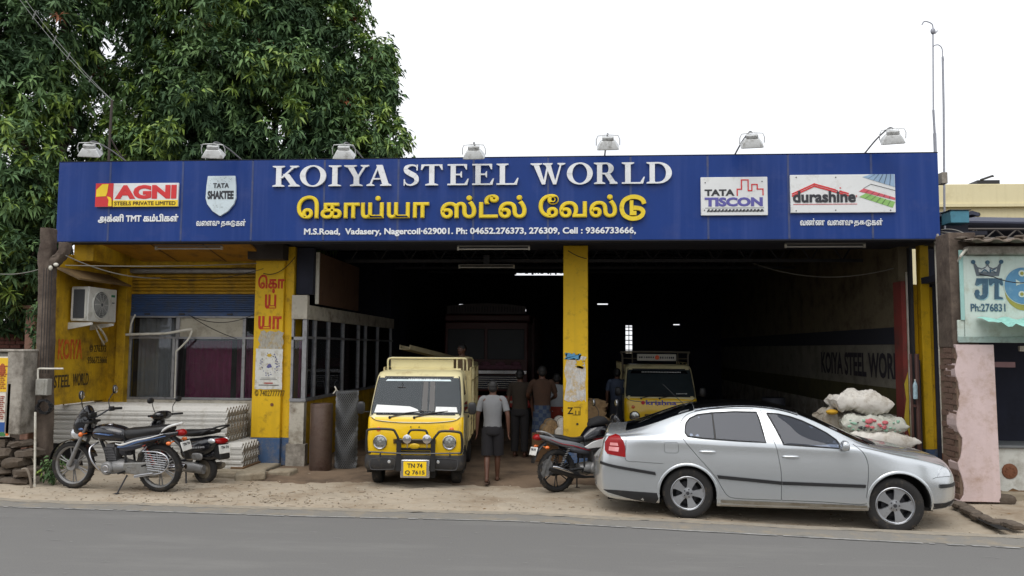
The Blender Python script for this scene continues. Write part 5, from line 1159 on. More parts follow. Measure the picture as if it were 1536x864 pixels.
# left flank: plaster above, bare bricks below
part('side_wall', BROWNPL, lambda m: m.box(xa-.02, xa+.35, Yn+.06, 12.24, 2.15, 3.8), parent=NB, bevel=.01)
part('brick_core', pm('mortar_brown', S(112, 94, 80), .95, var=.25, scale=5, bump=.5, bscale=20), lambda m: m.box(xa-.005, xa+.1, Yn+.02, 12.25, 0, 2.15), parent=NB)
SBRK = pm('bare_brick', S(118, 94, 82), .95, var=.3, scale=6, bump=.4, dirt=(S(86, 66, 56), .45, 4))
q = MB(); q.box(-.016, .02, -.105, .105, -.034, .034); o = q.build('brick', SBRK, NB, bevel=.006); o.location = (xa-.005, Yn+.12, .06); bd = o.data
for r_ in range(26):
    for k in range(2 if r_ % 2 == 0 else 1):
        z = .06+r_*.082; y = Yn+.13+k*.225+(r_ % 2)*.11
        if r_ == 0 and k == 0: continue
        o = bpy.data.objects.new('brick', bd); COL.objects.link(o); o.parent = NB; o.location = (xa-.005+random.uniform(-.006, .006), y, z); o.rotation_euler = (random.uniform(-.02, .02), 0, random.uniform(-.04, .04))
# front-facing brick edge between pipe and pink pillar
xe = nx(1413, 600, 12.2)
part('brick_edge', pm('mortar_brown', S(96, 76, 62)), lambda m: m.box(xe+.04, xa+.05, 12.26, 12.29, 0, 2.3), parent=NB)
for r_ in range(27):
    z = .06+r_*.082
    o = bpy.data.objects.new('brick', bd); COL.objects.link(o); o.parent = NB; o.scale = (1, .55, 1); o.location = (xe+.105+random.uniform(-.006, .006), 12.24, z); o.rotation_euler = (0, random.uniform(-.02, .02), PI/2)
part('upper_edge_plaster', GREYPL, lambda m: m.box(xe+.03, xa+.05, 12.25, 12.29, 2.3, 3.85), parent=NB, bevel=.02)
# upper wall with the painted sign
zt = nz(383); zl = nz(512)
part('front_wall', MINT, lambda m: (m.box(nx(1452), 9.5, Yn+.01, Yn+.05, zl, zt), m.box(xa+.04, nx(1452)-.004, Yn+.015, Yn+.05, nz(512), nz(480))), parent=NB, bevel=.01)
part('green_edge', pm('mint_edge', S(150, 190, 184), .8, var=.1), lambda m: m.box(nx(1446), nx(1452)-.002, Yn-.004, Yn+.01, nz(480), nz(375)), parent=NB)
part('beam', GREYPL, lambda m: m.box(nx(1456), 9.5, Yn-.08, Yn+.10, nz(383)+.003, nz(370)), parent=NB, bevel=.02)
part('lintel', pm('mint_lintel', S(150, 170, 164), .85, var=.12, dirt=(S(110, 110, 98), .4, 4)), lambda m: m.box(nx(1440), 9.5, Yn-.02, Yn+.0, nz(514), nz(505)), parent=NB, bevel=.005)
TEAL = pm('sign_teal', S(62, 92, 112), .8, var=.12, scale=8, dirt=(S(120, 140, 146), .25, 8)); 
def onw(px, py): p = at(px, py, Yn); return (p.x, p.z)
def nsh(polys, mat, name='painted_letter', t=.004, y=Yn+.008):
    m = MB()
    for i, P_ in enumerate(polys): m.prism([onw(*p) for p in P_], y-t-.0006*(i % 4), y)
    return m.build(name, mat, NB, ang=0)
# origin of the enlarged crop: 1430,370, 0.12725 px per px
c8 = lambda x, y: (1430+x*.12725, 370+y*.12725)
def K8(P_): return [c8(*p) for p in P_]
SH = pm('sign_shadow', S(150, 186, 196), .8)
LETJ = [K8([(275, 372), (410, 372), (410, 545), (400, 590), (360, 620), (310, 622), (265, 600), (248, 555), (262, 510), (295, 505), (312, 535), (300, 562), (325, 580), (345, 560), (345, 430), (318, 440), (290, 455), (255, 450)])]
LETT = [K8([(415, 372), (575, 372), (588, 455), (560, 450), (545, 430), (535, 430), (535, 585), (585, 600), (585, 618), (485, 618), (485, 600), (488, 430), (470, 430), (450, 455), (425, 455)])]
nsh([[(p[0]+1.6, p[1]+1.4) for p in P_] for P_ in LETJ+LETT], SH, 'letter_shade', .0015)
nsh(LETJ, TEAL, y=Yn+.004); nsh(LETT, TEAL, y=Yn+.004)
# crown
nsh([K8([(232, 180), (245, 180), (290, 240), (340, 255), (385, 235), (398, 190), (412, 190), (425, 235), (470, 255), (520, 235), (560, 180), (572, 180), (540, 345), (275, 345)])], pm('crown_grey', S(92, 100, 108), .8, var=.15), 'crown')
nsh([K8([(300, 262), (330, 272), (375, 255), (400, 225), (430, 262), (470, 275), (515, 258), (505, 300), (300, 300)])], pm('crown_light', S(184, 190, 188), .8), 'crown_field', .002, Yn+.0015)
for (x, y) in ((235, 180), (405, 185), (566, 178)):
    p = c8(x, y); p = onw(*p); m = MB(); m.lathe([(.03, 0), (.03, -.006)], (p[0], Yn+.006, p[1]), n=14); m.build('crown_ball', TEAL, NB)
wtext('AK', *[c8(320, 0)[0], c8(520, 0)[0], c8(0, 265)[1], c8(0, 303)[1]], Yn-.002, TEAL, NB, bold=.02)
wtext('Ph:276831', c8(205, 0)[0], c8(615, 0)[0], c8(0, 670)[1], c8(0, 765)[1], Yn+.006, TEAL, NB, bold=.02, depth=.006)
# blue round emblem, cut by the frame
pc_ = onw(*c8(830, 460)); rx = onw(*c8(830, 460))[0]-onw(*c8(605, 460))[0]
m = MB(); m.lathe([(rx*1.06, 0), (rx*1.06, -.003)], (pc_[0]+.02, Yn+.008, pc_[1]-.08), n=48); m.build('olive_crescent', pm('olive_paint', S(150, 146, 70), .8, var=.15), NB)
m = MB(); m.lathe([(rx*1.04, 0), (rx*1.04, -.006)], (pc_[0], Yn+.008, pc_[1]), n=48); m.build('white_ring', MINT, NB)
m = MB(); m.lathe([(rx, 0), (rx, -.010)], (pc_[0], Yn+.008, pc_[1]), n=48); m.build('blue_disc', pm('disc_blue', S(86, 134, 168), .8, var=.12, scale=3, dirt=(S(130, 170, 186), .35, 4)), NB)
nsh([K8([(735, 385), (790, 420), (833, 420), (833, 435), (790, 440), (740, 460)])], MINT, 'emblem_mark', .013)
for y_ in (315, 560):
    p = onw(*c8(805, y_)); m = MB(); m.lathe([(.045, 0), (.045, -.014)], (p[0], Yn+.008, p[1]), n=20); m.build('ring_mark', MINT, NB); m = MB(); m.lathe([(.024, 0), (.024, -.018)], (p[0], Yn+.008, p[1]), n=16); m.build('ring_centre', pm('olive_paint', (0, 0, 0)), NB)
# corrugated roof of the neighbour
def croof(m):
    x0 = nx(1448); n = 90; vs = []; fs = []; z = nz(366)
    for i in range(n+1):
        x = x0+i*.036; dz = .02*math.sin(i*.86)
        for (y, zz) in ((Yn-.35, z), (Yn+1.2, z+.12)): vs += [(x, y, zz+dz), (x, y, zz+dz+.02)]
    for i in range(n):
        a = i*4; fs += [(a, a+4, a+6, a+2), (a+1, a+3, a+7, a+5), (a, a+1, a+5, a+4)]
    m.add(vs, fs)
part('roof', pm('old_cement_roof', S(120, 108, 96), .95, var=.25, scale=6, bump=.3, dirt=(S(70, 62, 54), .5, 4)), croof, parent=NB, ang=50)
part('roof_debris', STONE, lambda m: [m.ell((nx(1446)+.09*i, Yn-.05+.1*(i % 3), nz(360)+.02+.02*(i % 2)), (.07, .06, .02), 7, 5, p=.7) for i in range(24)], parent=NB, ang=30)
# interior and counter
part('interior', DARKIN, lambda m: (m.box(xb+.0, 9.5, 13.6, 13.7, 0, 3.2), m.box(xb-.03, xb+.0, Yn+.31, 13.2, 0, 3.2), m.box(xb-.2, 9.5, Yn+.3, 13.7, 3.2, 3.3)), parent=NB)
zc0, zc1 = at(1515, 745, 12.1).z, at(1515, 672, 12.1).z
xc = at(1494, 700, 12.1).x
ct = part('counter', pm('counter_white', S(196, 198, 192), .7, var=.06, dirt=(S(150, 146, 136), .35, 4)), lambda m: m.box(xc-.05, 9.5, 12.1, 12.16, zc0+.05, zc1), parent=NB, bevel=.01)
part('counter_top', pm('grey_counter_top', S(104, 108, 110), .4, var=.1), lambda m: m.box(xc-.05, 9.5, 12.05, 12.7, zc1+.003, zc1+.04), parent=NB, bevel=.008)
pq = at(1515, 707, 12.09)
part('round_emblem', RUST, lambda m: (m.lathe([(.0, -.02), (.08, -.02), (.105, -.012), (.11, 0)], (pq.x, 12.098, pq.z), n=28), [m.lathe([(.012, -.03), (.012, -.018)], (pq.x+.06*math.cos(a), 12.098, pq.z+.06*math.sin(a)), n=8) for a in [PI*j/4 for j in range(8)]]), parent=NB)
part('peeling_board', TIMB, lambda m: m.prism([(xc+.02, zc0+.02), (9.4, zc0+.02), (9.4, zc0+.16), (xc+.3, zc0+.09), (xc+.22, zc0+.12), (xc+.12, zc0+.06), (xc+.02, zc0+.10)], 12.085, 12.098), parent=NB, ang=0)
part('step', CONC, lambda m: m.box(xb+.02, 9.5, 11.95, 12.2, -.05, .10), parent=NB, bevel=.02)
part('shelf_edge', pm('pinkish_trim', S(140, 110, 112), .8), lambda m: m.box(xb+.02, nx(1523, 548, 12.1), 12.1, 12.13, nz(551, 1510, 12.1), nz(543, 1510, 12.1)), parent=NB)
p = at(1530, 527, 12.0); q = at(1570, 519, 12.0); part('white_vent', PVC, lambda m: m.box(p.x, q.x, 12.0, 12.05, p.z, q.z), parent=NB, bevel=.006)
# torn teal awning
def awn(m):
    rs = random.Random(9); n = 40; vs = []; fs = []
    for i in range(n+1):
        x = nx(1468)+i*.055; t = i/n
        zt_ = nz(477)+.02*math.sin(i*1.1)
        rag = max(0, rs.uniform(-.03, .05)); yo = Yn-.02
        fy = Yn-.35-.4*min(1, t*1.6)+rag; fz = zt_-.07-.30*min(1, t*1.5)+rag
        vs += [(x, yo, zt_), (x, (yo+fy)/2, (zt_+fz)/2+.02), (x, fy, fz)]
    for i in range(n):
        for j in range(2): fs.append((i*3+j, i*3+j+1, i*3+j+4, i*3+j+3))
    m.add(vs, fs)
part('awning', pm('teal_awning', S(150, 206, 194), .6, var=.12, scale=4, bump=.2, dirt=(S(110, 150, 140), .35, 4), stretch=(5, 1, 1)), awn, parent=NB, ang=60)
# ---- far cream building
FB = empty('cream_building', 'cream flat roofed building beyond the neighbouring shop', 'building', (0, 0, 0))
Yc = 26.0
a, b = at(1405, 345, Yc), at(1536, 283, Yc)
CR = pm('cream_render', S(216, 206, 168), .85, var=.05, scale=.8, streak=(S(180, 168, 130), .3), dirt=(S(190, 178, 138), .25, .8))
part('wall', CR, lambda m: m.box(a.x-1.5, a.x+11, Yc+.1, Yc+8, 0, at(1450, 309, Yc).z), parent=FB, bevel=.02)
part('parapet', CR, lambda m: m.box(a.x-1.5, a.x+11, Yc, Yc+8, at(1450, 308, Yc).z, at(1450, 276, Yc).z), parent=FB, bevel=.02)
part('moulding', CR, lambda m: m.box(a.x-1.5, a.x+11, Yc-.06, Yc, at(1450, 310.5, Yc).z, at(1450, 306, Yc).z), parent=FB)
p = at(1469, 321, Yc); part('vent_hole', BLACKP, lambda m: m.lathe([(.07, 0), (.07, -.03)], (p.x, Yc+.1, p.z), n=12), parent=FB)
z_ = at(1480, 275, Yc).z
p, q = at(1466, 275, Yc+1), at(1500, 275, Yc+1)
m = MB(); z1_ = at(1480, 270, Yc+1).z; m.box(p.x, q.x, Yc+1, Yc+2, z_-.1, z1_); m.tube([(p.x+.1, Yc+1, z1_), (p.x+.5, Yc+1, z1_+.14), (q.x-.2, Yc+1, z1_+.1)], .04, 5); tag(m.build('roof_tank', BLACKP, bevel=.05), 'dark tarpaulin covered heap on the roof of the cream building', 'roof tank')
p, q = at(1436, 275, Yc+1), at(1462, 275, Yc+1); m = MB(); m.box(p.x, q.x, Yc+1, Yc+2, z_-.1, z_+.06); m.tube([(p.x+.2, Yc+1, z_+.05), (p.x+.5, Yc+1, z_+.12), (q.x, Yc+1, z_+.06)], .03, 5); tag(m.build('roof_pipes', RUST), 'low dark pipes lying on the roof of the cream building', 'pipe')
# dark sheet roof with open truss between
DR = empty('dark_sheet_roof', 'dark open shed roof with steel trusses between the small shop and the cream building', 'shed roof', (0, 0, 0))
Yd = 15.5
p, q = at(1440, 328, Yd), at(1536, 330, Yd)
part('sheet', DARKROOF, lambda m: m.add([(p.x-.6, Yd, p.z+.02), (p.x+5, Yd, p.z-.1), (p.x+5, Yd-1.2, p.z-.38), (p.x-.6, Yd-1.2, p.z-.26), (p.x-.6, Yd, p.z+.05), (p.x+5, Yd, p.z-.07), (p.x+5, Yd-1.2, p.z-.35), (p.x-.6, Yd-1.2, p.z-.23)], [(0, 1, 2, 3), (7, 6, 5, 4), (0, 4, 5, 1), (2, 6, 7, 3), (0, 3, 7, 4), (1, 5, 6, 2)]), parent=DR, ang=0)
def dtr(m):
    z0 = at(1480, 358, 14.3).z; x = at(1415, 350, 14.3).x
    m.tube([(x, 14.3, z0), (x+5, 14.3, z0)], .025, 5); m.tube([(x, 14.3, z0+.17), (x+5, 14.3, z0+.15)], .02, 5)
    for i in range(14): m.tube([(x+i*.35, 14.3, z0), (x+i*.35+.18, 14.3, z0+.16)], .014, 4); m.tube([(x+i*.35+.18, 14.3, z0+.16), (x+i*.35+.35, 14.3, z0)], .014, 4)
part('truss', pm('truss_grey', S(90, 84, 80), .7), dtr, parent=DR)
part('post', STEELD, lambda m: [m.box(x, x+.08, 15.2, 15.28, 0, 4.2) for x in (7.6, 10.2)], parent=DR)
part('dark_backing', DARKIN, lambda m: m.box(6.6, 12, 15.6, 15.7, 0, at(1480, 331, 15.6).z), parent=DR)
# teal box on the sign's end
a, b = at(1417, 337, 12.9), at(1444, 319, 12.9)
m = MB(); m.box(a.x, b.x, 12.7, 13.0, a.z, b.z, 0); m.box(a.x-.02, b.x+.03, 12.68, 13.02, b.z+.002, b.z+.015, 1); tag(m.build('teal_box', [pm('teal_box', S(70, 130, 150), .6, var=.15, dirt=(S(50, 80, 96), .4, 5)), STEELD], bevel=.006, rot=(0, 0, 0)), 'small teal metal box mounted high beside the right end of the signboard', 'box')
a, b = at(1409, 290, 12.9), at(1417, 260, 12.9)
m = MB(); m.box(a.x, b.x, 12.8, 12.95, at(1410, 277, 12.9).z, b.z); tag(m.build('grey_bracket_box', GREYPL, bevel=.008), 'little grey box behind the top right corner of the signboard', 'box')
# antenna masts
ANT = pm('galvanised_mast', S(150, 152, 160), .5, .5)
m = MB(); m.tube([at(1404, 260, 14), at(1402, 200, 14)], .028, 8); m.tube([at(1402, 200, 14), at(1400, 165, 14)], .02, 8); m.tube([at(1400, 165, 14), at(1399.5, 60, 14), at(1399.5, 42, 14)], .013, 8); m.tube(catmull([at(1399.5, 42, 14), at(1398, 36, 14), at(1391, 32.5, 14), at(1386, 32.5, 14), at(1383, 37, 14)], 5), .011, 6)
p = at(1399.5, 47, 14); m.ell(p, (.045, .03, .06), 8, 6); m.tube([at(1403, 50, 14), at(1406, 46, 14)], .012, 6)
tag(m.build('antenna_mast', ANT), 'taller of the two thin roof masts, with a hooked top', 'mast', 'masts over the right end of the shop')
m = MB(); m.tube([at(1417, 345, 13.4), at(1416.5, 300, 13.4), at(1415.5, 160, 13.4), at(1414, 85, 13.4)], .018, 8); m.tube(catmull([at(1414, 85, 13.4), at(1413, 73, 13.4), at(1408, 67.5, 13.4), at(1402, 68, 13.4), at(1400, 70, 13.4)], 5), .009, 6); m.ell(at(1414.5, 89, 13.4), (.02, .02, .05), 6, 5)
tag(m.build('antenna_mast', ANT), 'thin mast curving over to its neighbour, the shorter and nearer of two', 'mast', 'masts over the right end of the shop')
# right end drain pipe, brown gate pipes, hanging bottle
p, q = at(1408, 362, 12.62), at(1410, 640, 12.62)
DP = empty('drain_pipe', 'white plastic downpipe from the right end of the signboard to the ground', 'pipe', (p.x, 12.62, 0))
part('pipe', PVC, lambda m: m.tube([(0, 0, .3), (-.02, 0, 3.79)], .048, 14), parent=DP)
part('stained_foot', RUST, lambda m: m.tube([(0, 0, 0), (0, 0, .62)], .0495, 14), parent=DP)
part('paper_scrap', pm('scrap_blue', S(150, 180, 190), .8, var=.3, scale=20), lambda m: m.box(-.03, .03, -.056, -.049, 1.55, 1.95), parent=DP)
m = MB(); a = at(1386, 665, 13.4)
for (px, r_) in ((1377, .035), (1368, .02)): c_ = at(px, 600, 13.3); m.tube([(c_.x, 13.3, .03), (c_.x, 13.3, 2.05)], r_, 10)
c_ = at(1368, 600, 13.3); d_ = at(1378, 600, 13.3); m.box(c_.x, d_.x, 13.28, 13.32, 1.2, 1.24)
tag(m.build('brown_pipes', pm('brown_pipe', S(92, 64, 58), .6, var=.15)), 'pair of dark brown upright pipes beside the right yellow column', 'pipe')
c_ = at(1373, 585, 13.2); BT = empty('water_bottle', 'small clear plastic bottle hanging by the brown pipes', 'bottle', c_)
part('body', pm('bottle_blue', S(170, 196, 206), .2, var=.3, scale=20), lambda m: m.lathe([(.01, -.14), (.035, -.14), (.037, -.05), (.034, 0), (.037, .05), (.03, .10), (.013, .13), (.013, .15)], axis='z', n=14), parent=BT)
part('cap', PVC, lambda m: m.lathe([(.015, .15), (.015, .17)], axis='z', n=10), parent=BT)
# drain slab by the neighbour
m = MB(); rs = random.Random(2)
P_ = [gz(1440, 757), gz(1462, 772), gz(1492, 784), gz(1530, 792)]
for i in range(16):
    t = i/15*2.99; k = int(t); c_ = P_[k].lerp(P_[k+1], t-k); m.ell((c_.x+rs.uniform(-.03, .03), c_.y+rs.uniform(-.04, .08), .0+rs.uniform(-.01, .02)), (.09, .11, .038), 8, 5, p=.6)
tag(m.build('broken_kerb', STONE, ang=30), 'broken grey kerb edge of the open drain in front of the pink pillar', 'kerb')
m = MB(); a, b = gz(1474, 778), gz(1512, 795); d_ = (b-a).normalized(); n_ = Vector((-d_.y, d_.x, 0)); m.box(0, (b-a).length, -.09, .03, .03, .034, M=Matrix.Translation((a.x, a.y, -.03)) @ Matrix.Rotation(math.atan2(d_.y, d_.x), 4, 'Z'))
m.build('drain_hole', pm('drain_dark', S(20, 18, 16), .9), ang=0)['kind'] = 'structure'

# ================================================================== CABLES
def cable(a, b, d, lb, r=.007, mat=None, name='cable'):
    m = MB(); m.tube(sag(a, b, d), r, 5, caps=False); tag(m.build(name, mat or WIREM, ang=60), lb, 'cable')
cable(at(0, 411, 11.9), at(75, 398, 11.85), .05, 'thin grey cable running in from the left edge to the brown post', mat=WIREG)
cable(at(98, 383, 11.85), at(240, 417, 13.3), .10, 'grey cable dropping from the brown post over the shutter', mat=WIREG, r=.009)
cable(at(240, 417, 13.3), at(395, 403, 13.4), .10, 'black cable slung in front of the shutter to the left pillar', r=.006)
cable(at(98, 398, 11.9), at(385, 395, 13.4), .03, 'taut cable across the top of the shutter', mat=WIREG)
cable(at(395, 410, 13.5), at(443, 385, 13.6), .12, 'looped black wire on the head of the left pillar')
cable(at(283, 472, 13.85), at(355, 508, 13.9), .04, 'black wire slanting over the cream window pane')
cable(at(286, 474, 13.87), at(385, 470, 13.9), .14, 'slack black wire across the cream window pane')
cable(at(1130, 395, 15.5), at(1365, 395, 14.0), .25, 'slack wire hung under the shed roof at the right', r=.008, mat=WIREG)
cable(at(1413, 385, 12.2), at(1490, 415, 11.6), .05, 'black wire reaching over to the painted letters of the small shop')
cable(at(1490, 415, 11.6), at(1540, 424, 11.3), .03, 'short black wire past the blue disc of the small shop')
cable(at(852, 376, 13.5), at(880, 388, 13.5), .02, 'thin black wire at the head of the middle pillar')
m = MB(); c_ = at(60, 395, 11.85); p = at(76, 402, 11.75); q = at(84, 397, 11.75); m.ell(p, (.03, .03, .04), 8, 6); m.ell(q, (.04, .03, .03), 8, 6); tag(m.build('wire_insulator', PVC), 'pair of white insulators on the brown post', 'insulator')
m = MB()
for i in range(4): m.tube(sag(at(66+i*4, 402, 11.75), at(60+i*4, 560, 11.75), -.05 if i % 2 else .05), .006, 4)
tag(m.build('hanging_wires', WIREM), 'bunch of thin wires running down the brown post to the meter box', 'cable')
m = MB(); m.tube(catmull([at(1441, 384, 11.7), at(1449, 375, 11.7), at(1458, 374, 11.7)], 4), .02, 6); m.tube([at(1441, 384, 11.7), at(1432, 405, 12.0), at(1424, 425, 12.4)], .02, 6)
tag(m.build('roof_drain_pipe', PVC), 'bent grey pipe at the corner of the small shop roof', 'pipe')
m = MB()
for i in range(5): m.tube(sag(at(1412, 345+i*3, 12.6), at(1450, 352+i*2, 12.2), -.04+.03*i), .008, 4)
tag(m.build('wire_bunch', WIREG), 'bunch of grey wires between the signboard end and the small shop roof', 'cable')
# ================================================================== SILVER CAR
SILV = pm('silver_paint', S(206, 210, 213), 0.3, 0.78, var=.01, scale=2, coat=.6)
_b = SILV.node_tree.nodes['Principled BSDF']; _b.inputs['Roughness'].default_value = .26
for _l in list(_b.inputs['Roughness'].links): SILV.node_tree.links.remove(_l)
CBLK = pm('car_black_trim', S(30, 30, 32), .55, var=.15, scale=8, dirt=(S(70, 64, 56), .15, 6))
CROOF = pm('roof_band_black', S(10, 10, 12), .16, var=.1, coat=.5)  # even black tone for the roof band
UNDER = pm('underbody', S(24, 22, 21), .9)
SILL = pm('dusty_sill', S(140, 134, 122), .6, .2, var=.1, scale=3, dirt=(S(110, 96, 76), .4, 5))
CGL = glass('car_glass', (.5, .55, .65), .3, .015, 1.5)
car = empty('car', 'silver saloon car with black roof and dark windows parked along the road edge', 'car', (1.467, 10.259, 0), math.atan2(-.0932, .99565))
# local: x forward (right in the photo), y away from the road, near side at y=0, far side at y=1.70
CW_ = 1.70
#  s     zbot  plan   zbelt inB  zcant inC  ztop
ST = [(-1.215, .40, .60, .60, .02, .625, .06, .64), (-1.175, .33, .30, .63, .02, .655, .05, .67), (-1.12, .28, .16, .655, .02, .69, .05, .71), (-1.07, .245, .095, .78, .03, .84, .07, .88), (-1.03, .22, .07, .93, .05, .99, .12, 1.025),
 (-.96, .195, .045, .945, .05, 1.005, .16, 1.05), (-.80, .18, .02, .955, .04, 1.02, .17, 1.062), (-.60, .17, .008, .965, .03, 1.06, .19, 1.125), (-.38, .16, 0, .97, .025, 1.125, .21, 1.205), (-.12, .155, 0, .975, .025, 1.215, .24, 1.30), (.13, .15, 0, .97, .025, 1.285, .26, 1.37),
 (.45, .15, 0, .96, .025, 1.335, .27, 1.405), (.75, .15, 0, .955, .025, 1.352, .275, 1.415), (1.05, .152, 0, .945, .025, 1.335, .27, 1.398), (1.30, .155, 0, .94, .025, 1.285, .26, 1.352), (1.55, .155, 0, .93, .025, 1.19, .235, 1.27), (1.80, .158, 0, .915, .025, 1.075, .19, 1.165),
 (2.05, .16, 0, .90, .03, .965, .13, 1.045), (2.25, .165, .0, .865, .035, .91, .12, .955), (2.50, .17, .005, .81, .04, .862, .15, .905), (2.75, .18, .03, .765, .045, .82, .17, .865), (2.93, .19, .075, .725, .05, .78, .18, .822), (3.04, .21, .15, .675, .05, .735, .17, .78),
 (3.10, .23, .24, .61, .04, .67, .13, .715), (3.15, .26, .38, .53, .03, .58, .09, .62), (3.175, .30, .55, .47, .02, .50, .06, .53)]
ST = [(t[0] if t[0] <= 2.93 else 2.93+(t[0]-2.93)*1.4,)+t[1:] for t in ST]
def station(s):
    xs = [t[0] for t in ST]
    return [float(np.interp(s, xs, [t[k] for t in ST])) for k in range(1, 8)]
_ss = np.linspace(ST[0][0], ST[-1][0], 150)
def smooth_station(s):
    # Catmull interpolation between stations
    i = max(0, min(len(ST)-2, int(np.searchsorted([t[0] for t in ST], s)-1)))
    t0, t1 = ST[i], ST[i+1]; u = (s-t0[0])/(t1[0]-t0[0]); tm, tp = ST[max(i-1, 0)], ST[min(i+2, len(ST)-1)]
    out = []
    for k in range(1, 8):
        d0 = (t1[k]-tm[k])/(t1[0]-tm[0])*(t1[0]-t0[0]) if i > 0 else t1[k]-t0[k]; d1 = (tp[k]-t0[k])/(tp[0]-t0[0])*(t1[0]-t0[0]) if i+2 < len(ST) else t1[k]-t0[k]
        h00 = 2*u**3-3*u*u+1; h10 = u**3-2*u*u+u; h01 = -2*u**3+3*u*u; h11 = u**3-u*u
        out.append(h00*t0[k]+h10*d0+h01*t1[k]+h11*d1)
    return out
def section(s, n=7):
    zb, pl, zl, iB, zc, iC, zt = smooth_station(s)
    pts = [(pl+.05, zb), (pl+.018, zb+.06), (pl+.004, zb+(zl-zb)*.42), (pl+.0, zb+(zl-zb)*.58), (pl+iB*.45, zl-(zl-zb)*.17), (pl+iB, zl), (pl+iB+(iC-iB)*.5, zl+(zc-zl)*.55), (pl+iC, zc), (pl+iC+(.85-pl-iC)*.16, zc+(zt-zc)*.62), (pl+iC+(.85-pl-iC)*.45, zc+(zt-zc)*.9), (.85, zt)]
    return catmull([(0, max(p[0], 0) if p[0] < .85 else .85, p[1]) for p in pts], n)
def ysurf(s, z):
    sec = section(s); best = None
    for a, b in zip(sec[:-1], sec[1:]):
        if min(a.z, b.z) <= z <= max(a.z, b.z) and abs(b.z-a.z) > 1e-9:
            t = (z-a.z)/(b.z-a.z); return a.y+(b.y-a.y)*t
    return sec[0].y if z < sec[0].z else sec[-1].y
def zsurf(s, y):
    if y > .85: y = 1.70-y
    sec = section(s)
    for a, b in zip(sec[20:-1], sec[21:]):
        if a.y <= y <= b.y: return a.z+(b.z-a.z)*(y-a.y)/max(1e-9, b.y-a.y)
    return sec[-1].z
def cdt(poly, step):
    P_ = []
    for i in range(len(poly)):
        a, b = Vector(poly[i]), Vector(poly[(i+1) % len(poly)]); k = max(1, int((b-a).length/step))
        P_ += [a.lerp(b, j/k) for j in range(k)]
    n = len(P_); x0, x1 = min(p.x for p in P_), max(p.x for p in P_); z0, z1 = min(p.y for p in P_), max(p.y for p in P_)
    pts = list(P_)
    def inside(q):
        c = False
        for i in range(n):
            a, b = P_[i], P_[(i+1) % n]
            if (a.y > q.y) != (b.y > q.y) and q.x < (b.x-a.x)*(q.y-a.y)/(b.y-a.y)+a.x: c = not c
        return c
    x = x0+step
    while x < x1:
        z = z0+step
        while z < z1:
            q = Vector((x, z))
            if inside(q) and min((q-p).length for p in P_) > step*.55: pts.append(q)
            z += step
        x += step
    r_ = delaunay_2d_cdt(pts, [(i, (i+1) % n) for i in range(n)], [], 1, 1e-6)
    return [tuple(v) for v in r_[0]], [tuple(f) for f in r_[2]]
def side_patch(name, poly, mat, off=.004, step=.05, far=False, parent=car, thick=0.0, label=None):
    vs, fs = cdt(poly, step); m = MB()
    def mp(p, o): y = ysurf(p[0], p[1])-o; return (p[0], CW_-y if far else y, p[1])
    if thick:
        n = len(vs); V_ = [mp(p, off+thick) for p in vs]+[mp(p, -.004) for p in vs]
        ec = {}
        for f in fs:
            for i in range(len(f)): e = (f[i], f[(i+1) % len(f)]); ec[e] = 1
        F_ = list(fs)+[(e[0], e[1], e[1]+n, e[0]+n) for e in ec if (e[1], e[0]) not in ec]
        m.add(V_, F_)
    else: m.add([mp(p, off) for p in vs], fs)
    return m.build(name, mat, parent, ang=50, label=label)
def top_patch(name, poly, mat, off=.004, step=.08, parent=car, label=None):
    vs, fs = cdt(poly, step); m = MB(); m.add([(p[0], p[1], zsurf(p[0], p[1])+off) for p in vs], fs)
    return m.build(name, mat, parent, ang=50, label=label)
# body shell, closed, with the wheel wells cut out
m = MB(); rings = []
SS = list(np.concatenate([np.linspace(-1.215, -.95, 14), np.linspace(-.9, 2.9, 58), np.linspace(2.93, 3.272, 12)]))
for s in SS:
    sec = section(s, 4); near = [(s, p.y, p.z) for p in sec]; far = [(s, 1.70-p.y, p.z) for p in reversed(sec[:-1])]
    rings.append(near+far)
m.loft(rings)
body = m.build('body', [SILV, UNDER], car, ang=60)
def wheel_cutter(cx, cz, r):
    q = MB(); q.lathe([(r, -.3), (r, .40)], (cx, 0, cz), n=48); q.lathe([(r, 1.30), (r, 2.0)], (cx, 0, cz), n=48)
    q.box(cx-r, cx+r, -.3, .40, cz-.5, cz-.02); q.box(cx-r, cx+r, 1.3, 2.0, cz-.5, cz-.02)
    return q.build('cutter', [UNDER], None, ang=0)
for (cx, cz, r) in ((.003, .292, .352), (2.50, .262, .362)):
    q = MB(); ring = []
    for y0, y1 in ((-.3, .38), (1.32, 2.0)):
        P_ = [(cx+r*math.cos(a), cz+r*math.sin(a)) for a in [PI*j/32 for j in range(33)]]+[(cx-r, cz-.5), (cx+r, cz-.5)]
        q.prism(P_, y0, y1)
    cut = q.build('cutter', [SILV, UNDER], None, ang=0)
    for p in cut.data.polygons: p.material_index = 1
    bo = body.modifiers.new('cut', 'BOOLEAN'); bo.object = cut; bo.operation = 'DIFFERENCE'; bo.solver = 'EXACT'
    M4 = car.matrix_world
    cut.matrix_world = Matrix.Translation(car.location) @ Euler(car.rotation_euler).to_matrix().to_4x4()
    bpy.context.view_layer.update()
    dg = bpy.context.evaluated_depsgraph_get(); nm = bpy.data.meshes.new_from_object(body.evaluated_get(dg))
    body.modifiers.clear(); body.data = nm; bpy.data.objects.remove(cut)
body.data.polygons.foreach_set('use_smooth', [True]*len(body.data.polygons)); body.data.set_sharp_from_angle(angle=R(45))
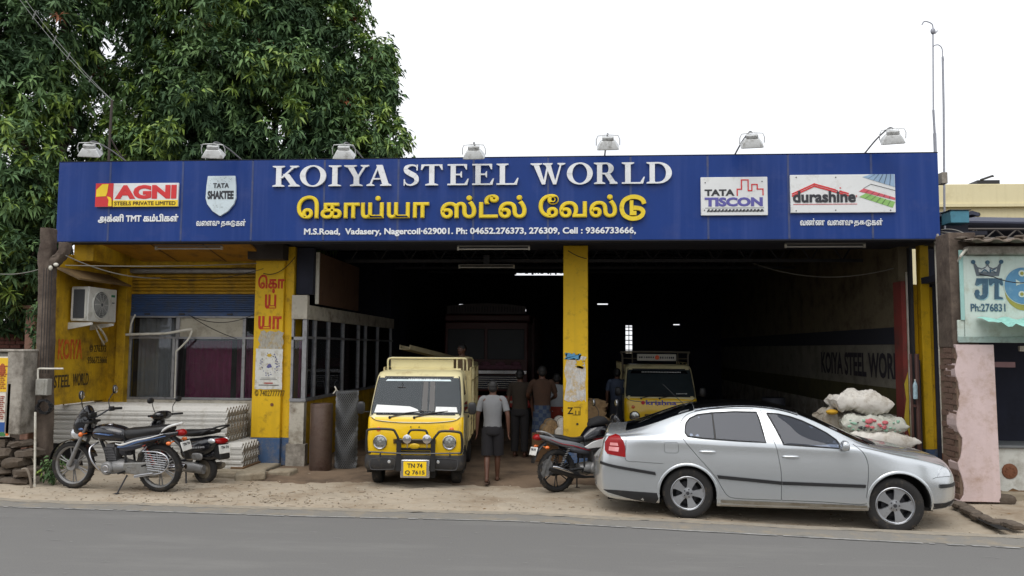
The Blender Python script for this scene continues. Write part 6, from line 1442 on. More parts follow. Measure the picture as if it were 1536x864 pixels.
# arch lips
for (cx, cz, r) in ((.003, .292, .355), (2.50, .262, .365)):
    for far in (False, True):
        vs = []; fs = []; k = 30
        for i in range(k+1):
            a = R(-8+196*i/k)
            for rr, o in ((r-.004, .006), (r+.012, .009), (r+.028, .0)):
                x, z = cx+rr*math.cos(a), cz+rr*math.sin(a); y = ysurf(x, z)-o; vs.append((x, CW_-y if far else y, z))
            x, z = cx+(r-.004)*math.cos(a), cz+(r-.004)*math.sin(a); y = ysurf(x, z)+.05; vs.append((x, CW_-y if far else y, z))
        for i in range(k):
            b = i*4; fs += [(b, b+4, b+5, b+1), (b+1, b+5, b+6, b+2), (b+3, b+7, b+4, b)]
        MB().add(vs, fs).build('wheel_arch', SILV, car, ang=50)
# glass and roof
RW_ = [(-.02, 1.11), (-.005, 1.16), (.04, 1.215), (.14, 1.262), (.32, 1.29), (.60, 1.31), (.875, 1.31), (.905, 1.20), (.955, .955), (.60, .965), (.20, .985), (.01, 1.005), (-.025, 1.05)]
FW_ = [(1.0, 1.30), (1.14, 1.292), (1.28, 1.262), (1.42, 1.215), (1.56, 1.15), (1.70, 1.075), (1.80, 1.00), (1.825, .96), (1.815, .905), (1.50, .92), (1.165, .935), (1.09, 1.12)]
for far in (False, True):
    for poly, nm in ((RW_, 'rear_side_window'), (FW_, 'front_side_window')):
        fr = [tuple((Vector(p)-Vector((sum(q[0] for q in poly)/len(poly), sum(q[1] for q in poly)/len(poly))))*1.0+Vector((sum(q[0] for q in poly)/len(poly), sum(q[1] for q in poly)/len(poly)))) for p in poly]
        w_ = side_patch(nm, poly, CGL, .006, far=far)
        side_patch('window_backing', poly, pm('sky_tint_backing', S(30, 36, 52), .8), .001, far=far, parent=w_)  # bluish sky reflection put into the colour of this dark backing
        cl = [(p[0], ysurf(p[0], p[1])-.009, p[1]) for p in [tuple(Vector(poly[i]).lerp(Vector(poly[(i+1) % len(poly)]), t)) for i in range(len(poly)) for t in (0, .5)]]
        if far: cl = [(p[0], CW_-p[1], p[2]) for p in cl]
        MB().tube(cl+[cl[0]], .008, 5, caps=False).build('window_seal', CBLK, w_, ang=60)
side_patch('window_divider', [(.335, .975), (.36, .972), (.335, 1.295), (.315, 1.292)], CBLK, .011)
# roof, screens
def cant(s): z = smooth_station(s); return z[1]+z[5]
rl = np.linspace(-.78, 2.2, 24)
near = [(float(s), cant(float(s))+.035+(.02 if s > 1.4 else 0)) for s in rl]
def band(a, b, mat, nm, grow=.0, label=None):
    ss = [s for s in np.linspace(a, b, 14)]
    P_ = [(float(s), cant(float(s))+.03+grow) for s in ss]; P_ += [(p[0], 1.70-p[1]) for p in reversed(P_)]
    return top_patch(nm, P_, mat, .005, .09, label=label)
band(-.77, .10, pm('rear_glass_dark', S(12, 14, 18), .05, coat=1.0), 'rear_window', .01)
band(.11, 1.38, CROOF, 'roof', -.015, label='black roof panel')
band(1.39, 2.2, pm('rear_glass_dark', (0, 0, 0)), 'windscreen', .01)
top_patch('cowl', [(2.16, .25), (2.30, .25), (2.33, .5), (2.34, .85), (2.33, 1.2), (2.30, 1.45), (2.16, 1.45)], CBLK, .01, .08)
# lamps
TL = [(-.945, .985), (-.90, 1.0), (-.845, .985), (-.80, .93), (-.775, .86), (-.77, .725), (-.86, .735), (-1.0, .755), (-1.035, .80), (-1.035, .9), (-.99, .97)]
tl = side_patch('tail_lamp', TL, REDL, .006, .03, thick=.012)
side_patch('reverse_lens', [(-.985, .80), (-.86, .79), (-.85, .845), (-.98, .85)], pm('pink_lens', S(226, 150, 150), .12, coat=1.0), .021, .03, parent=tl)
side_patch('reverse_lens', [(-.97, .865), (-.86, .862), (-.87, .90), (-.965, .90)], pm('pink_lens', (0, 0, 0)), .021, .03, parent=tl)
side_patch('tail_lamp', TL, REDL, .006, .03, far=True, thick=.012)
HLM = [(2.955, .592), (2.985, .66), (3.03, .695), (3.07, .70), (3.12, .66), (3.15, .625), (3.16, .592)]
hl = side_patch('headlamp', HLM, CLEARL, .008, .03, thick=.01); side_patch('headlamp', HLM, CLEARL, .008, .03, far=True, thick=.01)
# strips
for far in (False, True):
    side_patch('bumper_strip', [(-1.10, .622), (-.9, .585), (-.39, .515), (-.40, .553), (-.9, .62), (-1.10, .655)], CBLK, .004, .05, far, thick=.016)
    side_patch('bumper_strip', [(2.97, .455), (3.225, .462), (3.225, .50), (2.97, .50)], CBLK, .004, .04, far, thick=.014)
    side_patch('side_moulding', [(.375, .498), (1.125, .447), (1.127, .487), (.36, .54)], CBLK, .004, .06, far, thick=.016)
    side_patch('side_moulding', [(1.137, .447), (2.10, .443), (2.105, .480), (1.139, .487)], CBLK, .004, .06, far, thick=.016)
    side_patch('lower_valance', [(-1.06, .30), (-.9, .305), (-.38, .29), (-.36, .215), (-.40, .15), (-.7, .20), (-1.0, .27)], CBLK, .006, .05, far)
    side_patch('lower_valance', [(2.875, .27), (3.05, .275), (3.21, .305), (3.19, .275), (3.05, .215), (2.88, .20)], CBLK, .006, .05, far)
    side_patch('sill', [(.40, .235), (1.2, .232), (2.13, .228), (2.13, .165), (1.2, .16), (.40, .155)], SILL, .008, .06, far)
# seams
SEAMM = pm('panel_gap', S(44, 46, 50), .8)
def seam(pts, w=.006, far=False):
    c = catmull([(p[0], 0, p[1]) for p in pts], 6); m = MB()
    q = [(p.x, ysurf(p.x, p.z)-.0015, p.z) for p in c]
    if far: q = [(p[0], CW_-p[1], p[2]) for p in q]
    m.tube(q, w/2, 5); m.build('panel_gap', SEAMM, car, ang=60)
for far in (False, True):
    seam([(.93, 1.33), (1.0, 1.10), (1.075, .90), (1.12, .65), (1.13, .48), (1.125, .26)], far=far)
    seam([(.84, 1.345), (.45, 1.342), (.2, 1.318), (.02, 1.262), (-.07, 1.17), (-.085, 1.10), (-.045, .97), (.11, .78), (.33, .53), (.42, .38), (.48, .295), (.57, .262), (.8, .257), (1.12, .257)], far=far)
    seam([(1.13, .257), (1.6, .256), (2.09, .247), (2.115, .35), (2.14, .62), (2.135, .75), (2.09, .86), (1.99, .955)], far=far)
    seam([(-.76, .98), (-.765, .84), (-.765, .69), (-.6, .672), (-.30, .66)], .005, far)
    seam([(2.885, .565), (2.95, .583), (3.15, .585)], .005, far)
seam([(-.275, .92), (-.285, .86), (-.27, .80), (-.19, .795), (-.12, .80), (-.108, .86), (-.12, .92), (-.19, .927), (-.275, .92)], .004)
# chrome window line, handles, mirror
def handle(s, z):
    h = MB(); y = ysurf(s, z)
    h.lathe([(.06, 0), (.045, .012), (0.01, .016)], (s+.09, y-.002, z-.005), n=20); o = h.build('handle_recess', SILV, car, ang=60)
    h = MB(); h.tube(catmull([(s, y-.006, z), (s+.03, y-.030, z+.006), (s+.15, y-.030, z+.006), (s+.185, y-.006, z)], 5), .013, 8); h.build('door_handle', SILV, car, ang=60)
handle(.155, .818); handle(1.15, .785)
mr = MB(); y = ysurf(1.85, .95); mr.ell((1.865, y-.10, .945), (.045, .085, .062), 14, 10, p=.7); mr.build('wing_mirror', SILV, car, ang=70)
mr = MB(); mr.box(1.83, 1.90, y-.06, y+.02, .885, .905); mr.ell((1.895, y-.09, .93), (.022, .07, .045), 12, 8, 0, p=.7); mr.build('mirror_foot', CBLK, car)
y = 1.70-ysurf(1.85, .95); mr = MB(); mr.ell((1.865, y+.10, .945), (.045, .085, .062), 14, 10, p=.7); mr.build('wing_mirror', SILV, car, ang=70)
m = MB(); m.tube([(.02, .85, 1.33), (-.28, .86, 1.62)], .004, 5); m.lathe([(.03, 1.335), (.015, 1.36)], (.03, .85, 0), 'z', 10); m.build('aerial', CBLK, car)
# rear number plate and badge on the boot
m = MB(); m.box(-1.095, -1.085, .50, 1.1, .74, .86); m.build('number_plate', pm('plate_white', S(214, 214, 210), .5), car, ang=0)
text('SLX', ((-1.045, .30, .93), (.008, -.10, 0), (0, 0, .035)), CHROME, car)
# cabin shapes seen faintly through glass: seats, wheel
for s_ in (.35, 1.25):
    for y in (.4, 1.1):
        m = MB(); m.ell((s_, y, .95), (.09, .22, .28), 12, 8, p=.7); m.ell((s_-.02, y, 1.2), (.05, .11, .08), 10, 8, p=.8)
m = MB(); m.box(-1.0, 2.9, .15, 1.55, .17, .2); m.build('underbody', UNDER, car)
# wheels
def car_wheel(cx, cy, cz, r, out, steer=0):
    w = empty('wheel', None, None, (cx, cy, cz)); w.parent = car; w.rotation_euler = (0, 0, steer)
    k = r/.316; o_ = out
    t = MB(); t.lathe([(.213*k, .0), (.222*k, -o_*.006), (.270*k, -o_*.012), (.300*k, -o_*.004), (.312*k, o_*.02), (.316*k, o_*.05), (.316*k, o_*.15), (.308*k, o_*.185), (.27*k, o_*.20), (.21*k, o_*.195)], n=56, closed=True)
    t.build('tyre', RUB, w, ang=50)
    # grooves
    g_ = MB()
    for q in range(56):
        a = 2*PI*q/56; g_.box(-.004, .004, o_*.03 if o_ > 0 else -.10, o_*.10 if o_ > 0 else -.03, .313*k, .3185*k, M=Matrix.Rotation(a, 4, 'Y'))
    g_.build('tread', RUB, w, ang=0)
    h = MB(); h.lathe([(.213*k, -o_*.002), (.207*k, -o_*.006), (.196*k, o_*.010), (.193*k, o_*.06), (.19*k, o_*.15)], n=56, closed=False)
    for q in list(h.f)[-2:]: pass
    rim = MB(); prof = [(.214*k, -o_*.001), (.206*k, -o_*.007), (.194*k, o_*.012), (.190*k, o_*.14), (.185*k, o_*.14), (.188*k, o_*.012)]
    rim.lathe(prof, n=56, closed=True)
    for q in range(5):
        a = 2*PI*q/5+.31; MR = Matrix.Rotation(a, 4, 'Y')
        # wide spoke, flared at the rim
        ol = [(.030, .045), (.036, .09), (.050, .15), (.072, .185), (.085, .203)]
        P_ = [(-w_*k, z*k) for w_, z in ol]+[(w_*k, z*k) for w_, z in reversed(ol)]
        vs = [];  n_ = len(P_)
        for (x, z) in P_: vs.append((x, o_*(.022-.012*(z/.2)), z))
        for (x, z) in P_: vs.append((x, o_*(.055), z))
        rim.add(vs, [tuple(range(n_)), tuple(range(2*n_-1, n_-1, -1))]+[(i, i+n_, (i+1) % n_+n_, (i+1) % n_) for i in range(n_)], 0, MR)
    rim.lathe([(.0, o_*.006), (.030*k, o_*.004), (.036*k, o_*.012), (.066*k, o_*.016), (.072*k, o_*.03), (.06*k, o_*.08)], n=32)
    rim.build('rim', ALLOY, w, ang=35)
    n_ = MB(); n_.lathe([(.012, o_*.0), (.022, o_*.002), (.022, o_*.008)], n=16)
    for q in range(5):
        a = 2*PI*q/5; n_.lathe([(.008, o_*.008), (.0095, o_*.018)], (.048*math.cos(a)*k, 0, .048*math.sin(a)*k), n=8)
    n_.build('hub_cap', STEELD, w)
    d = MB(); d.lathe([(.0, o_*.085), (.14, o_*.085), (.14, o_*.10), (0, o_*.10)], n=32); d.lathe([(.0, o_*.13), (.20*k, o_*.13)], n=32); d.build('brake_disc', STEELD, w)
    return w
car_wheel(.003, .055, .292, .316, 1); car_wheel(2.447, .05, .232, .330, 1, -.05)
car_wheel(.003, 1.645, .292, .316, -1); car_wheel(2.447, 1.65, .232, .330, -1, -.05)
# ================================================================== MINITRUCKS
CREAM = pm('cream_paint', S(218, 208, 162), .35, var=.05, scale=4, coat=.4, dirt=(S(170, 150, 110), .22, 3))
AYEL = pm('taxi_yellow_paint', S(240, 196, 8), .32, var=.04, scale=4, coat=.5, dirt=(S(190, 150, 40), .15, 3))
WSG = glass('windscreen_glass', (.62, .66, .68), .12, .03, 1.28)
ABLK = pm('truck_bumper_plastic', S(44, 44, 46), .6, var=.15, scale=8, dirt=(S(92, 84, 70), .25, 6))
PLTY = pm('plate_yellow', S(246, 206, 20), .45, var=.04)
def rrect(hw, y0, y1, z, r, n=5, cx=0):
    "rounded rectangle ring in plan, counter clockwise from front left"
    P_ = []
    for (ccx, ccy, a0) in ((-hw+r, y0+r, 180), (hw-r, y0+r, 270), (hw-r, y1-r, 0), (-hw+r, y1-r, 90)):
        for i in range(n+1):
            a = R(a0+90*i/n); P_.append((cx+ccx+r*math.cos(a), ccy+r*math.sin(a), z))
    return P_
def minitruck(name, label, loc, rz, variant=0, group='yellow and cream minitrucks'):
    t = empty(name, label, 'minitruck', loc, rz, group)
    P = lambda nm, mat, f, **k: part(nm, mat, f, parent=k.pop('par', t), **k)
    # section table: z, half width, front y, back y, corner radius
    TB = [(.36, .70, .05, 1.40, .08), (.50, .735, .02, 1.40, .10), (.75, .748, .015, 1.40, .11), (1.00, .745, .05, 1.40, .11), (1.06, .738, .085, 1.40, .11), (1.25, .728, .205, 1.40, .11), (1.50, .705, .362, 1.40, .11), (1.63, .688, .444, 1.40, .11), (1.69, .668, .53, 1.38, .12), (1.72, .60, .65, 1.33, .12)]
    P('cab', CREAM, lambda m: m.loft([rrect(h, a, b, z, r) for z, h, a, b, r in TB]), ang=50)
    def shell(zs, off, mat, nm, x0=None):
        rings = []
        for z in zs:
            v = [float(np.interp(z, [q[0] for q in TB], [q[k] for q in TB])) for k in range(5)]; full = rrect(v[1]+off, v[2]-off, v[3], z, v[4]+off, 8)
            fr = full[5:13]; # wraps round both front corners
            idx = list(range(2, 16))
            rings.append([full[i] for i in idx])
        m = MB(); n = len(rings[0]); vs = [p for r_ in rings for p in r_]
        m.add(vs, [(i*n+j, i*n+j+1, (i+1)*n+j+1, (i+1)*n+j) for i in range(len(rings)-1) for j in range(n-1)])
        return m.build(nm, mat, t, ang=50)
    shell([.47, .6, .75, .9, 1.0, 1.035], .006, AYEL, 'front_panel')
    fy = lambda z: float(np.interp(z, [q[0] for q in TB], [q[2] for q in TB]))
    # windscreen: black surround, glass
    def ws(m, g, o):
        zb, zt = 1.085-g, 1.615+g; n = 12; rows = 8
        vs = []
        for i in range(rows+1):
            z = zb+(zt-zb)*i/rows; hwid = np.interp(z, [1.085, 1.615], [.695, .640])+g
            for j in range(n+1):
                u = -1+2*j/n; corner = .03*abs(u)**8
                xx = hwid*u*(1-.02*abs(2*i/rows-1)**6); hwc = float(np.interp(z, [q[0] for q in TB], [q[1] for q in TB])); dx = min(.108, max(0, abs(xx)-(hwc-.11))); vs.append((xx, fy(z)-o+(.11-math.sqrt(.0121-dx*dx))*.72, z))
        m.add(vs, [(i*(n+1)+j, i*(n+1)+j+1, (i+1)*(n+1)+j+1, (i+1)*(n+1)+j) for i in range(rows) for j in range(n)])
    w = P('windscreen_seal', CBLK, lambda m: ws(m, .022, .006), ang=60)
    P('windscreen', pm('dark_windscreen_base', S(64, 74, 78) if variant == 0 else S(24, 26, 28), .5, spec=.2), lambda m: ws(m, .0, .009), par=w, ang=60)
    P('glass', WSG, lambda m: ws(m, .0, .016), par=w, ang=60)
    if variant == 0:
        P('sun_film', pm('pale_sunfilm', S(200, 216, 220), .3), lambda m: m.add([(-.53, fy(1.565)-.019, 1.565), (.52, fy(1.565)-.019, 1.565), (.50, fy(1.59)-.019, 1.59), (-.5, fy(1.59)-.019, 1.59)], [(0, 1, 2, 3)]), par=w, ang=0)
        rs = random.Random(5)
        P('film_mark', pm('film_white', S(226, 228, 228), .4), lambda m: [m.box(x, x+rs.uniform(.012, .03), fy(1.6)-.022, fy(1.6)-.018, 1.578, 1.60) for x in np.arange(-.17, .33, .035)], par=w, ang=0)
        P('dashboard_papers', pm('paper_white', S(232, 234, 232), .6), lambda m: (m.add([(-.65, fy(1.11)-.032, 1.10), (.06, fy(1.11)-.032, 1.10), (.02, fy(1.16)-.034, 1.15), (-.1, fy(1.2)-.036, 1.19), (-.62, fy(1.2)-.036, 1.215)], [(0, 1, 2, 3, 4)]), m.add([(.30, fy(1.11)-.032, 1.11), (.65, fy(1.11)-.032, 1.11), (.63, fy(1.16)-.034, 1.185), (.31, fy(1.17)-.034, 1.19)], [(0, 1, 2, 3)])), par=w, ang=0)
        P('dark_film_strip', pm('film_black', S(16, 16, 18), .25), lambda m: (m.add([(.085, fy(1.12)-.020, 1.12), (.175, fy(1.12)-.020, 1.12), (.155, fy(1.56)-.020, 1.56), (.075, fy(1.56)-.020, 1.56)], [(0, 1, 2, 3)]), m.add([(.20, fy(1.12)-.020, 1.12), (.285, fy(1.12)-.020, 1.12), (.265, fy(1.56)-.020, 1.56), (.185, fy(1.56)-.020, 1.56)], [(0, 1, 2, 3)])), par=w, ang=0)
        P('mirror', BLACKP, lambda m: (m.ell((-.26, fy(1.47)-.021, 1.47), (.075, .004, .012), 12, 6), m.box(-.255, -.245, fy(1.5)-.024, fy(1.5)-.018, 1.475, 1.54)), par=w)
    else:
        P('film_mark', pm('film_white', S(226, 228, 228), .4), lambda m: [m.box(x, x+.022, fy(1.57)-.022, fy(1.57)-.018, 1.545, 1.572) for x in np.arange(-.36, .45, .033)], par=w, ang=0)
        P('screen_sticker', pm('film_white', (0, 0, 0)), lambda m: [m.box(x, x+.02, fy(1.14)-.022, fy(1.14)-.018, 1.12, 1.14) for x in np.arange(.33, .55, .028)], par=w, ang=0)
    for (x0, x1) in ((-.40, .12), (-.02, .50)):
        P('wiper', BLACKP, lambda m: (m.tube([(x0, fy(1.05)-.03, 1.035), (x0+.22, fy(1.1)-.035, 1.085)], .009, 6), m.tube([(x0+.05, fy(1.09)-.035, 1.075), (x1, fy(1.13)-.035, 1.125)], .008, 6), m.lathe([(.02, 0), (.02, -.03)], (x0, fy(1.03)+.0, 1.03), n=10)), par=w)
    # seam under the screen, a shallow curved ridge
    P('cowl_gap', SEAMM, lambda m: m.tube(catmull([(-.70, fy(1.05)-.0, 1.055), (-.62, fy(.99)-.012, .99), (-.3, fy(.95)-.012, .955), (0, fy(.95)-.012, .95), (.3, fy(.95)-.012, .955), (.62, fy(.99)-.012, .99), (.70, fy(1.05)-.0, 1.055)], 5), .005, 5))
    P('cowl_panel', CREAM, lambda m: m.add([(-.70, fy(1.04)-.009, 1.045), (-.6, fy(.985)-.009, .985), (-.3, fy(.955)-.009, .955), (0, fy(.95)-.009, .95), (.3, fy(.955)-.009, .955), (.6, fy(.985)-.009, .985), (.70, fy(1.04)-.009, 1.045), (.6, fy(1.06)-.004, 1.06), (-.6, fy(1.06)-.004, 1.06)], [(0, 1, 2, 3, 4, 5, 6, 7, 8)]), ang=0)
    # lamps
    for x in (-.535, .535):
        h = P('headlamp', CHROME, lambda m: m.lathe([(.10, .0), (.108, -.022), (.10, -.03), (.085, -.012), (.05, .01), (0, .018)], (x, fy(.66)-.0, .665), n=28), ang=50)
        P('lens', CLEARL, lambda m: m.lathe([(.092, -.018), (.07, -.032), (.04, -.04), (0, -.042)], (x, fy(.66), .665), n=24), par=h, ang=60) if False else None
        P('reflector', pm('lamp_bowl', S(170, 172, 170), .2, .8, var=.3, scale=30), lambda m: (m.lathe([(.088, -.014), (.06, -.022), (.03, -.026), (0, -.027)], (x, fy(.66), .665), n=24), m.lathe([(.022, -.03), (.0, -.034)], (x, fy(.66), .665), n=12)), par=h, ang=60)
        P('indicator', ORAL, lambda m: m.lathe([(.036, 0), (.036, -.012), (.02, -.02), (0, -.022)], (x*1.0+.03*(1 if x < 0 else -1)*-1, fy(.85)-.0, .855), n=18), ang=60)
        P('fog_lamp', CLEARL, lambda m: m.lathe([(.038, 0), (.034, -.012), (0, -.018)], (x*.70, -.075, .395), n=16), ang=60)
    # grille
    g_ = P('grille', pm('grille_yellow_dark', S(104, 80, 12), .6), lambda m: (m.box(-.33, .33, -.012, .006, .645, .715)), bevel=.006)
    P('slot', BLACKP, lambda m: ([m.box(-.31, .31, -.016, -.011, .655+.02*i, .666+.02*i) for i in range(3)], m.box(-.28, .28, -.012, .006, .55, .585), m.box(-.24, .24, -.012, .006, .515, .535)), par=g_)
    P('maker_oval', AYEL, lambda m: m.ell((0, -.012, .61), (.085, .014, .042), 20, 8), par=g_)
    P('badge_dots', STEELD, lambda m: (m.box(-.075, -.055, -.0, .012, .885, .90), m.box(.055, .075, -.0, .012, .885, .90)))
    # bumper
    bp_ = P('bumper', ABLK, lambda m: m.loft([rrect(.735, -.05, .5, .255, .09, 5), rrect(.765, -.085, .5, .30, .10, 5), rrect(.77, -.09, .5, .42, .10, 5), rrect(.755, -.07, .5, .475, .09, 5)]), ang=50)
    P('bumper_groove', pm('bumper_edge', S(70, 70, 72), .6), lambda m: [m.tube(catmull([(s_*.30, -.094, .28), (s_*.30, -.094, .43), (s_*.62, -.092, .43), (s_*.67, -.085, .40), (s_*.66, -.088, .30), (s_*.6, -.092, .27), (s_*.30, -.094, .28)], 4), .006, 5) for s_ in (-1, 1)], par=bp_)
    pl = P('number_plate', CHROME, lambda m: m.box(-.225+.03, .225+.03, -.15, -.12, .16, .43), bevel=.03)
    P('plate_face', PLTY, lambda m: m.box(-.175+.03, .175+.03, -.158, -.151, .19, .40), par=pl, bevel=.01)
    if variant == 0:
        text('TN 74', ((-.115+.03, -.159, .31), (.23, 0, 0), (0, 0, .065)), PBLK, pl, bold=.02); text('Q 7615', ((-.15+.03, -.159, .205), (.30, 0, 0), (0, 0, .07)), PBLK, pl, bold=.02)
    if variant == 0:
        BB = pm('bull_bar_black', S(22, 22, 24), .4, var=.1, coat=.3)
        bb = P('bull_bar', BB, lambda m: ([m.box(x-.035, x+.035, -.16, -.12, .26, .74) for x in (-.22, .30)], m.tube(catmull([(-.66, -.1, .52), (-.71, -.15, .56), (-.71, -.16, .80), (-.66, -.16, .87), (-.34, -.16, .87), (-.27, -.16, .82), (-.22, -.16, .72)], 4), .019, 8),
            m.tube(catmull([(.30, -.16, .72), (.36, -.16, .80), (.43, -.16, .85), (.68, -.16, .84), (.735, -.16, .78), (.74, -.15, .56), (.69, -.1, .52)], 4), .019, 8), m.tube(catmull([(-.10, -.16, .74), (-.06, -.16, .84), (.0, -.16, .865), (.16, -.16, .86), (.2, -.16, .84), (.24, -.16, .74)], 4), .017, 8),
            m.tube([(-.68, -.15, .54), (-.2, -.16, .52), (.3, -.16, .52), (.72, -.15, .53)], .013, 6), m.tube([(-.22, -.16, .72), (.3, -.16, .72)], .012, 6), m.tube([(-.5, -.16, .47), (-.5, -.15, .54)], .012, 6), m.tube([(.56, -.16, .47), (.56, -.15, .54)], .012, 6)), ang=50)
        for x in (-.09, .21):
            P('spot_lamp', CHROME, lambda m: (m.lathe([(.015, .03), (.05, .02), (.065, -.02), (.066, -.035), (.05, -.042), (0, -.048)], (x, -.16, .735), n=20), m.tube([(x, -.16, .68), (x, -.16, .60)], .008, 6)), par=bb, ang=60)
    # side: windows, door line, arch, mirrors, wheels
    for s_ in (-1, 1):
        def sx(z): return s_*float(np.interp(z, [q[0] for q in TB], [q[1] for q in TB]))
        P('side_window', pm('side_glass_dark', S(26, 30, 34), .06, coat=.8), lambda m: m.add([(sx(1.10)+s_*.004, .32, 1.10), (sx(1.10)+s_*.004, 1.15, 1.10), (sx(1.56)+s_*.004, 1.12, 1.56), (sx(1.56)+s_*.004, .62, 1.56)], [(0, 1, 2, 3)]), ang=0)
        P('door_gap', SEAMM, lambda m: m.tube([(sx(1.60)+s_*.002, .60, 1.60), (sx(1.08)+s_*.002, .24, 1.08), (sx(.8)+s_*.002, .28, .8), (sx(.55), .62, .6), (sx(.45)+s_*.002, .75, .42), (sx(.5)+s_*.002, 1.22, .42), (sx(1.1)+s_*.002, 1.22, 1.1), (sx(1.6)+s_*.002, 1.2, 1.62)], .004, 4))
        P('door_handle', BLACKP, lambda m: m.box(sx(.98)-(.02), sx(.98)+.02, 1.02, 1.14, .95, .985), bevel=.006)
        P('wheel_well', pm('underbody', (0, 0, 0)), lambda m: m.prism([(.42+.31*math.cos(a), .27+.31*math.sin(a)) for a in [PI*j/16 for j in range(17)]]+[(.11, .2), (.73, .2)], s_*.60, s_*.749, plane='yz'), ang=40)
        mr_ = P('wing_mirror', BLACKP, lambda m: (m.ell((s_*.87, .16, 1.165), (.065, .04, .095), 12, 8, p=.6), m.tube([(s_*.70, .26, 1.10), (s_*.80, .18, 1.10), (s_*.86, .17, 1.13)], .012, 6)))
    for (x, y) in ((-.62, .42), (.62, .42), (-.62, 2.62), (.62, 2.62)):
        wh = empty('wheel', None, None, (x, y, .262)); wh.parent = t; so = 1 if x > 0 else -1
        m = MB(); m.lathe([(.16, -.07), (.20, -.078), (.245, -.07), (.262, -.05), (.264, 0), (.262, .05), (.245, .07), (.20, .078), (.16, .07)], axis='x', n=36, closed=True); m.build('tyre', RUB, wh, ang=40)
        m = MB(); m.lathe([(.162, so*.06), (.15, so*.05), (.12, so*.03), (.06, so*.05), (.0, so*.055)], axis='x', n=28); m.build('rim', pm('dusty_steel_rim', S(120, 112, 98), .6, .3), wh, ang=40)
    P('chassis', UNDER, lambda m: (m.box(-.45, -.35, .3, 3.6, .36, .46), m.box(.35, .45, .3, 3.6, .36, .46), m.box(-.55, .55, .3, 1.2, .25, .36), m.tube([(-.6, 2.62, .27), (.6, 2.62, .27)], .05, 8), m.tube([(-.55, .42, .26), (.55, .42, .26)], .03, 8), m.box(.1, .32, -.02, .3, .14, .24)))
    # load bed
    BED = pm('bed_cream', S(204, 190, 140), .5, var=.08, scale=4, dirt=(S(140, 118, 80), .4, 3))
    P('bed_floor', BED, lambda m: m.box(-.74, .74, 1.48, 3.72, .52, .60), bevel=.01)
    for s_ in (-1, 1):
        def sidep(m):
            x0, x1 = sorted((s_*.74, s_*.715)); m.box(x0, x1, 1.48, 3.72, .60, 1.04)
            for y in (1.50, 2.2, 2.95, 3.66): m.box(min(s_*.735, s_*.765), max(s_*.735, s_*.765), y, y+.05, .56, 1.05)
        sp2 = P('bed_side', BED, sidep, bevel=.005)
        P('vent_hole', BLACKP, lambda m: [m.lathe([(.018, 0), (.018, s_*.003)], (s_*.742, 1.66+.13*i, .94-.09*j), 'x', 8) for i in range(12) for j in range(3)], par=sp2)
        P('side_rack', BED, lambda m: ([m.tube([(s_*.75, y, 1.04), (s_*.75, y, 1.74)], .018, 6) for y in (1.5, 1.78, 2.5, 3.2, 3.68)], [m.tube([(s_*.75, 1.5, z), (s_*.75, 3.68, z)], .016, 6) for z in ((1.74, 1.52) if s_ > 0 else (1.74, 1.5, 1.25))], ))
    P('tailboard', BED, lambda m: m.box(-.74, .74, 3.70, 3.73, .60, 1.04), bevel=.006)
    P('headboard', BED, lambda m: (m.box(-.74, .74, 1.47, 1.50, .60, 1.70)), bevel=.006)
    if variant == 0:
        P('roof_board', CREAM, lambda m: m.box(-.62, .47, 1.36, 1.44, 1.735, 1.885), bevel=.012)
        P('roof_rack', CREAM, lambda m: (m.tube(catmull([(-.66, 1.34, 1.70), (-.66, 1.32, 1.86), (-.62, 1.32, 1.905), (-.5, 1.32, 1.91)], 4), .016, 8), m.tube([(-.5, 1.32, 1.91), (.60, 1.32, 1.91)], .016, 8), m.tube(catmull([(.60, 1.32, 1.91), (.68, 1.34, 1.90), (.70, 1.38, 1.83), (.70, 1.4, 1.70)], 4), .016, 8),
              m.tube([(.53, 1.34, 1.91), (.53, 1.34, 1.72)], .014, 6), m.tube([(.62, 1.6, 1.91), (.62, 1.6, 1.1)], .014, 6), m.tube(catmull([(.60, 1.32, 1.91), (.70, 1.8, 1.91), (.75, 2.1, 1.88), (.75, 2.2, 1.7), (.75, 2.2, 1.1)], 4), .016, 6), m.box(-.6, .6, 1.33, 1.37, 1.715, 1.74)), ang=50)
    else:
        fr = P('roof_rack', pm('rack_dark', S(92, 84, 70), .6), lambda m: (m.tube(catmull([(-.70, 1.3, 1.2), (-.72, 1.3, 1.9), (-.66, 1.3, 1.98), (.66, 1.3, 1.98), (.72, 1.3, 1.9), (.72, 1.3, 1.2)], 4), .02, 6), m.tube([(-.7, 1.3, 1.84), (.7, 1.3, 1.84)], .012, 6), m.tube([(-.5, 1.3, 1.74), (-.5, 1.3, 1.98)], .014, 5), m.tube([(.5, 1.3, 1.74), (.5, 1.3, 1.98)], .014, 5)), ang=50)
        hb = P('header_board', pm('header_white', S(180, 176, 166), .6, var=.1), lambda m: m.box(-.40, .46, 1.22, 1.27, 1.79, 1.94), bevel=.01)
        wds = MB(); rs = random.Random(2)
        for x in np.arange(-.36, -.02, .038): wds.box(x, x+rs.uniform(.015, .03), 1.214, 1.219, 1.85, 1.885)
        for x in np.arange(.10, .42, .04): wds.box(x, x+rs.uniform(.015, .03), 1.214, 1.219, 1.84, 1.885)
        wds.build('header_marks', PBLK, hb, ang=0)
        m = MB(); m.ell((.04, 1.216, 1.865), (.05, .006, .05), 12, 6); m.build('header_flower', pm('orange_flower', S(220, 90, 50), .6), hb)
        text('krishna', ((-.30, fy(.93)-.012, .90), (.62, 0, 0), (0, 0, .10)), pm('lettering_violet', S(90, 84, 170), .5), t, bold=.02, depth=.006)
        m = MB(); m.ell((-.36, fy(.93)-.012, .945), (.04, .006, .04), 10, 6); m.build('red_mark', PRED, t)
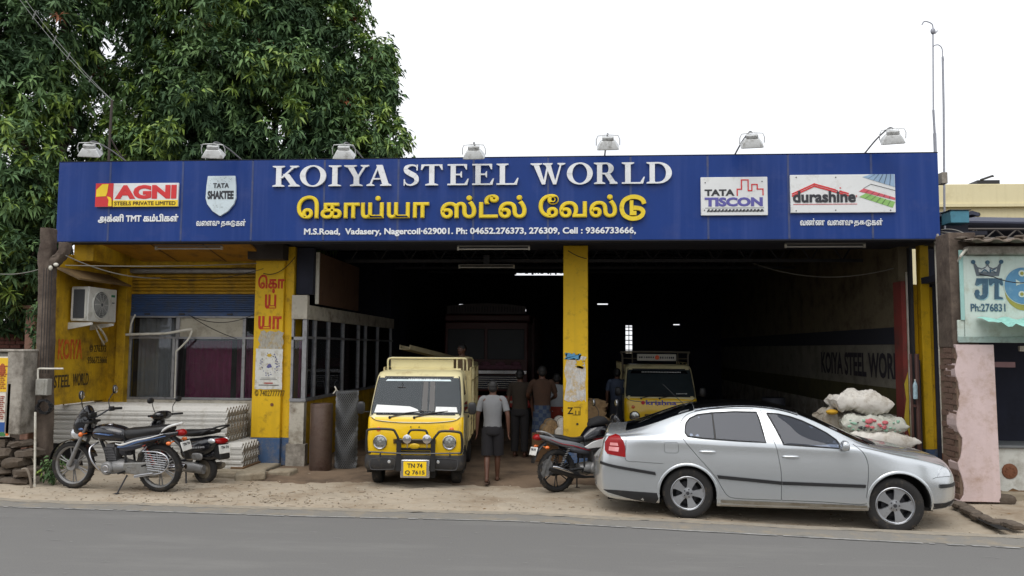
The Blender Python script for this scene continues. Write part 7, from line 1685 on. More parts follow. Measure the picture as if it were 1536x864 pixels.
        P('film_band', BLACKG, lambda m: m.add([(-.60, fy(1.54)-.018, 1.535), (.60, fy(1.54)-.018, 1.535), (.56, fy(1.6)-.018, 1.60), (-.56, fy(1.6)-.018, 1.60)], [(0, 1, 2, 3)]), ang=0)
    return t
ac = minitruck('minitruck', 'bright yellow nosed minitruck with bull bar at the mouth of the shed', (-2.33, 11.97, .012), R(3.5))
ac.scale = (.975, 1, 1)
mc = minitruck('minitruck', 'second cream minitruck in the dark with a white header board, behind the silver car', (1.86, 16.7, .047), R(-1), 1)
# folded steel channel sticking out over the yellow truck's cab
a = at(607, 523, 14.2); b = at(668, 538, 15.6)
m = MB(); d_ = (b-a); L_ = d_.length+1.2; q_ = d_.to_track_quat('X', 'Z').to_matrix().to_4x4(); M = Matrix.Translation(a) @ q_
for (y0, y1, z0, z1) in ((-.11, .11, -.012, 0), (-.11, -.10, .0, .07), (.10, .11, 0, .07)): m.box(0, L_, y0, y1, z0, z1, 0, M)
for i in range(7): m.box(.08+i*.26, .13+i*.26, -.10, .10, .03, .045, 0, M)
tag(m.build('steel_channel', pm('dusty_channel', S(150, 140, 110), .6, .3, var=.2)), 'perforated steel channel poking forward over the cab of the yellow nosed minitruck', 'steel channel')
c_ = at(1160, 600, 20.0); dr_ = empty('drum', 'dim upright grey drum standing in the dark right of the cream minitruck', 'drum', (c_.x, 20.0, .047))
part('shell', pm('drum_grey', S(96, 98, 108), .6, .2, var=.2), lambda m: m.lathe([(.27, 0), (.28, .02), (.28, .29), (.29, .30), (.28, .31), (.28, .59), (.29, .60), (.28, .61), (.28, .87), (.27, .89)], axis='z', n=28), parent=dr_)
part('lid', STEELD, lambda m: m.lathe([(.26, .885), (.26, .895)], axis='z', n=28), parent=dr_)
# ================================================================== RED LORRY
LY = 21.0
c0 = at(728, 560, LY).x
LR = empty('lorry', 'tall dark red lorry with chrome bumper deep inside the shed', 'lorry', (c0, LY, .047))
LRED = pm('lorry_red', S(70, 22, 20), .5, var=.15, scale=3, dirt=(S(60, 36, 30), .35, 3))
P = lambda nm, mat, f, **k: part(nm, mat, f, parent=k.pop('par', LR), **k)
P('cab', LRED, lambda m: (m.box(-1.12, 1.12, .1, 2.2, .9, 2.75), m.box(-1.16, 1.16, .3, 2.2, 2.755, 2.95)), bevel=.04)
P('body', LRED, lambda m: m.box(-1.2, 1.2, 2.3, 8.5, 1.0, 3.0), bevel=.02)
for (x0, x1) in ((-1.02, -.04), (.04, 1.02)):
    w_ = P('windscreen', pm('lorry_glass', S(14, 18, 26), .5), lambda m: m.box(x0, x1, .07, .098, 1.75, 2.55), bevel=.01)
    P('frame', LRED, lambda m: (m.box(x0-.03, x1+.03, .05, .10, 2.555, 2.62), m.box(x0-.03, x1+.03, .05, .10, 1.68, 1.745)), par=w_)
hb = P('header_board', pm('header_grey', S(74, 68, 70), .7, var=.2), lambda m: m.prism([(-1.05, 2.96), (1.05, 2.96), (1.05, 3.16), (.5, 3.22), (0, 3.235), (-.5, 3.22), (-1.05, 3.16)], .05, .09), ang=0)
rs = random.Random(6); P('header_marks', pm('header_dark', S(50, 46, 50), .7), lambda m: [m.box(x, x+.02+rs.uniform(0, .02), .042, .048, 3.0, 3.15) for x in np.arange(-.95, .95, .075)], par=hb, ang=0)
P('garland_trim', pm('garland_mauve', S(110, 70, 84), .7, var=.3, scale=20), lambda m: (m.box(-.95, .95, .0, .08, 1.5, 1.60), [m.ell((-.8+.4*i, .02, 1.63), (.14, .04, .06), 10, 6) for i in range(5)]), bevel=.01)
P('chrome_band', CHROME, lambda m: m.box(-1.0, 1.1, -.02, .09, 1.36, 1.47), bevel=.015)
P('grille', pm('grille_dark', S(30, 28, 28), .6), lambda m: m.box(-.9, .9, .02, .09, .98, 1.33))
for i in range(6): P('grille_bar', CHROME, lambda m: m.box(-.85, .85, .0, .03, 1.0+.055*i, 1.018+.055*i))
P('bumper', pm('lorry_bumper_red', S(170, 40, 30), .4, var=.1), lambda m: m.box(-1.2, 1.2, -.15, .1, .50, .80), bevel=.03)
P('bumper_strip', PVC, lambda m: m.box(-1.0, 1.0, -.156, -.151, .62, .68))
for x in (-.85, .85):
    P('headlamp', CLEARL, lambda m: m.lathe([(.12, .0), (.10, -.05), (0, -.07)], (x, .02, 1.05), n=18), ang=60)
    P('marker', pm('marker_yellow', S(220, 180, 40), .5), lambda m: m.box(x-.14, x+.14, -.0, .03, .86, .90))
    P('wheel', RUB, lambda m: m.lathe([(.3, -.12), (.46, -.12), (.5, -.08), (.5, .08), (.46, .12), (.3, .12), (0, .1)], (x*1.12, .9, .48), 'x', 28), ang=40)
# ================================================================== MOTORCYCLES
# local frame: x forward, y to the machine's left, z up; rear axle above the origin
def ovl(m, pts, hw, hh, n=16, mi=0, p=.9, M=None):
    "loft of upright ovals along x: pts (x,y,z), half widths, half heights"
    c = catmull(pts, 5); W_ = catmull([(a, b, 0) for a, b in zip(hw, hh)], 5); rings = []
    for q, w in zip(c, W_):
        rg = []
        for j in range(n):
            a = 2*PI*j/n; cc, ss = math.cos(a), math.sin(a)
            rg.append((q.x, q.y+max(w.x, .002)*math.copysign(abs(cc)**p, cc), q.z+max(w.y, .002)*math.copysign(abs(ss)**p, ss)))
        rings.append(rg)
    m.loft(rings, mi, True, M)
def plate(m, poly, y0, th, mi=0, M=None): m.prism(poly, y0-th/2, y0+th/2, mi, M)
def spoke_wheel(parent, x, z, r, tw, rimmat, nsp=6, nm='wheel', M0=None, twist=.12):
    w = empty(nm, None, None, (x, 0, z)); w.parent = parent
    t = MB(); pr = [(r-.045*1.3, -tw*.42), (r-.035, -tw*.5), (r-.012, -tw*.42), (r, -tw*.15), (r, tw*.15), (r-.012, tw*.42), (r-.035, tw*.5), (r-.045*1.3, tw*.42)]
    t.lathe(pr, n=48, closed=True); t.build('tyre', RUB, w, ang=50)
    t = MB()
    for q in range(44):
        a = 2*PI*q/44; s_ = 1 if q % 2 else -1; t.box(-.006, .006, min(0, s_*tw*.36), max(0, s_*tw*.36), r-.004, r+.003, 0, Matrix.Rotation(a, 4, 'Y'))
    t.build('tread', RUB, w, ang=0)
    t = MB(); ri = r-.058; t.lathe([(ri, -tw*.36), (ri+.006, -tw*.36), (ri-.012, -tw*.2), (ri-.014, tw*.2), (ri+.006, tw*.36), (ri, tw*.36), (ri-.022, tw*.2), (ri-.022, -tw*.2)], n=48, closed=True)
    for q in range(nsp):
        a = 2*PI*q/nsp; MR = Matrix.Rotation(a, 4, 'Y')
        for dx in ((-.012, .012) if nsp <= 6 else (0,)):
            P_ = catmull([(dx*.6, 0, .03), (dx+.004+twist*.08, 0, ri*.5), (dx*2.2+twist*.12, 0, ri-.01)], 3)
            t.tube([MR @ p for p in P_], [.011, .010, .009, .009, .009, .009, .011][:len(P_)], 6)
    t.lathe([(.028, -.055), (.045, -.05), (.05, -.02), (.05, .02), (.045, .05), (.028, .055)], n=24)
    t.build('rim', rimmat, w, ang=40)
    t = MB(); t.lathe([(0, -.075), (.012, -.075), (.012, .075), (0, .075)], n=10); t.build('axle', STEELD, w)
    return w
def mirror_on(m, base, top, tilt, mi=0):
    m.tube(catmull([base, Vector(base).lerp(Vector(top), .6)+Vector((.02, 0, 0)), top], 4), .005, 6, mi)
def motorcycle(name, label, loc, rz, body, accent, accent2, sporty, lean=0.07):
    t = empty(name, label, 'motorcycle', loc, rz); t.rotation_euler = (R(-4)*0+lean, 0, rz)
    P = lambda nm, mat, f, **k: part(nm, mat, f, parent=k.pop('par', t), **k)
    WB = 1.25; r = .305
    fw = spoke_wheel(t, WB, r, r, .085, GREYMET if not sporty else BLACKP, 6); rw_ = spoke_wheel(t, 0, r, r, .105 if sporty else .09, GREYMET if not sporty else BLACKP, 6)
    hs = (.93, 0, .80)     # steering head
    # forks
    fk = P('fork', GREYMET, lambda m: [m.tube([(WB, s_*.085, r), (WB-.10, s_*.085, .52), (.97, s_*.085, .88)], [.026, .024, .018], 10) for s_ in (-1, 1)], ang=50)
    P('fork_clamp', BLACKP, lambda m: (m.box(.93, 1.04, -.11, .11, .86, .89), m.box(.99, 1.10, -.11, .11, .70, .725)), par=fk, bevel=.006)
    # front mudguard
    def mg(m):
        rings = []
        for i in range(15):
            a = R(-5+ (150 if not sporty else 125)*i/14)+R(15); rr = r+.028
            rings.append([(WB+rr*math.cos(a)*1.0, y, r+(rr-.0-.35*y*y/.05*.3)*math.sin(a)) for y in (-.058, -.04, 0, .04, .058)]+[(WB+(rr-.008)*math.cos(a), y, r+(rr-.01)*math.sin(a)) for y in (.05, 0, -.05)])
        m.loft(rings)
    P('front_mudguard', body, mg, ang=60)
    # frame
    P('frame', BLACKP, lambda m: (m.tube([hs, (.55, 0, .74), (.1, 0, .70)], .020, 8), m.tube(catmull([(.90, 0, .74), (.78, 0, .50), (.72, 0, .30), (.5, 0, .22)], 4), .020, 8), [m.tube([(.45, s_*.07, .70), (.42, s_*.09, .35), (.38, s_*.09, .26)], .016, 6) for s_ in (-1, 1)], [m.tube([(.38, s_*.10, .32), (0, s_*.095, r)], .020, 6) for s_ in (-1, 1)]))
    # engine
    en = P('engine', GREYMET, lambda m: (ovl(m, [(.36, 0, .31), (.48, 0, .31), (.60, 0, .31), (.72, 0, .30)], [.09, .125, .125, .07], [.07, .095, .09, .06], 16), m.lathe([(.0, .15), (.07, .148), (.085, .13), (.09, .10)], (.67, 0, .30), n=24), m.lathe([(.0, -.15), (.075, -.148), (.095, -.13), (.10, -.10)], (.60, 0, .31), n=24)), ang=45, bevel=.004)
    P('cylinder_fins', pm('engine_fins', S(104, 104, 106), .5, .5, var=.2, dirt=(S(60, 54, 48), .4, 12)), lambda m: ([m.box(.56+.012*i*.6, .70+.012*i*.6, -.085, .085, .405+.020*i, .413+.020*i) for i in range(8)], m.box(.58, .70, -.06, .06, .38, .56), m.box(.60, .72, -.07, .07, .56, .60)), par=en, bevel=.003)
    P('carburettor', STEELD, lambda m: (m.lathe([(.03, -.05), (.035, 0), (.03, .05)], (.52, 0, .50), n=14), m.box(.38, .52, -.05, .05, .46, .58)), bevel=.01)
    P('round_cover', CHROME, lambda m: m.lathe([(.028, .149), (.040, .153), (.045, .15)], (.67, 0, .30), n=20, closed=False), par=en)
    # tank
    if not sporty:
        tk = P('fuel_tank', body, lambda m: ovl(m, [(.95, 0, .72), (.88, 0, .735), (.74, 0, .745), (.60, 0, .735), (.48, 0, .715), (.42, 0, .70)], [.05, .11, .14, .135, .11, .06], [.05, .095, .108, .10, .085, .05], 22, p=.8), ang=60)
    else:
        tk = P('fuel_tank', body, lambda m: ovl(m, [(.98, 0, .74), (.90, 0, .80), (.76, 0, .84), (.62, 0, .83), (.50, 0, .77), (.43, 0, .73)], [.06, .12, .155, .14, .09, .06], [.05, .10, .125, .12, .08, .04], 22, p=.8), ang=60)
    for s_ in (-1, 1):
        P('tank_stripe', accent, lambda m: m.add([(p[0], s_*(p[1]+.006), p[2]) for p in ((.86, .118, .745), (.74, .141, .755), (.60, .143, .745), (.55, .130, .735), (.62, .143, .728), (.76, .141, .738))], [(0, 1, 2, 3, 4, 5)]), ang=0, par=tk)
    P('filler_cap', CHROME, lambda m: m.lathe([(.0, .008), (.035, .006), (.038, 0)], (.70, 0, .85 if not sporty else .955), 'z', 18), par=tk)
    # seat
    if not sporty:
        P('seat', SEATM, lambda m: ovl(m, [(.50, 0, .745), (.40, 0, .735), (.25, 0, .745), (.08, 0, .775), (-.10, 0, .805), (-.20, 0, .82)], [.05, .11, .135, .135, .12, .06], [.04, .075, .078, .068, .055, .03], 18, p=.7), ang=60)
    else:
        P('seat', SEATM, lambda m: ovl(m, [(.48, 0, .76), (.36, 0, .725), (.22, 0, .73), (.10, 0, .765), (-.08, 0, .80), (-.20, 0, .825)], [.05, .11, .13, .12, .10, .05], [.03, .045, .05, .045, .035, .02], 18, p=.7), ang=60)
    # tail panels
    tz = .0 if not sporty else .03
    def tail(m):
        for s_ in (-1, 1):
            ovl(m, [(.42, s_*.10, .62), (.25, s_*.115, .66), (.05, s_*.11, .70), (-.15, s_*.09, .735+tz), (-.30, s_*.055, .77+tz*1.5)], [.012, .022, .026, .024, .015], [.035, .055, .05, .042, .02], 12)
    P('tail_panel', body if not sporty else pm('silver_grey_plastic', S(120, 122, 126), .35, .3), tail, ang=60)
    for s_ in (-1, 1):
        P('tail_stripe', accent, lambda m: ovl(m, [(.52, s_*.118, .575), (.40, s_*.128, .60), (.22, s_*.140, .655), (.02, s_*.137, .695), (-.16, s_*.115, .735+tz)], [.006]*5, [.006, .010, .008, .006, .004] if sporty else [.010, .020, .014, .010, .005], 8), ang=60)
        P('white_swoosh', pm('white_plastic', S(214, 214, 212), .35, var=.05), lambda m: ovl(m, [(.54, s_*.128, .62), (.44, s_*.146, .612), (.24, s_*.158, .672), (.04, s_*.155, .715), (-.14, s_*.133, .765+tz)], [.006]*5, [.006, .013, .010, .008, .004], 8), ang=60) if not sporty else None
        P('side_panel', accent2, lambda m: ovl(m, [(.50, s_*.10, .56), (.38, s_*.115, .57), (.22, s_*.12, .60), (.10, s_*.10, .64)], [.01, .02, .02, .01], [.03, .045, .035, .015], 10), ang=60)
        if sporty:
            P('tank_scoop', pm('white_plastic', S(208, 208, 206), .4, var=.05), lambda m: m.prism([(.88, .70), (.80, .76), (.55, .70), (.40, .63), (.46, .60), (.62, .61), (.74, .60), (.84, .64)], s_*.125, s_*.148), bevel=.008)
    P('grab_rail', GREYMET if sporty else pm('white_plastic', S(214, 214, 212), .35, var=.05), lambda m: [m.tube(catmull([(-.06, s_*.10, .76), (-.17, s_*.10, .84), (-.27, s_*.07, .875), (-.30, 0, .875)], 4), [.010]+[.016]*8+[.014]*4, 8) for s_ in (-1, 1)], ang=60)
    P('tail_lamp', REDL, lambda m: ovl(m, [(-.26, 0, .76+tz), (-.33, 0, .765+tz), (-.37, 0, .76+tz)], [.055, .06, .03], [.04, .045, .02], 14), ang=60)
    P('rear_mudguard', BLACKP, lambda m: (ovl(m, [(-.18, 0, .70), (-.30, 0, .62), (-.37, 0, .50), (-.39, 0, .44)], [.05, .06, .06, .055], [.03, .03, .03, .01], 12)), ang=60)
    pl = P('number_plate', pm('plate_white', S(214, 214, 210), .5), lambda m: m.box(-.006, .006, -.10, .10, -.06, .06), bevel=.006)
    pl.location = (-.375, 0, .60); pl.rotation_euler = (0, R(18), 0)
    text('TN 74', ((-.009, .07, .005), (0, -.14, 0), (0, 0, .035)), PBLK, pl, bold=.02); text('AB 1729' if False else '', ((0, 0, 0), (0, 1, 0), (0, 0, 1)), PBLK, pl) if False else None
    for s_ in (-1, 1):
        P('indicator', ORAL, lambda m: (m.ell((-.24, s_*.17, .655), (.035, .03, .024), 10, 8), m.tube([(-.24, s_*.06, .66), (-.24, s_*.15, .655)], .008, 6)), ang=60)
        P('indicator', ORAL, lambda m: (m.ell((1.0, s_*.18, .735), (.028, .028, .032), 10, 8), m.tube([(.99, s_*.08, .735), (1.0, s_*.16, .735)], .008, 6)), ang=60)
    # shocks
    for s_ in (-1, 1):
        P('shock_absorber', pm('red_spring', S(170, 60, 40), .4) if not sporty else GREYMET, lambda m: m.tube([(.0+.02*math.cos(a*2*PI/8)+.15*(a/64), s_*.125+.02*math.sin(a*2*PI/8), .37+.26*(a/64)) for a in range(65)], .005, 5), ang=60)
        P('damper', BLACKP, lambda m: m.tube([(.0, s_*.125, .33), (.165, s_*.125, .66)], .012, 8))
    # chain case on the left, brake side on the right, exhaust
    P('chain_case', pm('grey_case', S(140, 140, 138), .45, .4, var=.1, dirt=(S(100, 90, 74), .4, 8)) if not sporty else BLACKP, lambda m: m.prism([(.44, .375), (.30, .385), (0, .40), (-.07, .375), (-.10, .31), (-.07, .24), (0, .215), (.30, .235), (.44, .25)], .085, .118), bevel=.012)
    ex = P('exhaust', CHROME if not sporty else pm('exhaust_black', S(50, 50, 52), .4, .5), lambda m: (m.tube(catmull([(.68, -.08, .54), (.80, -.10, .46), (.80, -.12, .28), (.68, -.14, .20), (.4, -.15, .20)], 5), .018, 8, 0), m.tube([(.4, -.15, .20), (.3, -.155, .22), (.24, -.16, .24), (-.18, -.19, .36 if sporty else .28), (-.24, -.195, .375 if sporty else .29)], [.02, .03, .052, .055, .035], 14)), ang=50)
    if sporty: P('heat_shield', CHROME, lambda m: m.tube([(.2, -.18, .26), (.1, -.20, .30), (-.14, -.225, .38), (-.2, -.225, .39)], [.02, .042, .045, .03], 12, flat=.6), par=ex, ang=50)
    # handlebar, mirrors, levers
    hb = P('handlebar', STEELD, lambda m: m.tube(catmull([(.83, -.36, 1.00), (.88, -.24, 1.01), (.96, -.08, .93), (.97, 0, .92), (.96, .08, .93), (.88, .24, 1.01), (.83, .36, 1.00)], 4), .011, 8), ang=60)
    for s_ in (-1, 1):
        P('grip', BLACKP, lambda m: m.tube([(.865, s_*.27, 1.008), (.825, s_*.38, .998)], .018, 10), par=hb)
        P('lever', ALLOY, lambda m: m.tube([(.90, s_*.22, .99), (.91, s_*.36, .975)], .006, 5), par=hb)
        P('switch_pod', BLACKP, lambda m: m.box(.85, .91, s_*.25-.025, s_*.25+.025, .98, 1.04), par=hb, bevel=.008)
        mm = P('mirror', BLACKP, lambda m: (m.tube(catmull([(.89, s_*.23, 1.02), (.92, s_*.25, 1.12), (.885, s_*.30, 1.22)], 4), .006, 6), m.ell((.875, s_*.315, 1.26), (.018, .045, .058), 12, 8, p=.8)), par=hb, ang=60)
        P('mirror_glass', CHROME, lambda m: m.ell((.860, s_*.315, 1.26), (.006, .038, .050), 12, 6), par=hb, ang=60)
    # headlamp fairing
    fa = P('headlamp_fairing', body, lambda m: ovl(m, [(.98, 0, .84), (1.06, 0, .85), (1.14, 0, .82), (1.19, 0, .78)], [.09, .13, .12, .08], [.09, .16, .14, .09], 18, p=.85), ang=60)
    P('fly_screen', pm('smoke_screen', S(24, 24, 28), .1, coat=.6), lambda m: ovl(m, [(.98, 0, .98), (1.03, 0, 1.0), (1.10, 0, .94), (1.17, 0, .87)], [.06, .09, .10, .06], [.03, .09, .08, .03], 14), par=fa, ang=60)
    P('headlamp', CLEARL, lambda m: ovl(m, [(1.10, 0, .72), (1.19, 0, .72), (1.235, 0, .72), (1.25, 0, .72)], [.10, .10, .07, .02], [.085, .085, .065, .02], 18), par=fa, ang=60)
    P('fairing_stripe', accent, lambda m: [ovl(m, [(1.02, s_*.115, .79), (1.09, s_*.12, .80), (1.14, s_*.10, .79)], [.006]*3, [.01, .022, .008], 8) for s_ in (-1, 1)], par=fa)
    P('instrument', BLACKP, lambda m: m.box(.95, 1.02, -.07, .07, .93, .99), bevel=.015)
    P('cables', WIREM, lambda m: [m.tube(catmull([(.88, s_*.24, 1.0), (1.04, s_*.16, .97), (1.05, s_*.06, .85), (.9, s_*.04, .7)], 4), .005, 5) for s_ in (-1, 1)])
    P('foot_peg', BLACKP, lambda m: ([m.tube([(.42, s_*.10, .27), (.42, s_*.24, .27)], .014, 8) for s_ in (-1, 1)], [m.tube([(.12, s_*.12, .36), (.10, s_*.22, .37)], .012, 8) for s_ in (-1, 1)], m.tube([(.42, .12, .26), (.56, .16, .25), (.62, .2, .27)], .008, 6)))
    P('side_stand', STEELD, lambda m: (m.tube([(.40, .09, .22), (.46, .20, .01)], .010, 6), m.box(.44, .50, .18, .24, -.0, .01)))
    P('brake_drum', ALLOY, lambda m: m.lathe([(.0, .055), (.065, .055), (.07, .03), (.07, -.02)], (WB, 0, r), n=24))
    return t
BBODY = pm('bike_black', S(18, 18, 24), .2, var=.1, coat=.7, dirt=(S(80, 74, 64), .1, 6))
bikeA = motorcycle('motorcycle', 'black and blue motorcycle with a wire saree guard parked facing left', (-5.87, 11.22, .012), PI+math.atan2(.137, 1.24)*-1, BBODY, pm('bike_blue', S(92, 120, 168), .25, .2, var=.3, scale=9, coat=.5), pm('bike_dark_panel', S(30, 34, 48), .3, coat=.5), False, lean=R(-4))
bikeA.scale = (1.12, 1.12, 1.12)
def guard(m):
    y = .20
    ol = catmull([(.10, y, .55), (-.12, y+.02, .55), (-.24, y+.02, .50), (-.27, y+.02, .40), (-.18, y+.02, .30), (.0, y, .26), (.22, y, .22)], 5)
    m.tube(ol, .009, 6); m.tube([(.22, y, .24), (-.05, y+.01, .285)], .012, 6)
    for i in range(8):
        z = .52-.028*i; m.tube([(.08-.02*i*.3, y, z), (-.25+.006*i, y+.02, z-.015)], .0045, 5)
    m.tube([(.06, y, .55), (.02, y, .28)], .006, 5); m.tube([(-.10, y+.01, .55), (-.13, y+.01, .28)], .006, 5); m.tube([(.1, y, .55), (.1, .12, .6)], .007, 5)
part('saree_guard', ALLOY, guard, parent=bikeA, ang=60)
part('crash_guard', CHROME, lambda m: [m.tube(catmull([(.84, s_*.05, .62), (.88, s_*.16, .56), (.83, s_*.20, .42), (.76, s_*.14, .28), (.72, s_*.04, .24)], 5), .012, 8) for s_ in (-1, 1)], parent=bikeA, ang=60)
bikeB = motorcycle('motorcycle', 'black, white and red motorcycle half hidden behind the silver car', (-.19, 11.78, .02), R(31), BBODY, pm('bike_red', S(150, 24, 38), .3, coat=.3), pm('bike_grey', S(70, 72, 78), .4), True, lean=R(-3))
m = MB(); ovl(m, [(.86, 0, .98), (.78, 0, 1.0), (.66, 0, .99), (.55, 0, .95)], [.06, .11, .12, .06], [.03, .065, .06, .03], 14, p=.7)
bg_ = m.build('tank_bag', pm('bag_black', S(24, 24, 26), .85, bump=.4, bscale=30), None, ang=60); bg_.matrix_world = Matrix.Translation((-.19, 11.78, .02)) @ Matrix.Rotation(R(31), 4, 'Z'); bg_.location = (-.19, 11.78, .02); bg_.rotation_euler = (0, 0, R(31))
tag(bg_, 'soft black bag lying on the tank of the red striped motorcycle', 'bag')
m = MB(); rs = random.Random(3)
vs = []; fs = []
for i in range(9):
    for j in range(9):
        vs.append((-.28-.035*i+.02*math.sin(j*1.3), -.17+.02*math.sin(i+j*.8), .62-.065*i+.0*j-.02*j*.3+.012*math.sin(j*2+i)) if False else (-.20-.020*i+.012*math.sin(j*2.1), -.20+.018*math.sin(i*1.2+j*.9), .56-.030*j-.012*i+.01*math.sin(i*1.7)))
for i in range(8):
    for j in range(8): fs.append((i*9+j, (i+1)*9+j, (i+1)*9+j+1, i*9+j+1))
m.add(vs, fs); rg = m.build('rag', pm('grey_rag', S(98, 98, 98), .95, bump=.4, bscale=30), None, ang=80); rg.location = (-.19, 11.78, .02); rg.rotation_euler = (0, 0, R(31))
tag(rg, 'dusty grey cloth hanging over the rear wheel of the half hidden motorcycle', 'cloth')

# ================================================================== SCOOTER
SCB = pm('scooter_black', S(22, 23, 28), .18, var=.1, coat=.8, dirt=(S(80, 76, 68), .08, 6))
q_ = gz(321, 727, .01)
sc_ = empty('scooter', 'black scooter with red tail lamp parked behind the black and blue motorcycle', 'scooter', (-5.56, 11.98, .01), PI-R(21)); 
P = lambda nm, mat, f, **k: part(nm, mat, f, parent=k.pop('par', sc_), **k)
def small_wheel(x):
    w = empty('wheel', None, None, (x, 0, .215)); w.parent = sc_
    MB().lathe([(.14, -.04), (.175, -.05), (.205, -.04), (.215, -.012), (.215, .012), (.205, .04), (.175, .05), (.14, .04)], n=40, closed=True).build('tyre', RUB, w, ang=50)
    MB().lathe([(.0, .045), (.05, .045), (.07, .02), (.135, .02), (.142, .04), (.142, -.04), (.135, -.02), (.07, -.02), (.05, -.045), (0, -.045)], n=32).build('rim', pm('dusty_steel_rim', (0, 0, 0)), w, ang=40)
small_wheel(0); small_wheel(1.24)
P('body_shell', SCB, lambda m: ovl(m, [(-.32, 0, .66), (-.24, 0, .62), (-.08, 0, .57), (.12, 0, .53), (.30, 0, .50), (.42, 0, .50)], [.06, .13, .17, .175, .15, .11], [.05, .11, .15, .16, .17, .15], 22, p=.85), ang=60)
P('rear_skirt', SCB, lambda m: ovl(m, [(-.30, 0, .50), (-.22, 0, .45), (-.12, 0, .42), (.0, 0, .42)], [.06, .09, .10, .11], [.06, .08, .07, .05], 14), ang=60)
P('seat', SEATM, lambda m: ovl(m, [(.52, 0, .72), (.40, 0, .745), (.18, 0, .755), (-.05, 0, .785), (-.22, 0, .80)], [.06, .12, .14, .13, .07], [.03, .055, .055, .05, .03], 18, p=.7), ang=60)
P('grab_rail', BLACKP, lambda m: m.tube(catmull([(-.02, .13, .76), (-.2, .13, .83), (-.34, .11, .88), (-.38, 0, .89), (-.34, -.11, .88), (-.2, -.13, .83), (-.02, -.13, .76)], 5), .014, 8), ang=60)
P('tail_lamp', REDL, lambda m: ovl(m, [(-.27, 0, .66), (-.335, 0, .655), (-.36, 0, .65)], [.12, .11, .06], [.045, .045, .02], 16), ang=60)
for s_ in (-1, 1):
    P('indicator', CLEARL, lambda m: m.ell((-.24, s_*.135, .665), (.075, .03, .04), 12, 8), ang=60)
    P('floor_side', SCB, lambda m: ovl(m, [(.42, s_*.13, .34), (.60, s_*.16, .27), (.85, s_*.16, .27), (.98, s_*.12, .36)], [.02, .03, .03, .02], [.07, .045, .045, .06], 10), ang=60)
    P('silver_panel', GREYMET, lambda m: m.ell((.02, s_*.155, .42), (.11, .02, .055), 12, 8, p=.6), ang=60)
P('lettering', pm('lettering_silver', S(190, 190, 194), .3, .5), lambda m: [m.box(-.14+.035*i, -.12+.035*i, .172, .178, .56-.004*i, .585-.004*i) for i in range(8)], ang=0)
P('red_decal', PRED, lambda m: m.prism([(.15, .555), (.10, .585), (.12, .56)], .176, .182), ang=0)
P('engine', GREYMET, lambda m: (ovl(m, [(-.05, .08, .22), (.1, .10, .24), (.32, .10, .24), (.42, .08, .26)], [.04, .06, .06, .04], [.07, .08, .075, .05], 14)), ang=60)
P('silencer', pm('silencer_grey', S(150, 142, 130), .4, .6), lambda m: (m.tube([(.30, -.13, .20), (.16, -.15, .21), (-.14, -.17, .26), (-.2, -.17, .27)], [.03, .055, .06, .04], 14)), ang=50)
pl = P('number_plate', pm('plate_white', S(214, 214, 210), .5), lambda m: m.box(-.005, .005, -.11, .11, -.065, .065), bevel=.006); pl.location = (-.375, 0, .54); pl.rotation_euler = (0, R(10), 0)
text('TN 74', ((-.008, .075, .005), (0, -.15, 0), (0, 0, .04)), PBLK, pl, bold=.02); 
P('rear_reflector', REDL, lambda m: m.box(-.39, -.37, -.06, .06, .40, .45), bevel=.006)
P('rear_flap', BLACKP, lambda m: (m.prism([(-.36, .62), (-.40, .40), (-.36, .38), (-.26, .42), (-.26, .6)], -.10, .10)), bevel=.015)
P('front_apron', SCB, lambda m: ovl(m, [(.97, 0, .50), (1.03, 0, .56), (1.07, 0, .62), (1.08, 0, .68)], [.20, .21, .18, .10], [.22, .30, .30, .22], 18, p=.8), ang=60)
P('front_mudguard', SCB, lambda m: ovl(m, [(1.0, 0, .34), (1.14, 0, .40), (1.30, 0, .40), (1.42, 0, .33)], [.05, .08, .08, .05], [.05, .06, .06, .05], 14), ang=60)
P('steering_column', STEELD, lambda m: (m.tube([(1.24, .06, .215), (1.14, .06, .50), (.98, .03, .92)], .02, 8)))
hb = P('handlebar_cover', SCB, lambda m: (ovl(m, [(.88, 0, 1.0), (.94, 0, .99), (1.00, 0, .97), (1.05, 0, .95)], [.12, .17, .16, .10], [.05, .075, .08, .06], 16), ovl(m, [(.96, 0, .88), (.99, 0, .86), (1.02, 0, .84)], [.06, .08, .06], [.08, .10, .08], 12)), ang=60)
P('headlamp', CLEARL, lambda m: m.ell((1.05, 0, .96), (.03, .09, .05), 12, 8), par=hb, ang=60)
for s_ in (-1, 1):
    P('grip', BLACKP, lambda m: m.tube([(.92, s_*.16, 1.0), (.88, s_*.33, 1.0)], .018, 10), par=hb)
    P('front_indicator', ORAL, lambda m: m.ell((1.01, s_*.15, .98), (.03, .03, .025), 10, 8), par=hb)
    P('mirror', BLACKP, lambda m: (m.tube(catmull([(.92, s_*.17, 1.03), (.95, s_*.19, 1.12), (.93, s_*.23, 1.20)], 4), .006, 6), m.ell((.92, s_*.27, 1.235), (.02, .065, .045), 12, 8, p=.8)), par=hb, ang=60)
P('stand', STEELD, lambda m: (m.tube([(.30, .10, .20), (.24, .14, .0)], .012, 6), m.tube([(.30, -.10, .20), (.24, -.14, .0)], .012, 6)))
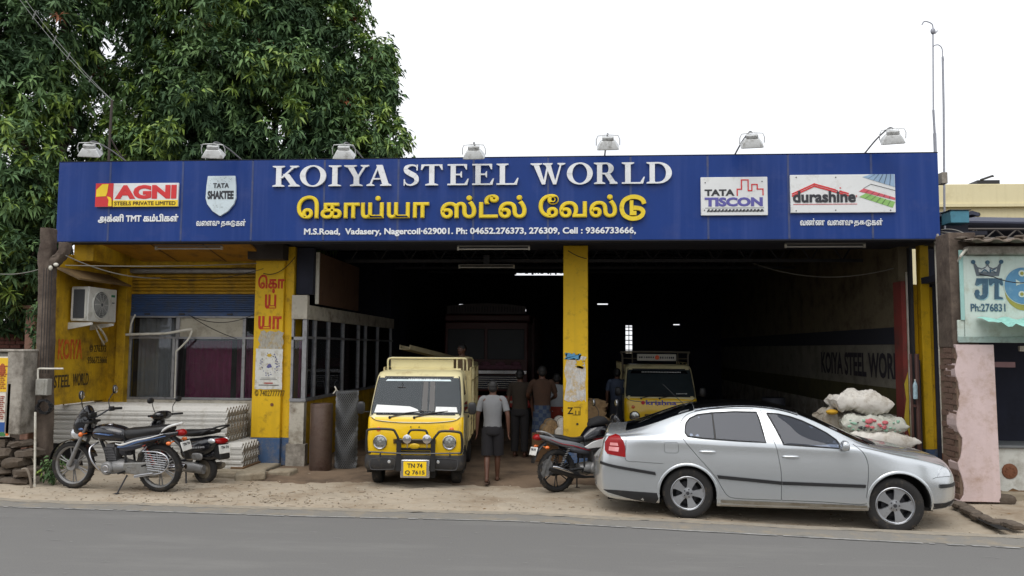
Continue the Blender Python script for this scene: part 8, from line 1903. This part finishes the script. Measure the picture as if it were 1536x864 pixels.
# ================================================================== PEOPLE
def skin(name, verts, edges, radii, mat, parent, sub=2, root=0):
    me = bpy.data.meshes.new(name); me.from_pydata(verts, edges, []); me.materials.append(mat)
    o = bpy.data.objects.new(name, me); COL.objects.link(o); o.parent = parent
    md = o.modifiers.new('skin', 'SKIN'); md.branch_smoothing = .6; md.use_smooth_shade = True
    sv = me.skin_vertices[0].data
    for i, r_ in enumerate(radii): sv[i].radius = (r_, r_) if not isinstance(r_, tuple) else r_; sv[i].use_root = (i == root)
    s_ = o.modifiers.new('sub', 'SUBSURF'); s_.levels = 1; s_.render_levels = sub
    return o
class Sk:
    def __init__(s): s.v = []; s.e = []; s.r = []
    def a(s, p, r, frm=None):
        s.v.append(tuple(p)); s.r.append(r)
        if frm is not None: s.e.append((frm, len(s.v)-1))
        return len(s.v)-1
SKIN = pm('brown_skin', S(86, 56, 42), .55, var=.1, scale=12); HAIR = pm('black_hair', S(18, 16, 16), .6, bump=.4, bscale=80)
def oring(c, rx, ry, n=20, tilt=0):
    return [(c[0]+rx*math.cos(2*PI*j/n), c[1]+ry*math.sin(2*PI*j/n), c[2]+tilt*math.sin(2*PI*j/n)) for j in range(n)]
def person(label, loc, rz, pose, shirt, lower, lower_kind='shorts', h=1.66, hair=HAIR, skinm=SKIN, lower2=None, group=None):
    """faces local -y; the pose gives shoulder, elbow, wrist, hip, knee, ankle points for each side"""
    t = empty('person', label, 'person', loc, rz, group)
    k = h/1.70
    P3 = lambda p: (p[0]*k, p[1]*k, p[2]*k)
    s = Sk(); lean = pose.get('lean', (0, 0)); lx, ly = lean
    pel = s.a(P3((0, 0, .93)), .125*k); w_ = s.a(P3((lx*.3, ly*.3, 1.08)), .115*k, pel); ch = s.a(P3((lx*.8, ly*.8, 1.28)), .135*k, w_); up = s.a(P3((lx, ly, 1.40)), .10*k, ch)
    nk = s.a(P3((lx, ly-.005, 1.485)), .052*k, up); sk_ = s.a(P3((lx, ly-.012, 1.56)), .075*k, nk); cr = s.a(P3((lx, ly-.005, 1.635)), .088*k, sk_)
    for sd in ('L', 'R'):
        sg = 1 if sd == 'L' else -1
        sh_, el, wr = pose['arm'+sd]; hp, kn, an = pose['leg'+sd]
        a = s.a(P3(sh_), .058*k, up); b = s.a(P3([(sh_[i]*.45+el[i]*.55) for i in range(3)]), .046*k, a); c = s.a(P3(el), .038*k, b)
        d = s.a(P3([(el[i]*.65+wr[i]*.35) for i in range(3)]), .037*k, c); e = s.a(P3(wr), .024*k, d)
        dv = (Vector(wr)-Vector(el)).normalized(); fw_ = Vector((0, -1, 0)); fw_ = (fw_-dv*fw_.dot(dv)).normalized(); lat = dv.cross(fw_)
        W0 = Vector(wr); pm_ = s.a(P3(W0+dv*.05), (.016*k, .032*k), e); pe = s.a(P3(W0+dv*.085), (.014*k, .036*k), pm_)
        for fi, (off, ln) in enumerate(((-.030, .062), (-.010, .075), (.010, .070), (.030, .055))):
            p1 = s.a(P3(W0+dv*.095+fw_*-off), .0095*k, pe); p2 = s.a(P3(W0+dv*(.095+ln*.5)+fw_*-off-lat*sg*.006), .009*k, p1); s.a(P3(W0+dv*(.095+ln)+fw_*-off-lat*sg*.022), .007*k, p2)
        t1 = s.a(P3(W0+dv*.055+fw_*.045), .011*k, pm_); s.a(P3(W0+dv*.085+fw_*.062), .009*k, t1)
        a = s.a(P3(hp), .088*k, pel); b = s.a(P3([(hp[i]*.5+kn[i]*.5) for i in range(3)]), .075*k, a); c = s.a(P3(kn), .056*k, b)
        d = s.a(P3([(kn[i]*.68+an[i]*.32)+(0.018 if i == 1 else 0) for i in range(3)]), .054*k, c); e = s.a(P3(an), .034*k, d)
        ft = pose.get('foot'+sd, (0, -.13, -.035)); f1 = s.a(P3([an[0], an[1]+.03, an[2]-.045]), .030*k, e); f2 = s.a(P3([an[i]+ft[i] for i in range(3)]), (.036*k, .020*k), f1)
    skin('body', s.v, s.e, s.r, skinm, t, 2, pel)
    hd = Vector(P3((lx, ly-.008, 1.60)))
    # face
    m = MB(); m.ell(hd+Vector((0, -.018, -.02)), (.068*k, .078*k, .092*k), 16, 12); m.ell(hd+Vector((0, -.098*k, -.02)), (.013*k, .018*k, .020*k), 8, 6)
    m.ell(hd+Vector((0, -.07*k, -.085*k)), (.03*k, .02*k, .02*k), 10, 6)
    for sg in (-1, 1): m.ell(hd+Vector((sg*.077*k, .005, -.015)), (.010*k, .018*k, .028*k), 8, 6)
    m.build('head', skinm, t, ang=70)
    m = MB()
    for sg in (-1, 1): m.ell(hd+Vector((sg*.028*k, -.088*k, .005)), (.012*k, .006, .007*k), 8, 6)
    m.build('eyes', pm('eye_white', S(200, 190, 180), .3), t)
    m = MB()
    for sg in (-1, 1): m.ell(hd+Vector((sg*.028*k, -.094*k, .005)), (.006*k, .004, .006*k), 8, 6); m.box(hd.x+sg*.028*k-.018*k, hd.x+sg*.028*k+.018*k, hd.y-.093*k, hd.y-.085*k, hd.z+.022*k, hd.z+.028*k)
    m.box(hd.x-.024*k, hd.x+.024*k, hd.y-.096*k, hd.y-.088*k, hd.z-.050*k, hd.z-.040*k)
    m.build('brows_and_moustache', hair, t, ang=60)
    m = MB(); m.box(hd.x-.020*k, hd.x+.020*k, hd.y-.093*k, hd.y-.085*k, hd.z-.062*k, hd.z-.055*k); m.build('lips', pm('lips', S(120, 66, 56), .5), t, ang=60)
    m = MB(); m.ell(hd+Vector((0, .012, .028*k)), (.084*k, .092*k, .082*k), 18, 12); m.ell(hd+Vector((0, .030*k, -.02*k)), (.074*k, .070*k, .075*k), 16, 10)
    for i, v in enumerate(m.v):
        rs_ = math.sin(i*12.9898)*.003; m.v[i] = (v[0]+rs_, v[1]+rs_, v[2]+rs_)
    m.build('hair', hair, t, ang=70)
    if shirt:
        def ring(z, rx, ry, f): return [P3(p) for p in oring((lx*f, ly*f+.0, z), rx, ry, 24)]
        m = MB(); wr_ = lambda i, j: .004*math.sin(i*2.1+j*1.7)
        secs = [(.88, .165, .125, .0), (.95, .160, .120, .1), (1.05, .150, .115, .3), (1.15, .160, .118, .5), (1.26, .175, .122, .75), (1.35, .190, .112, .9), (1.405, .196, .090, 1), (1.44, .150, .082, 1), (1.468, .068, .065, 1)]
        rings = [ring(*q) for q in secs]
        rings = [[(p[0]+wr_(i, j), p[1]+wr_(j, i), p[2]) for j, p in enumerate(r_)] for i, r_ in enumerate(rings)]
        m.loft(rings, caps=False)
        m.build('shirt', shirt, t, ang=70, sub=1)
        for sd in ('L', 'R'):
            sh_, el, wr = [Vector(P3(q)) for q in pose['arm'+sd]]; m = MB(); e2 = sh_.lerp(el, pose.get('sleeve', .72)); ins = Vector((-.03 if sh_.x > 0 else .03, 0, .02))
            m.tube(catmull([sh_+ins*2.6-Vector((0, 0, .03)), sh_+ins*.5-Vector((0, 0, .01)), sh_.lerp(e2, .5), e2], 3), [.044*k, .056*k, .062*k, .062*k, .058*k, .057*k, .056*k, .056*k, .055*k, .055*k][:10], 14, caps=False); m.build('sleeve', shirt, t, ang=70)
    if lower_kind in ('shorts', 'trousers'):
        m = MB(); m.loft([[P3(p) for p in oring((0, 0, z), rx, ry, 24)] for z, rx, ry in ((.78, .17, .13), (.84, .178, .135), (.92, .168, .128), (.985, .155, .118))]); m.build('waist', lower, t, ang=70, sub=1)
        for sd in ('L', 'R'):
            hp, kn, an = [Vector(P3(q)) for q in pose['leg'+sd]]; end = hp.lerp(kn, 1.04) if lower_kind == 'shorts' else an+Vector((0, 0, .03)); m = MB()
            if lower_kind == 'shorts': P_ = [hp+Vector((0, 0, .03)), hp.lerp(end, .33), hp.lerp(end, .66), end]; rr = [.098, .103, .100, .104]
            else: P_ = [hp+Vector((0, 0, .03)), hp.lerp(kn, .5), kn, kn.lerp(an, .5), end]; rr = [.098, .092, .076, .074, .070]
            c = catmull(P_, 3); rr2 = np.interp(np.linspace(0, 1, len(c)), np.linspace(0, 1, len(rr)), rr)
            m.tube(c, [float(q)*k for q in rr2], 18, caps=False); m.build('trouser_leg', lower, t, ang=70)
    else:   # wrapped cloth
        zb = .42 if lower_kind == 'lungi' else .12
        m = MB(); rings = []
        for i, z in enumerate(np.linspace(zb, .99, 9)):
            f = (z-zb)/(.99-zb); rg = []
            for j in range(32):
                a = 2*PI*j/32; w = 1+.05*math.sin(a*7+z*3)*(1-f); rg.append(P3(((.19-.035*f)*math.cos(a)*w, (.15-.03*f)*math.sin(a)*w, z)))
            rings.append(rg)
        m.loft(rings, caps=False); m.build('wrapped_cloth', lower, t, ang=70)
    for sd in ('L', 'R'):
        an = Vector(P3(pose['leg'+sd][2])); ft = Vector(pose.get('foot'+sd, (0, -.13, -.035)))*k
        m = MB(); a = an+Vector((0, .05*k, -.078*k)); b = an+ft+Vector((0, -.06*k, -.043*k)); d_ = (b-a)
        m.tube([a, a.lerp(b, .35), a.lerp(b, .7), b], [.036*k, .034*k, .046*k, .036*k], 12, flat=.32)
        m.tube([an+ft*.55+Vector((-.045*k, 0, -.035*k)), an+ft*.55+Vector((0, -.0, .022*k)), an+ft*.55+Vector((.045*k, 0, -.035*k))], .009*k, 6)
        m.build('sandal', pm('sandal_brown', S(72, 52, 42), .7), t, ang=60)
    return t
stand = dict(armL=((.185, 0, 1.39), (.235, .02, 1.12), (.245, -.03, .88)), armR=((-.185, 0, 1.39), (-.235, .02, 1.12), (-.245, -.03, .88)), legL=((.09, 0, .88), (.095, -.01, .48), (.10, .02, .085)), legR=((-.09, 0, .88), (-.095, -.01, .48), (-.10, .02, .085)))
walk = dict(armL=((.190, 0, 1.385), (.250, .03, 1.12), (.262, .0, .88)), armR=((-.190, 0, 1.385), (-.262, .06, 1.13), (-.270, .02, .88)), legL=((.085, 0, .88), (.085, .03, .48), (.07, .20, .11)), legR=((-.09, 0, .88), (-.085, -.06, .49), (-.075, -.12, .085)), footL=(0, -.115, -.05), lean=(0, -.01))
GREYT = pm('grey_tshirt', S(112, 113, 115), .9, var=.06, scale=10, bump=.25, bscale=22, dirt=(S(98, 98, 98), .2, 4)); SHORT = pm('black_shorts', S(22, 20, 24), .9, var=.15, scale=10, bump=.3, bscale=20)
man = person('man seen from behind in a grey t-shirt, black shorts and sandals walking into the shed', (-1.20, 12.42, .02), PI, walk, GREYT, SHORT, 'shorts', 1.565)
# man standing in the load bed: only his head shows over the rack
bed = dict(stand); bed['lean'] = (0, 0)
person('man standing in the yellow nosed minitruck, only his head above the rack', (-2.04, 15.0, .55), R(-35), bed, pm('dull_shirt', S(116, 96, 72), .9), SHORT, 'trousers', 1.62)
person('man in a dark shirt standing in front of the red lorry, nearer the walking man', (-.95, 15.2, .047), PI*.95, stand, pm('dark_olive_shirt', S(52, 44, 36), .9), pm('dark_trousers', S(34, 32, 34), .9), 'trousers', 1.64)
def checks():
    m = pm('checked_lungi', S(60, 78, 110), .9, var=.15)
    nt = m.node_tree; N = nt.nodes; L_ = nt.links; b = N['Principled BSDF']; tc = N.new('ShaderNodeTexCoord'); ck = N.new('ShaderNodeTexChecker'); ck.inputs['Scale'].default_value = 14
    ck.inputs[1].default_value = (*S(40, 56, 84), 1); ck.inputs[2].default_value = (*S(70, 80, 94), 1); L_.new(tc.outputs['Object'], ck.inputs[0]); L_.new(ck.outputs[0], b.inputs['Base Color']); return m
bend = dict(stand); bend['armL'] = ((.185, 0, 1.39), (.26, -.10, 1.16), (.20, -.30, 1.05)); bend['armR'] = ((-.185, 0, 1.39), (-.26, -.08, 1.15), (-.20, -.28, 1.08))
person('man in an orange brown shirt and blue checked lungi standing before the lorry', (-.52, 14.9, .047), PI*1.04, bend, pm('rust_shirt', S(66, 46, 34), .9, var=.2, scale=9), checks(), 'lungi', 1.72)
person('man in a pale shirt and red lungi with his back turned beside the middle pillar', (-.27, 16.0, .047), PI*.98, bend, pm('pale_shirt', S(150, 154, 158), .9, var=.08, scale=8), pm('red_lungi', S(130, 48, 34), .9, var=.15), 'lungi', 1.55)
person('dim figure in grey blue between the middle pillar and the cream minitruck', (1.02, 17.6, .047), PI*.9, stand, pm('greyblue_shirt', S(70, 80, 100), .9), pm('grey_lungi', S(60, 62, 70), .9), 'lungi', 1.62)
bpy.context.view_layer.update()
